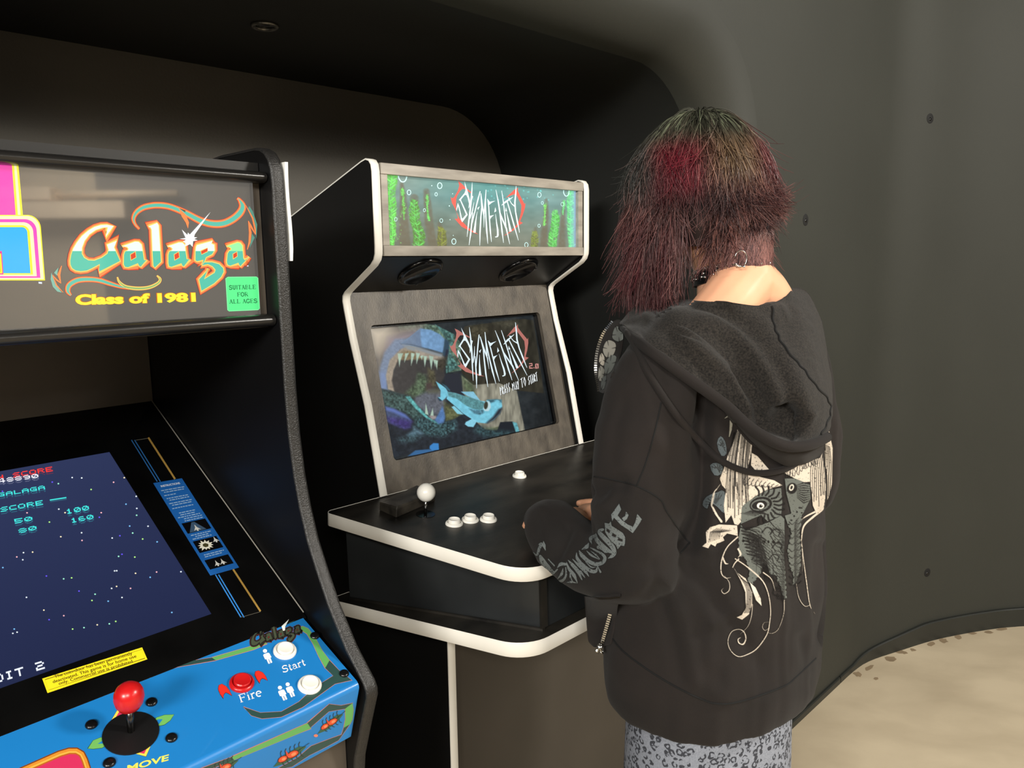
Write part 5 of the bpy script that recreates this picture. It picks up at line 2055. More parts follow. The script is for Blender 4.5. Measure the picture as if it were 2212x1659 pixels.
def skirt_mat():
    m = pmat('grey_leopard_print_jersey', (124, 129, 140), rough=.85, vs=420, c2=(148, 153, 164), spec=.2)
    N, Lk = m.node_tree.nodes, m.node_tree.links
    b = N['Principled BSDF']
    src = b.inputs['Base Color'].links[0].from_socket
    tc = N['Texture Coordinate']
    nz = N.new('ShaderNodeTexNoise')
    nz.inputs['Scale'].default_value = 70
    nz.inputs['Detail'].default_value = 2
    Lk.new(tc.outputs['Object'], nz.inputs['Vector'])
    mx = N.new('ShaderNodeMix')
    mx.data_type = 'VECTOR'
    mx.inputs[0].default_value = .010
    Lk.new(tc.outputs['Object'], mx.inputs[4])
    Lk.new(nz.outputs['Color'], mx.inputs[5])
    vo = N.new('ShaderNodeTexVoronoi')
    vo.inputs['Scale'].default_value = 78
    vo.inputs['Randomness'].default_value = .85
    Lk.new(mx.outputs[1], vo.inputs['Vector'])
    rp = N.new('ShaderNodeValToRGB')           # ring of each rosette
    e = rp.color_ramp.elements
    e[0].position, e[0].color = .0, (0, 0, 0, 1)
    e[1].position, e[1].color = .22, (0, 0, 0, 1)
    for p, c in ((.27, 1), (.46, 1), (.51, 0)):
        k = e.new(p)
        k.color = (c, c, c, 1)
    Lk.new(vo.outputs['Distance'], rp.inputs[0])
    n2 = N.new('ShaderNodeTexNoise')           # breaks in the rings
    n2.inputs['Scale'].default_value = 105
    n2.inputs['Detail'].default_value = 2
    Lk.new(tc.outputs['Object'], n2.inputs['Vector'])
    r2 = N.new('ShaderNodeValToRGB')
    r2.color_ramp.elements[0].position = .42
    r2.color_ramp.elements[1].position = .47
    Lk.new(n2.outputs[0], r2.inputs[0])
    mu = N.new('ShaderNodeMath')
    mu.operation = 'MULTIPLY'
    Lk.new(rp.outputs[0], mu.inputs[0])
    Lk.new(r2.outputs[0], mu.inputs[1])
    cm = N.new('ShaderNodeMix')
    cm.data_type = 'RGBA'
    Lk.new(mu.outputs[0], cm.inputs[0])
    Lk.new(src, cm.inputs[6])
    cm.inputs[7].default_value = L4((60, 62, 69))
    Lk.new(cm.outputs[2], b.inputs['Base Color'])
    return m


M_SKIRT = skirt_mat()


def ell_mesh(mb, c, r, rot=None, seg=24, rings=14):
    v, f = [], []
    for i in range(rings + 1):
        th = math.pi * i / rings
        for j in range(seg):
            a = 2 * math.pi * j / seg
            p = Vector((r[0] * math.sin(th) * math.cos(a), r[1] * math.sin(th) * math.sin(a), r[2] * math.cos(th)))
            if rot:
                p = rot @ p
            v.append(tuple(p + Vector(c)))
    for i in range(rings):
        for j in range(seg):
            a, b = i * seg + j, i * seg + (j + 1) % seg
            f.append((a, a + seg, b + seg, b))
    mb.add(v, f)


def ctube(mb, pts, rad, seg=14, n=5):
    """smooth tube through control points, with rounded ends"""
    P = crom(pts, n=n)
    R = np.interp(np.linspace(0, len(pts) - 1, len(P)), np.arange(len(pts)), rad)
    a, b = P[0] - P[1], P[-1] - P[-2]
    a, b = a / np.linalg.norm(a), b / np.linalg.norm(b)
    ks = [.35, .7, .92]
    P = np.concatenate([[P[0] + a * R[0] * k for k in ks[::-1]], P, [P[-1] + b * R[-1] * k for k in ks]])
    R = np.concatenate([[R[0] * math.sqrt(1 - k * k) for k in ks[::-1]], R, [R[-1] * math.sqrt(1 - k * k) for k in ks]])
    mb.tube(P, list(R), seg)


def rings_mesh(mb, rings, seg=48, cap=True):
    """rings: (z, a, d, cx, cy[, pow])"""
    v, f = [], []
    for rr in rings:
        z, a, d, cx, cy = rr[:5]
        tilt = rr[5] if len(rr) > 5 else 0
        for j in range(seg):
            t = 2 * math.pi * j / seg
            c, s = math.cos(t), math.sin(t)
            v.append((cx + a * c, cy + d * s, z + tilt * s))
    for i in range(len(rings) - 1):
        for j in range(seg):
            A, B = i * seg + j, i * seg + (j + 1) % seg
            f.append((A, B, B + seg, A + seg))
    if cap:
        f.append(tuple(range(seg))[::-1])
        f.append(tuple(range((len(rings) - 1) * seg, len(rings) * seg)))
    mb.add(v, f)


def remeshed(mb, name, voxel, smooth_it, mat, parent):
    o = mb.build(name + '_raw', None)
    md = o.modifiers.new('r', 'REMESH')
    md.mode = 'VOXEL'
    md.voxel_size = voxel
    md.use_smooth_shade = True
    if smooth_it:
        s = o.modifiers.new('s', 'SMOOTH')
        s.iterations = smooth_it
        s.factor = .5
    dg = bpy.context.evaluated_depsgraph_get()
    dg.update()
    me = D.meshes.new_from_object(o.evaluated_get(dg))
    D.objects.remove(o)
    me.name = name
    for p in me.polygons:
        p.use_smooth = True
    me.materials.clear()
    me.materials.append(mat)
    ob = D.objects.new(name, me)
    COL.objects.link(ob)
    ob.parent = parent
    return ob


def vget(o):
    n = len(o.data.vertices)
    a = np.empty(n * 3, np.float32)
    o.data.vertices.foreach_get('co', a)
    b = np.empty(n * 3, np.float32)
    o.data.vertices.foreach_get('normal', b)
    return a.reshape(-1, 3).astype(float), b.reshape(-1, 3).astype(float)


def vset(o, V):
    o.data.vertices.foreach_set('co', V.astype(np.float32).ravel())
    o.data.update()


def n3(V, s, seed=0):
    """smooth 3-D noise from value-noise slices"""
    x, y, z = V[:, 0], V[:, 1], V[:, 2]
    return (vnoise(x + 3.1 * z, y + 7, s, seed) + vnoise(y - 2.3 * x, z + 5, s, seed + 1) + vnoise(z + 1.7 * y, x + 9, s, seed + 2)) / 1.5 - 1


def bvh_of(o):
    V, _ = vget(o)
    return BVHTree.FromPolygons([Vector(v) for v in V], [tuple(p.vertices) for p in o.data.polygons])


CL = FP.loc(CAMP)


def pray(x, y):
    r = ray(x, y)
    return np.array([r @ FP.W, r @ FP.B, r[2]])


def pz(x, y, Z):
    """pixel at camera depth Z -> person-local"""
    return FP.loc(atz(x, y, Z))


def pxof(V):
    Wd = FP.O + V[:, :1] * FP.W + V[:, 1:2] * FP.B + V[:, 2:] * FP.Z
    d = Wd - CAMP
    z = d @ _fw
    return CX + FPX * (d @ _rt) / z, CY + FPX * (d @ _dn) / z, z


# ---- body: one continuous skin surface
mb = MB()
HX, HY = -.026, .028
ell_mesh(mb, (HX, HY + .020, 1.632), (.074, .094, .104))
ell_mesh(mb, (HX, HY + .052, 1.572), (.056, .058, .066))
ell_mesh(mb, (HX, HY + .106, 1.595), (.012, .020, .020))                # nose
ell_mesh(mb, (HX, HY + .108, 1.568), (.022, .010, .007))                # lips
for s in (-1, 1):
    ell_mesh(mb, (HX + s * .031, HY + .098, 1.632), (.015, .010, .010))     # eyes in their lids
    ell_mesh(mb, (HX + s * .076, HY + .012, 1.605), (.008, .017, .029))     # ears
    ctube(mb, [(0, -.028, 1.465), (s * .06, -.034, 1.433), (s * .112, -.02, 1.395), (s * .16, -.002, 1.362)], [.052, .049, .042, .040])
    ctube(mb, [(s * .085, 0, .90), (s * .09, .01, .50), (s * .09, -.01, .10)], [.088, .056, .042])
    ctube(mb, [(s * .09, -.02, .075), (s * .095, .06, .05), (s * .10, .14, .035)], [.042, .040, .030])
ctube(mb, [(0, -.012, 1.40), (-.004, -.002, 1.48), (-.018, .024, 1.56)], [.064, .055, .054], seg=20)
rings_mesh(mb, [(.84, .15, .105, 0, 0), (.95, .155, .11, 0, 0), (1.08, .125, .09, 0, .0), (1.25, .14, .10, 0, -.005), (1.36, .155, .095, 0, -.012), (1.42, .10, .07, 0, -.018)], 32)
ARM = {'L': [(-.160, .0, 1.372), (-.215, .014, 1.24), (-.234, .016, 1.06), (-.230, .105, 1.018), (-.196, .172, 1.034)],
       'R': [(.165, -.005, 1.38), (.205, -.02, 1.24), (.212, -.02, 1.075), (.13, .11, 1.045), (.030, .215, 1.030)]}
for k in 'LR':
    ctube(mb, ARM[k], [.046, .041, .037, .032, .024], seg=16)


def hand(mb, wr, d, up, s):
    """wrist point, direction of the fingers, up = back of the hand, s: side the thumb leaves from"""
    d = np.array(d, float) / np.linalg.norm(d)
    up = np.array(up, float)
    up = up - d * (up @ d)
    up /= np.linalg.norm(up)
    sd = np.cross(d, up) * s
    wr = np.array(wr, float)
    # palm
    for o in (-.024, -.008, .008, .024):
        ctube(mb, [wr + d * .0, wr + d * .035 + sd * o * .9, wr + d * .076 + sd * o], [.017, .0135, .0112], seg=10)
    L = [.058, .070, .075, .066]
    for i, o in enumerate((-.027, -.0095, .0085, .0260)):
        b = wr + d * .074 + sd * o
        l = L[i]
        k1 = b + d * l * .42 + up * .006
        k2 = k1 + d * l * .30 - up * .010
        k3 = k2 + d * l * .20 - up * .013
        ctube(mb, [b - d * .012, k1, k2, k3], [.0100, .0090, .0082, .0072], seg=10, n=3)
    t0 = wr + d * .022 + sd * .022
    ctube(mb, [t0, t0 + d * .022 + sd * .024 + up * .004, t0 + d * .046 + sd * .036 + up * .010, t0 + d * .068 + sd * .038 + up * .014], [.0130, .0115, .0098, .0082], seg=10, n=3)


HL, HR = ARM['L'][-1], ARM['R'][-1]
hand(mb, HL, (.25, 1, -.06), (.1, 0, 1), 1)
hand(mb, HR, (-1, .30, -.06), (-.1, .35, 1), 1)
BODY = remeshed(mb, 'body', .0042, 5, M_SKIN, PER)
# boots
for s in (-1, 1):
    m = MB()
    ctube(m, [(s * .09, -.012, .30), (s * .09, -.012, .16), (s * .09, -.02, .085)], [.058, .054, .056], seg=18)
    ctube(m, [(s * .09, -.035, .06), (s * .094, .05, .058), (s * .10, .155, .05)], [.052, .05, .042], seg=18)
    m.box(s * .095 - .05, s * .095 + .05, -.085, .20, .0, .03)
    remeshed(m, 'boot', .008, 4, M_BOOT, PER)

# ---- skirt
m = MB()
sk = []
for z in np.linspace(.86, .30, 40):
    k = (.86 - z) / .56
    sk.append((z, .176 + .012 * k, .132 + .012 * k, -.010, .008))
rings_mesh(m, sk, 72, cap=False)
SK = m.build('skirt', M_SKIRT, PER, smooth=True)
V, Nn = vget(SK)
ph = np.arctan2(V[:, 1], V[:, 0])
V += Nn * (.003 * np.sin(ph * 5 + 1.2 + (V[:, 2]) * 2))[:, None] * np.clip((.86 - V[:, 2]) * 3, 0, 1)[:, None]
vset(SK, V)

# ---- sweatshirt
mb = MB()
rings_mesh(mb, [(.742, .224, .166, -.010, .006), (.77, .231, .171, -.010, .006), (.83, .234, .174, -.009, .005), (.92, .230, .170, -.005, .001), (1.05, .218, .160, 0, -.003), (1.18, .208, .150, 0, -.005), (1.29, .196, .134, 0, -.010),
                (1.36, .168, .112, 0, -.016), (1.405, .125, .088, 0, -.022), (1.432, .092, .066, 0, -.026)], 56)
ctube(mb, [(-.135, .000, 1.362), (-.196, .010, 1.30), (-.224, .016, 1.20), (-.232, .016, 1.10), (-.236, .018, 1.035), (-.236, .095, 1.012), (-.226, .165, 1.018), (-.212, .215, 1.034)], [.070, .076, .076, .074, .070, .058, .056, .052], seg=24)
ctube(mb, [(-.222, .175, 1.02), (-.206, .225, 1.036), (-.192, .262, 1.032)], [.052, .050, .034], seg=22)
ctube(mb, [(.135, -.012, 1.365), (.188, -.024, 1.30), (.215, -.036, 1.20), (.226, -.040, 1.10), (.215, -.02, 1.05), (.13, .10, 1.035), (.060, .180, 1.03)], [.068, .074, .074, .072, .068, .062, .050], seg=24)
HOODIE = remeshed(mb, 'sweatshirt', .0055, 9, M_HOOD, PER)
V, Nn = vget(HOODIE)
X_, Y_, Z_ = V.T
px_, py_, pd_ = pxof(V)
disp = .0058 * n3(V, .10, 3) + .0032 * n3(V * np.array([1, 1, .45]), .035, 6)
# folds: (pixel path, half width px, depth m); negative sinks
FOLDS = [([(1528, 850), (1520, 960), (1515, 1080), (1490, 1180)], 15, -.030), ([(1545, 1000), (1540, 1100), (1525, 1180)], 16, .006),
         ([(1480, 1215), (1570, 1330), (1640, 1440)], 20, -.006), ([(1440, 1260), (1480, 1360), (1500, 1470)], 18, .005), ([(1420, 1260), (1450, 1380), (1468, 1460)], 14, -.005),
         ([(1290, 1065), (1310, 1050), (1340, 1048)], 18, -.014), ([(1270, 1080), (1300, 1100), (1330, 1130)], 16, .005), ([(1228, 1140), (1215, 1165), (1200, 1200)], 13, -.010),
         ([(1330, 1090), (1290, 1130), (1250, 1180), (1230, 1230)], 16, -.004), ([(1400, 1250), (1350, 1285), (1300, 1300)], 16, .004), ([(1470, 1140), (1400, 1230), (1350, 1270)], 18, -.004),
         ([(1697, 1020), (1696, 1250), (1695, 1480)], 7, .0022), ([(1540, 1350), (1590, 1320), (1640, 1270)], 12, .004), ([(1380, 770), (1400, 860), (1420, 960)], 20, .004), ([(1340, 800), (1330, 900), (1320, 990)], 18, -.004),
         ([(1440, 780), (1460, 900), (1470, 1010)], 16, -.005), ([(1775, 1180), (1770, 1290), (1780, 1380)], 14, -.010), ([(1735, 1380), (1748, 1440)], 12, -.004), ([(1170, 1100), (1180, 1150), (1165, 1220)], 14, .004)]
facing = (Nn * (CL - V)).sum(1) > 0
for P, wpx, dep in FOLDS:
    P = crom(P, n=6)
    dmin = np.full(len(V), 1e9)
    for a, b in zip(P[:-1], P[1:]):
        e = b - a
        t = np.clip(((px_ - a[0]) * e[0] + (py_ - a[1]) * e[1]) / (e @ e), 0, 1)
        dmin = np.minimum(dmin, np.hypot(px_ - a[0] - t * e[0], py_ - a[1] - t * e[1]))
    disp += np.where(facing, dep * np.exp(-(dmin / wpx) ** 2), 0)
V = V + Nn * disp[:, None]
# hem band drawn in a little, dipping between back and side
vset(HOODIE, V)
HB = bvh_of(HOODIE)


def onhood(x, y, off=.0012):
    d = Vector(pray(x, y)).normalized()
    hit = HB.ray_cast(Vector(CL), d)
    if hit[0] is None:
        return None
    if hit[1].dot(d) > -.04:
        return None
    return np.array(hit[0] + hit[1] * off)


def seam(name, P, r=.0013, off=.0002, mat=None, n=8):
    pts = [onhood(x, y, off) for x, y in crom(P, n=n)]
    pts = [p for p in pts if p is not None]
    m = MB()
    m.tube(pts, r, 6)
    return m.build(name, mat or M_SEAM, HOODIE, smooth=True)


seam('seam', [(1272, 1028), (1320, 1035), (1375, 1050), (1425, 1078), (1440, 1105), (1478, 1160), (1490, 1172)])
seam('seam', [(1428, 870), (1415, 930), (1395, 1000), (1375, 1050)])
seam('seam', [(1318, 1372), (1345, 1405), (1390, 1440), (1450, 1478), (1510, 1508), (1550, 1520), (1600, 1515), (1690, 1484), (1720, 1462), (1762, 1422)], r=.0017)
seam('seam', [(1490, 1172), (1470, 1195)], n=4)

# ---- prints on the back and the sleeve
bk = Canvas(1512, 880, 1800, 1425, 1.0)
bk.view(1440, 860, 2.765)
CRE, GRY, DRK = (206, 194, 178), (98, 102, 97), (30, 28, 27)
bk.line([(345, 120), (375, 100), (385, 130), (380, 190), (372, 230)], [4, 16, 22, 16, 6], (150, 146, 132))
for P in ([(300, 270), (322, 225), (350, 262), (358, 330), (325, 345)], [(262, 400), (300, 385), (335, 410), (322, 455), (285, 460)], [(218, 640), (236, 592), (300, 560), (345, 556), (352, 690), (300, 650), (262, 625), (248, 662)]):
    P = crom(np.array(P, float), True, 4)[::2]
    bk.poly(P, (84, 92, 95))
    c = np.mean(P, 0)
    for k in range(7):
        a = np.array(P[k % len(P)]) * .75 + c * .25
        bk.line([c + (k - 3) * 3, (a + c) / 2 + 4, a], [2, 5, 2], DRK, .8)
bk.line([(320, 510), (285, 560), (270, 640), (300, 700), (330, 740)], [3, 8, 10, 10, 6], CRE)
bk.line([(268, 640), (290, 690), (325, 735)], [2, 10, 16], CRE)
wing = [(425, 170), (470, 192), (512, 250), (503, 330), (482, 420), (560, 470), (640, 490), (690, 520), (600, 545), (520, 590), (462, 640), (446, 735), (425, 758), (402, 752), (385, 700), (350, 745), (340, 640), (352, 545), (328, 520), (314, 480), (335, 430), (362, 345), (395, 270)]
bk.poly(wing, CRE)
bk.poly([(505, 325), (540, 345), (610, 425), (575, 442), (525, 430), (500, 400)], (214, 202, 186))
for k in range(9):
    bk.poly(circ(525 + (k * 37) % 70, 355 + (k * 23) % 70, 2.5, 2.5, 8), DRK)
rr_ = np.random.default_rng(2)
for k in range(17):
    x = 352 + k * 9.2
    top = np.array([400 + k * 6.5, 175 + abs(k - 8) * 4])
    bot = np.array([x + rr_.uniform(-6, 6), 560 + rr_.uniform(-60, 170)])
    mid = (top + bot) / 2 + np.array([-14 + rr_.uniform(-8, 8), 0])
    bk.line(crom([top, mid, bot], n=6), rr_.uniform(3, 6), DRK, .9)
for k in range(9):
    x = 470 + k * 24
    bk.line(crom([(x, 470 + k * 6), (x - 14, 495 + k * 4), (x - 8, 520 + k * 2), (x + 12, 505 + k * 4)], n=5), 4, DRK, .9)
for k in range(40):
    x, y = rr_.uniform(350, 500), rr_.uniform(300, 640)
    bk.line([(x, y), (x + rr_.uniform(-3, 3), y + rr_.uniform(12, 40))], [1.5, 3.5, ][0:2], DRK, .8)
rw = [(965, 180), (920, 240), (850, 330), (760, 388), (700, 428), (705, 450), (760, 480), (805, 505), (850, 500), (862, 560), (868, 640), (890, 690), (925, 660), (950, 620), (985, 560), (990, 300)]
bk.poly(rw, CRE)
for k in range(11):
    x = 855 + k * 12
    bk.line(crom([(900 + k * 7, 250 + k * 4), (x + 5, 400), (x, 500), (x + rr_.uniform(-4, 6), 560 + rr_.uniform(0, 90))], n=6), rr_.uniform(3, 5.5), DRK, .9)
for k in range(14):
    x, y = 715 + k * 13 + rr_.uniform(-5, 5), 425 - k * 6 + rr_.uniform(-10, 25)
    bk.line(crom([(x, y), (x - 6, y + 30), (x + 6, y + 46), (x + 12, y + 20)], n=5), 3.5, DRK, .9)
bk.line(crom([(955, 600), (920, 670), (860, 720), (815, 770), (800, 850), (812, 950), (832, 1100), (852, 1235), (880, 1285)], n=8), [8] * 20 + [4] * 45, CRE) if False else None
for P, W in (([(955, 600), (930, 660), (870, 710), (815, 765), (800, 850)], [4, 13, 15, 12, 7]), ([(800, 850), (812, 950), (832, 1100), (852, 1235), (882, 1288)], [7, 6, 7, 6, 2]), ([(890, 675), (830, 705), (798, 728)], [14, 10, 3]),
             ([(770, 1105), (786, 1190), (820, 1240), (852, 1236)], [3, 5, 5, 4]), ([(805, 880), (808, 960), (808, 1035)], [5, 4, 2])):
    bk.line(crom(P, n=8), np.interp(np.linspace(0, len(P) - 1, 8 * (len(P) - 1) + 1), range(len(P)), W), CRE)
# peacock eyes
for P in ([(446, 650), (470, 625), (520, 592), (600, 545), (682, 535), (690, 620), (682, 700), (600, 735), (560, 700), (500, 725), (440, 752)], [(702, 478), (760, 478), (852, 515), (857, 600), (812, 690), (770, 730), (740, 690), (712, 570)]):
    bk.poly(P, GRY)
for k in range(13):
    a = -1.9 + k * .3
    bk.line(crom([(570 + 70 * math.cos(a), 640 + 62 * math.sin(a)), (570 + 100 * math.cos(a + .1), 640 + 88 * math.sin(a + .1)), (570 + 130 * math.cos(a), 640 + 118 * math.sin(a))], n=5), [11] * 11, DRK, .95)
bk.poly(circ(560, 635, 68, 46, 24, -.2), DRK)
bk.poly(circ(556, 636, 56, 34, 24, -.2), GRY)
bk.poly(circ(552, 638, 46, 26, 24, -.2), DRK)
bk.poly(circ(558, 642, 22, 19, 20), (228, 224, 212))
bk.poly(circ(560, 644, 10, 10, 14), (16, 16, 16))
bk.poly(circ(564, 640, 3, 3, 8), CRE)
bk.poly(circ(745, 538, 30, 34, 20, .4), DRK)
bk.poly(circ(742, 533, 14, 21, 18, .4), (214, 208, 194))
bk.poly(circ(742, 533, 7, 12, 14, .4), DRK)
for k in range(9):
    bk.line([(775, 520 + k * 9), (815, 505 + k * 15), (850, 515 + k * 12)], [3, 7, 3], DRK, .85)
    bk.line([(450 + k * 9, 690 + k * 2), (500 + k * 9, 672 + k), (560 + k * 6, 690 + k)], [2, 5, 2], DRK, .8)
# acanthus leaves
leaf = [(440, 752), (470, 790), (520, 770), (600, 742), (680, 700), (702, 720), (704, 860), (700, 940), (708, 1040), (716, 1195), (702, 1206), (684, 1160), (676, 1120), (652, 1092), (655, 1062), (612, 1052), (603, 1010), (575, 985), (560, 1050), (512, 1112), (476, 1094), (490, 1040), (468, 960), (428, 940), (424, 850)]
bk.poly(leaf, GRY)
bk.poly([(702, 700), (735, 690), (800, 640), (806, 730), (792, 800), (800, 900), (800, 1000), (772, 1100), (745, 1124), (752, 1060), (728, 1000), (716, 905), (738, 800), (720, 760)], GRY)
for k in range(9):
    t = k / 8
    b0_ = np.array([440 + 40 * t, 770 + 160 * t])
    for dx, dy_ in ((120, 30), (170, 90)):
        bk.line(crom([b0_, b0_ + (dx * .5, dy_ * .2 + 10), b0_ + (dx, dy_ + 20 * t)], n=5), np.linspace(7, 2, 11), DRK, .9)
for k in range(10):
    y = 760 + k * 44
    bk.line(crom([(700, y + 30), (650 - k * 1.5, y + 15), (612 + k * 3, y - 25)], n=5), np.linspace(2, 7, 11), DRK, .85)
    bk.line(crom([(690, y + 42), (660, y + 40), (632 + k * 3, y + 14)], n=5), np.linspace(2, 5, 11), DRK, .85)
    bk.line(crom([(762, y * .92 + 40), (745, y * .92 + 55), (728, y * .92 + 40)], n=4), np.linspace(2, 6, 9), DRK, .85)
    bk.line(crom([(768, y * .9 + 60), (785, y * .9 + 66), (800, y * .9 + 50)], n=4), np.linspace(2, 6, 9), DRK, .85)
for k in range(6):
    c_ = np.array([(600, 790), (648, 800), (560, 850), (660, 880), (540, 950), (640, 950)][k])
    bk.line(crom([c_ + (-34, 14), c_ + (-6, -18), c_ + (26, -6), c_ + (18, 20)], n=6), 7, DRK, .9)
def scallop(P, step, r0):
    P = np.array(P + [P[0]], float)
    d = np.r_[0, np.cumsum(np.hypot(*np.diff(P, axis=0).T))]
    for t in np.arange(step * .5, d[-1], step):
        x, y = np.interp(t, d, P[:, 0]), np.interp(t, d, P[:, 1])
        bk.erase(bk.mask(circ(x, y, r0 * rr_.uniform(.7, 1.2), r0 * rr_.uniform(.7, 1.3), 9)))


LEAF2 = [(702, 700), (735, 690), (800, 640), (806, 730), (792, 800), (800, 900), (800, 1000), (772, 1100), (745, 1124), (752, 1060), (728, 1000), (716, 905), (738, 800), (720, 760)]
scallop(leaf[6:], 30, 8)
scallop(LEAF2[2:], 30, 7)
for k in range(70):
    t = k / 69
    st = np.array([450 + 60 * t + rr_.uniform(-10, 10), 775 + 210 * t])
    en = st + np.array([rr_.uniform(60, 130), rr_.uniform(40, 170)])
    md = (st + en) / 2 + np.array([26, -26])
    bk.line(crom([st, md, en], n=5), np.interp(np.arange(11), [0, 4, 10], [1, 4.2, 1]), DRK, .8)
for k in range(34):
    y = 770 + k * 12.5
    bk.line(crom([(704, y + 60), (690, y + 30), (668 + rr_.uniform(-14, 8), y - 6)], n=4), np.interp(np.arange(9), [0, 4, 8], [1, 4, 1]), DRK, .85)
    bk.line(crom([(758, y * .9 + 70), (768, y * .9 + 40), (788 + rr_.uniform(-6, 8), y * .9 + 14)], n=4), np.interp(np.arange(9), [0, 4, 8], [1, 3.6, 1]), DRK, .85)
# white flower and scrolls
bk.poly([(214, 885), (238, 862), (236, 800), (262, 768), (310, 752), (420, 758), (424, 822), (360, 808), (338, 830), (345, 850), (318, 862), (298, 868), (288, 886), (262, 872), (248, 896)], CRE)
for k in range(8):
    bk.line([(250 + k * 9, 860 - k * 3), (262 + k * 8, 800), (300 + k * 12, 775 + k * 2)], [2, 5, 2], DRK, .85)
bk.poly([(396, 1008), (420, 1040), (470, 1075), (510, 1160), (508, 1230), (490, 1290), (450, 1322), (414, 1306), (446, 1292), (470, 1250), (468, 1160), (440, 1090)], CRE)
for k in range(6):
    bk.line(crom([(410 + k * 8, 1030 + k * 10), (468 + k * 6, 1120), (478 + k * 5, 1200), (462 + k * 6, 1280)], n=6), 3, DRK, .8)
bk.poly([(492, 1096), (530, 1130), (560, 1195), (566, 1242), (530, 1205)], (214, 204, 190))
for P, W in (([(422, 828), (360, 890), (328, 970), (326, 1040), (350, 1072), (380, 1070)], [10, 8, 9, 8, 6, 3]), ([(335, 950), (350, 985), (368, 988)], [10, 12, 3]), ([(345, 1060), (372, 1100), (372, 1145), (345, 1166), (328, 1148), (340, 1132)], [3, 5, 6, 6, 5, 2]),
             ([(408, 958), (470, 1000), (560, 1078), (602, 1160), (618, 1260), (612, 1340), (596, 1410), (540, 1490), (480, 1530), (425, 1542), (380, 1505), (364, 1450), (385, 1395), (430, 1378), (462, 1395), (472, 1435), (455, 1468), (430, 1462), (424, 1440), (440, 1428)], [8, 8, 9, 7, 6, 6, 7, 8, 7, 6, 5, 5, 5, 5, 8, 9, 10, 9, 7, 4]),
             ([(425, 900), (440, 930), (425, 950)], [12, 10, 4]), ([(510, 1230), (504, 1300), (484, 1360), (438, 1408)], [5, 5, 4, 2]), ([(700, 1206), (696, 1290), (665, 1375), (630, 1402), (600, 1398)], [5, 4, 4, 4, 2]),
             ([(575, 1040), (622, 1080), (645, 1150)], [8, 6, 2]), ([(612, 1370), (585, 1385), (570, 1365), (580, 1340), (605, 1336)], [3, 4, 4, 3, 2]), ([(428, 960), (405, 985), (392, 1010)], [10, 8, 6]), ([(965, 665), (960, 700), (975, 742)], [3, 8, 3])):
    n_ = 7 * (len(P) - 1) + 1
    bk.line(crom(P, n=7), np.interp(np.linspace(0, len(P) - 1, n_), range(len(P)), W), CRE)
grain = vnoise(bk.X, bk.Y, 2.2, 77)
bk.erase(np.clip((.2 - grain) * 8, 0, 1) * .7)
M_PRINT = cmat('worn_fabric_print', rough=.85, alpha=True, spec=.2)


def onback(x, y):
    d = Vector(pray(x, y)).normalized()
    hit = HB.ray_cast(Vector(CL), d)
    if hit[0] is None or hit[1].dot(d) > -.13 or hit[0].x > .205:
        return None
    return np.array(hit[0] + hit[1] * .0012)


bk.mesh('back_print', onback, M_PRINT, HOODIE, alpha=True, smooth=True)

sl_ = Canvas(1145, 1078, 1392, 1268, 1.0)
sl_.view(1100, 1040, 6.381)
TXT = (106, 112, 112)
for P in ([(1520, 300), (1552, 388), (1502, 470), (1560, 535), (1640, 590), (1705, 618), (1735, 560), (1765, 440), (1832, 518), (1790, 590), (1705, 714), (1640, 662), (1540, 600), (1450, 505), (1425, 555), (1408, 460)],
          [(1612, 408), (1652, 462), (1625, 520), (1580, 552), (1552, 505), (1600, 470)],
          [(1322, 565), (1385, 575), (1410, 540), (1422, 605), (1500, 655), (1572, 705), (1606, 770), (1602, 850), (1590, 890), (1545, 880), (1500, 936), (1478, 880), (1390, 800), (1330, 700)]):
    sl_.poly(P, TXT)
for P in ([(1350, 640), (1398, 676), (1385, 706), (1348, 684)], [(1430, 702), (1485, 738), (1470, 770), (1418, 745)], [(1512, 770), (1570, 798), (1565, 828), (1495, 806)]):
    sl_.erase(sl_.mask(np.array(P)))
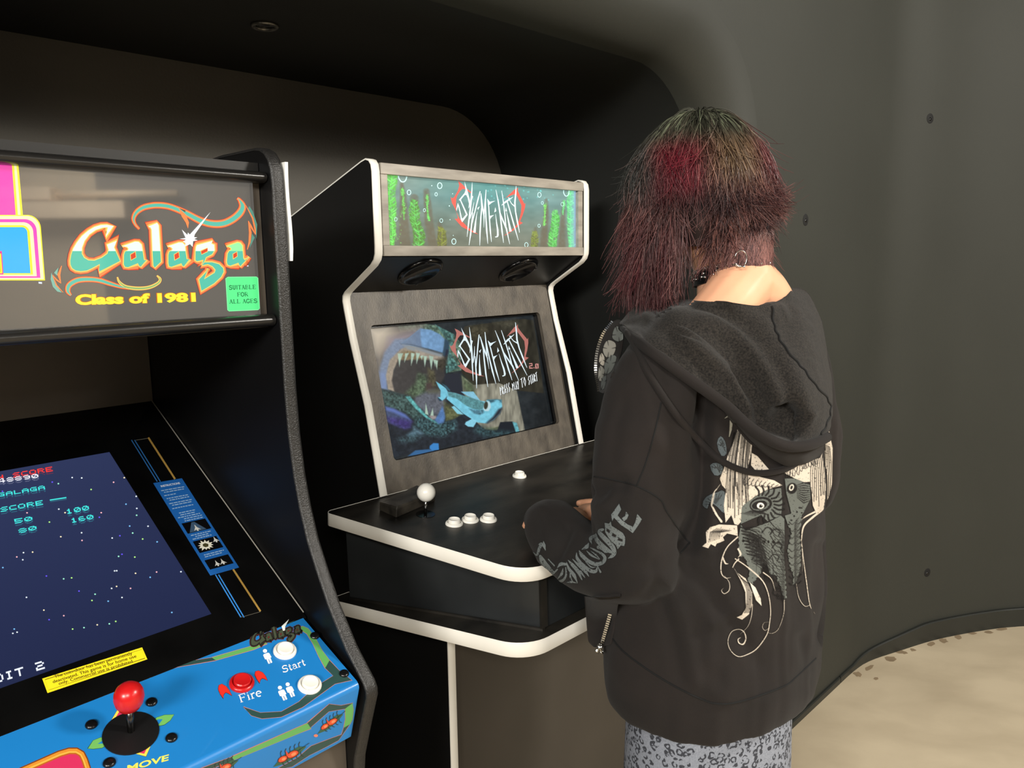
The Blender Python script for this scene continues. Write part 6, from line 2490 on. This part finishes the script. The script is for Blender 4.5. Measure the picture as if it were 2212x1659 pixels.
for P, W in (([(1300, 662), (1258, 680), (1265, 720), (1340, 800), (1430, 900), (1452, 985), (1420, 1030), (1368, 1060)], [30, 44, 50, 56, 56, 50, 40, 8]), ([(1345, 690), (1440, 800), (1530, 850)], [10, 34, 10]),
             ([(1205, 725), (1215, 800), (1290, 880), (1390, 960), (1432, 985)], [20, 50, 50, 40, 10]), ([(1195, 745), (1130, 795), (1148, 868)], [40, 44, 8]), ([(1240, 905), (1285, 925), (1330, 965), (1370, 980)], [44, 30, 30, 6]),
             ([(1105, 850), (1075, 905), (1010, 940)], [8, 48, 12]), ([(970, 955), (1010, 1020), (1100, 1100), (1200, 1140), (1290, 1120), (1328, 1060), (1290, 1000), (1180, 940), (1120, 915)], [10, 46, 44, 44, 44, 40, 34, 22, 8]),
             ([(1075, 960), (1140, 1020), (1250, 1075)], [10, 30, 10]), ([(1130, 960), (1200, 1010), (1260, 1070)], [6, 22, 10]),
             ([(935, 985), (945, 1060), (1030, 1160), (1130, 1230), (1200, 1235), (1225, 1170)], [10, 36, 44, 44, 38, 10]), ([(1060, 1110), (1140, 1180), (1200, 1180)], [8, 20, 8]), ([(1220, 1150), (1265, 1245)], [8, 26]),
             ([(820, 1085), (880, 1150), (950, 1230), (1010, 1350)], [10, 40, 46, 16]), ([(880, 1070), (960, 1150), (1050, 1230), (1105, 1305)], [10, 34, 40, 12]), ([(990, 1240), (1050, 1320)], [30, 14]),
             ([(795, 1110), (830, 1200), (900, 1290), (945, 1385)], [8, 34, 44, 12]), ([(850, 1230), (850, 1310), (880, 1370)], [8, 24, 10]), ([(790, 1390), (860, 1380), (950, 1395)], [6, 28, 8]),
             ([(795, 1140), (720, 1140), (668, 1190)], [28, 40, 8]), ([(670, 1210), (600, 1280), (590, 1330), (650, 1365), (740, 1360), (790, 1290), (785, 1180)], [20, 32, 40, 36, 34, 26, 14]), ([(748, 1195), (730, 1270), (670, 1340)], [10, 36, 10]),
             ([(435, 1025), (465, 1090), (540, 1180), (620, 1240)], [30, 62, 58, 16]), ([(400, 1130), (430, 1210), (540, 1245), (610, 1250)], [12, 44, 30, 8]), ([(545, 1070), (630, 1160)], [14, 18]),
             ([(325, 960), (390, 1010), (420, 930), (450, 860), (410, 870)], [6, 30, 36, 34, 10]), ([(480, 820), (485, 880), (508, 950)], [6, 40, 8])):
    P2 = crom(P, n=6)
    sl_.line(P2, np.interp(np.linspace(0, len(P) - 1, len(P2)), range(len(P)), W) * 1.28, TXT)
g = vnoise(sl_.X, sl_.Y, 2.0, 78)
sl_.erase(np.clip((.2 - g) * 8, 0, 1))
sl_.mesh('sleeve_lettering', onhood, M_PRINT, HOODIE, alpha=True, smooth=True)

# ---- hood hanging down the back: lining surface on a control net (pixel, camera depth)
NET = [
    [(1338, 697, 1.300), (1382, 656, 1.345), (1470, 646, 1.320), (1560, 651, 1.275), (1640, 660, 1.268), (1688, 646, 1.292), (1712, 622, 1.335), (1745, 632, 1.375), (1775, 690, 1.390)],
    [(1339, 699, 1.285), (1392, 682, 1.285), (1480, 690, 1.250), (1575, 706, 1.215), (1655, 718, 1.205), (1700, 706, 1.220), (1738, 690, 1.262), (1768, 706, 1.318), (1786, 750, 1.350)],
    [(1340, 702, 1.275), (1398, 706, 1.240), (1490, 735, 1.205), (1592, 775, 1.172), (1672, 790, 1.162), (1722, 782, 1.172), (1762, 775, 1.215), (1786, 790, 1.280), (1797, 830, 1.320)],
    [(1341, 704, 1.268), (1400, 730, 1.215), (1492, 778, 1.178), (1598, 845, 1.158), (1682, 868, 1.142), (1737, 856, 1.145), (1776, 850, 1.190), (1795, 865, 1.255), (1799, 890, 1.290)],
    [(1342, 706, 1.262), (1400, 748, 1.200), (1488, 808, 1.160), (1590, 888, 1.140), (1668, 930, 1.170), (1724, 918, 1.150), (1768, 912, 1.168), (1790, 915, 1.225), (1794, 925, 1.265)],
    [(1343, 708, 1.260), (1400, 754, 1.192), (1482, 814, 1.146), (1566, 874, 1.120), (1622, 925, 1.112), (1690, 962, 1.116), (1744, 962, 1.142), (1774, 950, 1.195), (1786, 944, 1.240)],
]


BB = bvh_of(BODY)


def clampz(x, y, Z, gap=.010):
    d = Vector(pray(x, y))
    for T_ in (HB, BB):
        h = T_.ray_cast(Vector(CL), d.normalized())
        if h[0] is not None:
            Z = min(Z, h[3] / d.length - gap)
    return x, y, Z


def netgrid(net, nu, nv):
    G = np.array([[pz(*clampz(*q)) for q in row] for row in net])
    A = np.array([crom(r, n=nu) for r in G])
    return np.stack([crom(A[:, j], n=nv) for j in range(A.shape[1])], 1)


def gridmesh(G, name, mat, parent, th=0., fold=None):
    H, W = G.shape[:2]
    du = np.gradient(G, axis=1)
    dv = np.gradient(G, axis=0)
    Nn = np.cross(du, dv)
    Nn /= np.linalg.norm(Nn, axis=2, keepdims=True) + 1e-9
    tc = CL - G
    Nn *= np.sign((Nn * tc).sum(2, keepdims=True).mean())
    if fold is not None:
        G = G + Nn * fold[..., None]
        for a in range(1, H):
            for b in range(W):
                p = Vector(G[a, b])
                d = (p - Vector(CL))
                L_ = d.length
                d.normalize()
                for T_ in (HB, BB):
                    h = T_.ray_cast(Vector(CL), d)
                    if h[0] is not None and h[3] < L_ + .007:
                        L_ = h[3] - .007
                G[a, b] = CL + np.array(d) * L_
    V = G.reshape(-1, 3)
    I = np.arange(H * W).reshape(H, W)
    Q = np.stack([I[:-1, :-1], I[:-1, 1:], I[1:, 1:], I[1:, :-1]], -1).reshape(-1, 4)
    if th:
        V = np.concatenate([V, (G - Nn * th).reshape(-1, 3)])
        n = H * W
        Q = np.concatenate([Q, Q[:, ::-1] + n])
        e = []
        for line in (I[0], I[-1], I[:, 0], I[:, -1]):
            for a, b in zip(line[:-1], line[1:]):
                e.append((a, b, b + n, a + n))
        Q = np.concatenate([Q, np.array(e)])
    return mesh_np(name, V, Q, mat, parent, smooth=True), G


G = netgrid(NET, 12, 14)
gx_, gy_, gd_ = pxof(G.reshape(-1, 3))
gx_, gy_ = gx_.reshape(G.shape[:2]), gy_.reshape(G.shape[:2])
fold = .0016 * (n3(G.reshape(-1, 3), .03, 21)).reshape(G.shape[:2])
for P, wpx, dep in (([(1400, 690), (1480, 735), (1560, 800), (1620, 880)], 15, .010), ([(1430, 672), (1520, 715), (1590, 780), (1640, 860)], 14, -.012), ([(1480, 668), (1580, 720), (1650, 800), (1690, 880)], 16, .009),
                    ([(1400, 725), (1480, 780), (1560, 850), (1600, 900)], 11, -.009), ([(1590, 800), (1620, 860), (1650, 920)], 10, -.010), ([(1640, 690), (1700, 790), (1740, 880)], 22, .006),
                    ([(1700, 900), (1712, 915), (1722, 928)], 30, -.030), ([(1755, 900), (1745, 930), (1720, 948)], 10, .006)):
    P = crom(P, n=6)
    dm = np.full(gx_.shape, 1e9)
    for a, b in zip(P[:-1], P[1:]):
        e = b - a
        t = np.clip(((gx_ - a[0]) * e[0] + (gy_ - a[1]) * e[1]) / (e @ e), 0, 1)
        dm = np.minimum(dm, np.hypot(gx_ - a[0] - t * e[0], gy_ - a[1] - t * e[1]))
    fold += dep * np.exp(-(dm / wpx) ** 2)
edge = np.minimum(np.linspace(0, 1, G.shape[0])[:, None] * 6, 1) * np.minimum((1 - np.linspace(0, 1, G.shape[0]))[:, None] * 10, 1)
HOODO, G = gridmesh(G, 'hood', M_LINING, HOODIE, .004, fold * edge)
# outer shell of the hood below the rim, tucking back to the body
rimP = G[-1]
low = []
for k, (dy_, dz_) in enumerate(((0, 0), (10, .012), (22, .030), (30, .055), (34, .085))):
    row = []
    for j in range(0, len(rimP), 6):
        x, y, z = [q[0] for q in pxof(rimP[j:j + 1])]
        w_ = float(np.clip((x - 1480) / 160, .12, 1.25))
        row.append((x - 6 * k * (x > 1700) * .6, y + dy_ * w_, z + dz_))
    low.append(row)
gridmesh(netgrid(low, 4, 5), 'hood_shell', M_HOOD, HOODO, .003)
# rolled hem of the hood opening
m = MB()
n_ = len(rimP)
m.tube([tuple(p + (CL - p) / np.linalg.norm(CL - p) * .003) for p in rimP[::3]], [.0085 if i > 2 else .006 for i in range(len(rimP[::3]))], 12)
m.build('hood_hem', M_RIB, HOODO, smooth=True)
# centre seam of the lining
sp_ = crom([(1668, 662), (1672, 700), (1680, 722), (1692, 745), (1720, 780), (1738, 800), (1760, 830), (1785, 858), (1794, 880), (1790, 905), (1778, 930), (1768, 945)], n=6)
HG = BVHTree.FromPolygons([Vector(v.co) for v in HOODO.data.vertices], [tuple(p.vertices) for p in HOODO.data.polygons])
pts = []
for i, (x, y) in enumerate(sp_):
    h = HG.ray_cast(Vector(CL), Vector(pray(x + 1.6 * math.sin(i * 1.1), y)).normalized())
    if h[0] is not None:
        pts.append(np.array(h[0]) + (CL - np.array(h[0])) * .0012)
m = MB()
m.tube(pts, .0021, 8)
m.build('lining_seam', M_SEAM, HOODO, smooth=True)
# draw cord: hangs clear in front of the back
cpts = []
for x, y, o in ((1352, 716, .004), (1372, 748, .006), (1398, 800, .006), (1430, 852, .007), (1468, 905, .010), (1508, 950, .022), (1548, 988, .016), (1592, 1012, .010), (1640, 1022, .008), (1690, 1015, .008), (1728, 995, .010), (1748, 975, .014)):
    h = onhood(x, y, 0)
    d = -pray(x, y)
    d /= np.linalg.norm(d)
    cpts.append((h if h is not None else pz(x, y, 1.22)) + d * o)
for k in (-1, 0):
    pass
m = MB()
m.tube(crom(np.array(cpts), n=6), .0050, 10)
m.build('draw_cord', M_RIB, HOODIE, smooth=True)

# ---- open front seen past the shoulder and below the sleeve: flap with metal zip
FL = [
    [(1344, 694, 1.305), (1334, 690, 1.330), (1324, 694, 1.350)],
    [(1344, 730, 1.290), (1320, 722, 1.340), (1303, 722, 1.370)],
    [(1338, 770, 1.285), (1312, 762, 1.340), (1290, 764, 1.380)],
    [(1322, 810, 1.290), (1304, 806, 1.340), (1288, 806, 1.380)],
    [(1304, 850, 1.300), (1298, 848, 1.330), (1294, 846, 1.360)],
]
fo, Gf = gridmesh(netgrid(FL, 8, 8), 'front_flap', M_HOOD, HOODIE, .003)
zp_ = Gf[:, -1]


def zipper(P, par, step=.0042):
    P = np.array(P)
    d = np.r_[0, np.cumsum(np.linalg.norm(np.diff(P, axis=0), axis=1))]
    n = int(d[-1] / step)
    m = MB()
    for i in range(n):
        t = (i + .5) / n * d[-1]
        p = np.array([np.interp(t, d, P[:, k]) for k in range(3)])
        q = np.array([np.interp(min(t + .001, d[-1]), d, P[:, k]) for k in range(3)]) - np.array([np.interp(max(t - .001, 0), d, P[:, k]) for k in range(3)])
        q /= np.linalg.norm(q)
        tc = (CL - p) / np.linalg.norm(CL - p)
        s = np.cross(q, tc)
        c = p + tc * .0022
        v = []
        for a, b, c_ in ((-1, -1, -1), (1, -1, -1), (1, 1, -1), (-1, 1, -1), (-1, -1, 1), (1, -1, 1), (1, 1, 1), (-1, 1, 1)):
            v.append(c + s * a * .0034 + q * b * .0013 + tc * c_ * .0013)
        m.add(v, [(0, 3, 2, 1), (4, 5, 6, 7), (0, 1, 5, 4), (1, 2, 6, 5), (2, 3, 7, 6), (3, 0, 4, 7)])
    o = m.build('zip_teeth', M_SILVER, par)
    o['kind'] = 'stuff'
    return o


zipper(zp_, HOODIE)
fl_ = Canvas(1288, 700, 1346, 842, 1.0)
for P, c in (([(1330, 705), (1345, 712), (1348, 730), (1335, 738), (1322, 728)], (120, 124, 120)), ([(1312, 735), (1330, 742), (1326, 765), (1310, 772), (1302, 755)], (170, 166, 156)), ([(1320, 768), (1332, 772), (1322, 800), (1308, 808), (1306, 785)], (124, 128, 124)), ([(1295, 790), (1306, 800), (1300, 822), (1292, 818)], (150, 148, 140)), ([(1298, 762), (1306, 772), (1304, 790), (1294, 782)], (200, 192, 178)), ([(1300, 818), (1310, 812), (1306, 838), (1298, 840)], (110, 114, 112))):
    P = crom(np.array(P), True, 5)
    fl_.poly(P, c)
    cc_ = np.mean(P, 0)
    for q in P[::7]:
        fl_.line([cc_ * .6 + q * .4, q], [.6, 2.0], (30, 28, 27), .9)
FB_ = BVHTree.FromPolygons([Vector(v.co) for v in fo.data.vertices], [tuple(p.vertices) for p in fo.data.polygons])


def onflap(x, y):
    d = Vector(pray(x, y)).normalized()
    a, b = FB_.ray_cast(Vector(CL), d), HB.ray_cast(Vector(CL), d)
    h = a if a[0] is not None and (b[0] is None or a[3] < b[3]) else b
    if h[0] is None:
        return None
    return np.array(h[0]) - np.array(d) * .0014


fl_.mesh('shoulder_print', onflap, M_PRINT, HOODIE, alpha=True)
# lower front panel
FL2 = [[(1340, 1288, 1.300), (1312, 1290, 1.330), (1282, 1290, 1.350), (1262, 1288, 1.365)], [(1330, 1330, 1.305), (1308, 1335, 1.330), (1284, 1338, 1.352), (1266, 1336, 1.370)], [(1322, 1370, 1.310), (1303, 1376, 1.332), (1284, 1384, 1.355), (1270, 1380, 1.372)], [(1318, 1392, 1.312), (1298, 1396, 1.335), (1284, 1398, 1.356), (1274, 1390, 1.374)]]
f2_, G2_ = gridmesh(netgrid(FL2, 6, 6), 'front_panel', M_HOOD, HOODIE, .004)
zl = [pz(x, y, z) for x, y, z in ((1322, 1300, 1.296), (1318, 1325, 1.300), (1310, 1355, 1.308), (1300, 1390, 1.320))]
zipper(crom(np.array(zl), n=5), HOODIE)
m = MB()
for x, y, r in ((1296, 1397, .0045), (1290, 1405, .0035), (1300, 1408, .003)):
    c = pz(x, y, 1.312)
    m.lathe([(r * .45, -.001), (r, -.001), (r * 1.1, .0005), (r, .0015), (r * .45, .0015)], c, CL - c, 12)
m.tube([pz(1293, 1390, 1.311), pz(1297, 1402, 1.309), pz(1302, 1412, 1.311)], .0016, 8)
m.tube([pz(1300, 1392, 1.311), pz(1293, 1400, 1.309), pz(1291, 1412, 1.311)], .0014, 8)
m.build('zip_pull', M_SILVER, HOODIE, smooth=True)

# ---- choker, chain, earring
NC = np.array([0, -.004, 1.492])


def neck_pt(a, h, g=.0):
    """a: angle from the right side towards the front"""
    t = .010 * math.sin(a)
    return NC + np.array([(.0575 + g) * math.cos(a), (.0600 + g) * math.sin(a), h - .012 + t * -1.2])


m = MB()
v, f = [], []
NA = 64
for i in range(NA):
    a = 2 * math.pi * i / NA
    for g, h in ((.0, -.013), (.0035, -.0125), (.0035, .0125), (.0, .013)):
        v.append(neck_pt(a, h, g))
for i in range(NA):
    for k in range(4):
        A, B = i * 4 + k, i * 4 + (k + 1) % 4
        C_, D_ = ((i + 1) % NA) * 4 + (k + 1) % 4, ((i + 1) % NA) * 4 + k
        f.append((A, B, C_, D_))
m.add(v, f)
CH = m.build('choker', M_LEATHER, PER, smooth=False, auto=.6)
for i in range(16):
    a = 2 * math.pi * (i + .3) / 16
    p = neck_pt(a, 0, .003)
    n = np.array([math.cos(a), math.sin(a), .1])
    m = MB()
    for dx, dz in ((0, .004), (.0042, -.002), (-.0042, -.002)):
        t = np.array([-math.sin(a), math.cos(a), 0])
        m.lathe([(0, 0), (.0030, 0), (.0027, .0022), (.0014, .0036), (0, .004)], p + t * dx + np.array([0, 0, dz]), n, 10)
    m.build('stud', M_SILVER, CH, smooth=True)
lk = []
for x, y in crom([(1452, 634), (1462, 618), (1474, 604), (1490, 594), (1510, 585), (1532, 577), (1556, 573), (1580, 573), (1600, 578)], n=9):
    h = BB.ray_cast(Vector(CL), Vector(pray(x, y)).normalized())
    if h[0] is not None:
        lk.append((np.array(h[0]), np.array(h[1])))
m = MB()
for i in range(len(lk) - 1):
    p, n = lk[i]
    q = lk[i + 1][0]
    t = (q - p)
    L_ = np.linalg.norm(t)
    if L_ > .02:
        continue
    t /= L_ + 1e-9
    n = n - t * (n @ t)
    n /= np.linalg.norm(n)
    s = np.cross(t, n)
    if i % 2:
        s = (s + n) / 1.414
    ring = [p + n * .0022 + t * (.0042 * math.cos(a)) + s * (.0026 * math.sin(a)) for a in np.linspace(0, 2 * math.pi, 11)]
    m.tube(ring, .00075, 6, cap=False)
o = m.build('chain_necklace', M_SILVER, PER, smooth=True)
o['kind'] = 'stuff'
m = MB()
ec = pz(1600, 559, 1.212)
e1 = FP.loc(FP.O + np.array([.8, .2, 0])) / np.linalg.norm([.8, .2])
ring = [ec + e1 * (.0105 * math.cos(a)) + np.array([0, 0, .0128 * math.sin(a)]) for a in np.linspace(-2.6, 2.9, 30)]
m.tube(ring, .0009, 8)
ell_mesh(m, ec + e1 * .006 - np.array([0, 0, .0125]), (.0022, .0022, .0022), seg=10, rings=8)
m.build('hoop_earring', M_SILVER, PER, smooth=True)
# ---- hair: layered strands with coloured streaks
HC = np.array([-.026, .048, 1.634])
HRAD = np.array([.074, .094, .104])
rg = np.random.default_rng(12)
K = 16


def hair_paths(phi, th0, zend, dl, flick, droop, wob, up):
    """vectorised strands; phi azimuth (0 front, + right), th0 root polar angle, dl shell offset"""
    n = len(phi)
    t = np.linspace(0, 1, K)[None, :]
    # arc length split: over the skull, then hanging
    R = HRAD[None, :] + dl[:, None]
    th_h = np.radians(96)
    over = np.maximum(th_h - th0, .05)
    l1 = over * .105
    z90 = HC[2] + R[:, 2] * np.cos(th_h)
    l2 = np.maximum(z90 - zend, .0)
    tot = l1 + l2
    short = zend > z90                                           # ends before the widest point
    s = t * np.where(short, np.maximum(over * .105 * np.clip((HC[2] + R[:, 2] - zend) / (R[:, 2] * 1.1), .25, 1), .03), tot)[:, None]
    th = np.minimum(th0[:, None] + s / .105, th_h)
    hang = np.maximum(s - l1[:, None], 0)
    lift = 1 - .75 * np.exp(-s / .018)                            # starts on the scalp
    grow = .30 + .70 * np.clip(th / np.radians(92), 0, 1) ** 1.6       # hair hugs the crown and stands off lower down
    Rr = HRAD[None, None, :] + (dl[:, None] * lift * grow)[..., None]
    Rr[..., 2] = HRAD[2] + dl[:, None] * .55 * lift
    ph = phi[:, None] + wob[:, None] * t ** 1.5
    x = Rr[..., 0] * np.sin(th) * np.sin(ph)
    y = Rr[..., 1] * np.sin(th) * np.cos(ph)
    z = Rr[..., 2] * np.cos(th) - hang
    rad = np.stack([np.sin(ph), np.cos(ph)], -1)
    out = flick[:, None] * np.clip((t - .55) / .45, 0, 1) ** 2 + droop[:, None] * (hang / .12)
    x = x + rad[..., 0] * out
    y = y + rad[..., 1] * out
    z = z + np.maximum(flick[:, None], 0) * up[:, None] * np.clip((t - .6) / .4, 0, 1) ** 2
    return np.stack([x, y, z], -1) + HC


def adiff(a, b):
    return (a - b + math.pi) % (2 * math.pi) - math.pi


def make_clump(layer):
    d = math.radians
    if layer == 'A':        # short top layer, flicked out on the far side
        phi = d(rg.uniform(-180, 180))
        th0 = d(rg.uniform(2, 52))
        back = max(0., math.cos(adiff(phi, d(150)))) ** .7
        return phi, th0, rg.normal(1.588 - .018 * back, .02), rg.uniform(.014, .027), .003 + .024 * back * rg.uniform(.2, 1.35), .004, rg.normal(0, .2), .3
    if layer == 'B':
        phi = d(rg.uniform(35, 325))
        th0 = d(rg.uniform(30, 88))
        if 228 < math.degrees(phi) < 262:
            phi = d(rg.uniform(150, 226))
        back = max(0., math.cos(adiff(phi, d(160)))) ** .8
        left = max(0., math.cos(adiff(phi, d(-75))))
        sw = max(0., math.cos(adiff(phi, d(-150)))) ** .6
        if rg.random() < .6:
            return phi, th0, rg.normal(1.566 - .02 * left, .016), rg.uniform(.016, .030), .004 + .032 * back * rg.uniform(.3, 1.35), .006, -.5 * sw * rg.uniform(.3, 1.3) + rg.normal(0, .12), rg.uniform(.4, 1.1)
        return phi, th0, rg.normal(1.552 - .03 * left, .024), rg.uniform(.014, .030), .004 + .020 * back * rg.uniform(-.2, 1.5) + rg.normal(0, .005), .008 - .014 * back + .014 * left, rg.normal(0, .26), 1
    if layer == 'C':        # long pieces over her left shoulder
        phi = d(rg.uniform(-97, -40))
        th0 = d(rg.uniform(35, 95))
        return phi, th0, rg.uniform(1.405, 1.475), rg.uniform(.004, .022), rg.normal(-.002, .011), .007 + rg.normal(0, .009), rg.normal(0, .2), 1
    if layer == 'D':        # nape
        phi = d(rg.uniform(120, 226))
        th0 = d(rg.uniform(70, 108))
        return phi, th0, rg.normal(1.484, .016), rg.uniform(.008, .024), .003 + abs(rg.normal(0, .012)), -.030, rg.normal(0, .3), 1
    if layer == 'R':        # far side pieces
        phi = d(rg.uniform(70, 158))
        th0 = d(rg.uniform(45, 98))
        return phi, th0, rg.normal(1.492, .018), rg.uniform(.010, .022), .004 + abs(rg.normal(0, .010)), .002, rg.normal(0, .16), 1
    if layer == 'F':        # fringe and front
        phi = d(rg.uniform(-60, 60))
        th0 = d(rg.uniform(10, 50))
        return phi, th0, rg.normal(1.64, .015), rg.uniform(.016, .028), .004, .0, rg.normal(0, .3), 1


par = []
for lay, nc, ns in (('A', 150, 22), ('B', 120, 21), ('C', 70, 22), ('D', 84, 17), ('R', 52, 19), ('F', 40, 14)):
    for _ in range(nc):
        c = make_clump(lay)
        g = rg.random()
        br = rg.uniform(.55, 1.3)
        for _ in range(ns):
            par.append((c[0] + rg.normal(0, .075), c[1] + rg.normal(0, .05), c[2] + rg.normal(0, .009), max(.003, c[3] + rg.normal(0, .0032)), c[4] + rg.normal(0, .004), c[5] + rg.normal(0, .003), c[6] + rg.normal(0, .07), g, ord(lay), c[7], br))
for _ in range(260):        # fly-aways
    phi = rg.uniform(-math.pi, math.pi)
    par.append((phi, rg.uniform(.05, 1.2), rg.uniform(1.56, 1.68), rg.uniform(.026, .042), rg.normal(.008, .012), .01, rg.normal(0, .5), rg.random(), 88, .5, 1.))
for _ in range(70):         # one lock lying on the nape
    par.append((math.radians(176) + rg.normal(0, .10), rg.uniform(1.3, 1.7), rg.normal(1.474, .006), rg.uniform(.006, .014), .010, -.004, -.25, .9, ord('D'), .2, 1.2))
par = np.array(par)
lay_ = par[:, 8]
PH = hair_paths(par[:, 0], np.clip(par[:, 1], .02, 2.0), par[:, 2], par[:, 3], par[:, 4], par[:, 5], par[:, 6], par[:, 9])
n = len(PH)
# waviness
tt = np.linspace(0, 1, K)
wv1 = np.sin(tt[None, :] * rg.uniform(3, 8, (n, 1)) + rg.uniform(0, 6.28, (n, 1))) * tt[None, :] ** 1.5 * .0085
wv2 = np.sin(tt[None, :] * rg.uniform(3, 8, (n, 1)) + rg.uniform(0, 6.28, (n, 1))) * tt[None, :] ** 1.5 * .0085
PH[..., 0] += wv1
PH[..., 1] += wv2
# keep strands outside the head, neck and shoulders
q = (PH - HC) / (HRAD + .004)
r = np.linalg.norm(q, axis=-1, keepdims=True)
PH = np.where(r < 1, HC + q / np.maximum(r, 1e-6) * (HRAD + .004), PH)
nk = PH[..., :2] - np.array([0, -.004])
rn = np.linalg.norm(nk, axis=-1, keepdims=True)
lowm = (PH[..., 2:3] < 1.55) & (rn < .066)
PH[..., :2] = np.where(lowm, np.array([0, -.004]) + nk / np.maximum(rn, 1e-6) * .066, PH[..., :2])
# colours by place on the head
wx = PH[..., 0] * FP.W[0] + PH[..., 1] * FP.B[0] - (HC[0] * FP.W[0] + HC[1] * FP.B[0]) + .0
wz = PH[..., 2]


def bump(v, a, b, s):
    return 1 / (1 + np.exp(-(v - a) / s)) * 1 / (1 + np.exp((v - b) / s))


rnd = par[:, 7][:, None]
rs2 = rg.random((n, 1))
col = np.zeros(PH.shape) + lin((86, 47, 47))
hi = np.clip((rs2 - .58) * 5, 0, 1)[..., None]
col = col * (1 - hi) + lin((176, 122, 116)) * hi


def mixin(m, c, a=1.):
    global col
    m = np.clip(m * a, 0, 1)[..., None]
    col = col * (1 - m) + lin(c) * m


mixin(bump(wx, -.06, -.015, .006) * bump(wz, 1.49, 1.575, .008) * (rs2 > .55), (132, 106, 108), .8)
mixin(bump(wx, -.2, -.06, .01) * bump(wz, 1.3, 1.56, .012), (98, 46, 54), .55)
mixin(bump(wx, .0, .085, .012) * bump(wz, 1.632, 1.71, .010), (120, 96, 70), .9)
mixin(bump(wx, .0, .075, .012) * bump(wz, 1.62, 1.69, .010) * (rs2 > .6), (168, 140, 104), .8)
mixin(bump(wx, .070, .2, .007) * bump(wz, 1.625, 1.73, .010), (112, 50, 58), .8)
mixin(bump(wx, -.085, -.018, .006) * bump(wz, 1.595, 1.685, .008), (132, 20, 46), .85)
mixin(bump(wx, -.2, -.088, .006) * bump(wz, 1.60, 1.80, .012), (64, 76, 72), .8)
mixin(bump(wz, 1.694, 1.9, .007) * (1 - bump(wx, .065, .2, .01)), (76, 80, 66), .9)
mixin(bump(wz, 1.70, 1.9, .006) * (rnd > .55), (44, 44, 36), .8)
mixin(bump(wz, 1.70, 1.9, .006) * (rs2 > .8), (138, 146, 118), .7)
mixin((bump(wz, 1.3, 1.60, .012) * bump(wx, -.03, .2, .02)) * (rnd < .33), (46, 24, 30), .75)
mixin(bump(wx, -.05, .13, .012) * bump(wz, 1.495, 1.568, .006) * (par[:, 7][:, None] > .52), (166, 118, 110), .75)
mixin(bump(wz, 1.575, 1.606, .006) * bump(wx, -.09, .06, .012), (34, 20, 24), .62)  # dark band: shade below the top layer put into the hair colour
col = col * (.60 + .30 * rg.random((n, 1, 1))) * par[:, 10][:, None, None]
# ribbons: three-sided tapering tubes
T_ = np.gradient(PH, axis=1)
T_ /= np.linalg.norm(T_, axis=-1, keepdims=True) + 1e-9
ref = np.array([.3, .2, .93])
E1 = np.cross(T_, ref)
E1 /= np.linalg.norm(E1, axis=-1, keepdims=True) + 1e-9
E2 = np.cross(T_, E1)
rad_ = np.interp(tt, [0, .1, .6, 1], [.0006, .00085, .0007, .00022])[None, :, None]
ring = np.stack([PH + (E1 * math.cos(a) + E2 * math.sin(a)) * rad_ for a in (0, 2.094, 4.189)], 2)
V = ring.reshape(-1, 3)
base_ = (np.arange(n) * K * 3)[:, None, None, None]
kk = np.arange(K - 1)[None, :, None, None] * 3
jj = np.array([[0, 1, 4, 3], [1, 2, 5, 4], [2, 0, 3, 5]])[None, None]
Q = (base_ + kk + jj).reshape(-1, 4)
CC = np.repeat(col[:, :, None, :], 3, axis=2).reshape(-1, 3)
# dark inner shell so that no scalp shows through
sv, sf, sc_ = [], [], []
lv = [(1.748, .0), (1.742, .030), (1.728, .055), (1.70, .074), (1.66, .090), (1.62, .097), (1.58, .095), (1.55, .086), (1.525, .074)]
NA = 40
for z, r_ in lv:
    for k in range(NA + 1):
        a = math.radians(48 + (312 - 48) * k / NA)
        sv.append((HC[0] + math.sin(a) * r_ * .82, HC[1] + math.cos(a) * r_ * 1.0, z))
        sc_.append(lin((34, 20, 22)) if z < 1.69 else lin((40, 36, 30)))
off = len(V)
for i in range(len(lv) - 1):
    for k in range(NA):
        a = i * (NA + 1) + k
        sf.append((off + a, off + a + 1, off + a + NA + 2, off + a + NA + 1))
V = np.concatenate([V, np.array(sv)])
Q = np.concatenate([Q, np.array(sf)])
CC = np.concatenate([CC, np.array(sc_)])
M_HAIR = cmat('dyed_hair', rough=.42, spec=.45)
HAIR = mesh_np('hair', V, Q, M_HAIR, PER, smooth=True, col=CC)
HAIR['kind'] = 'stuff'
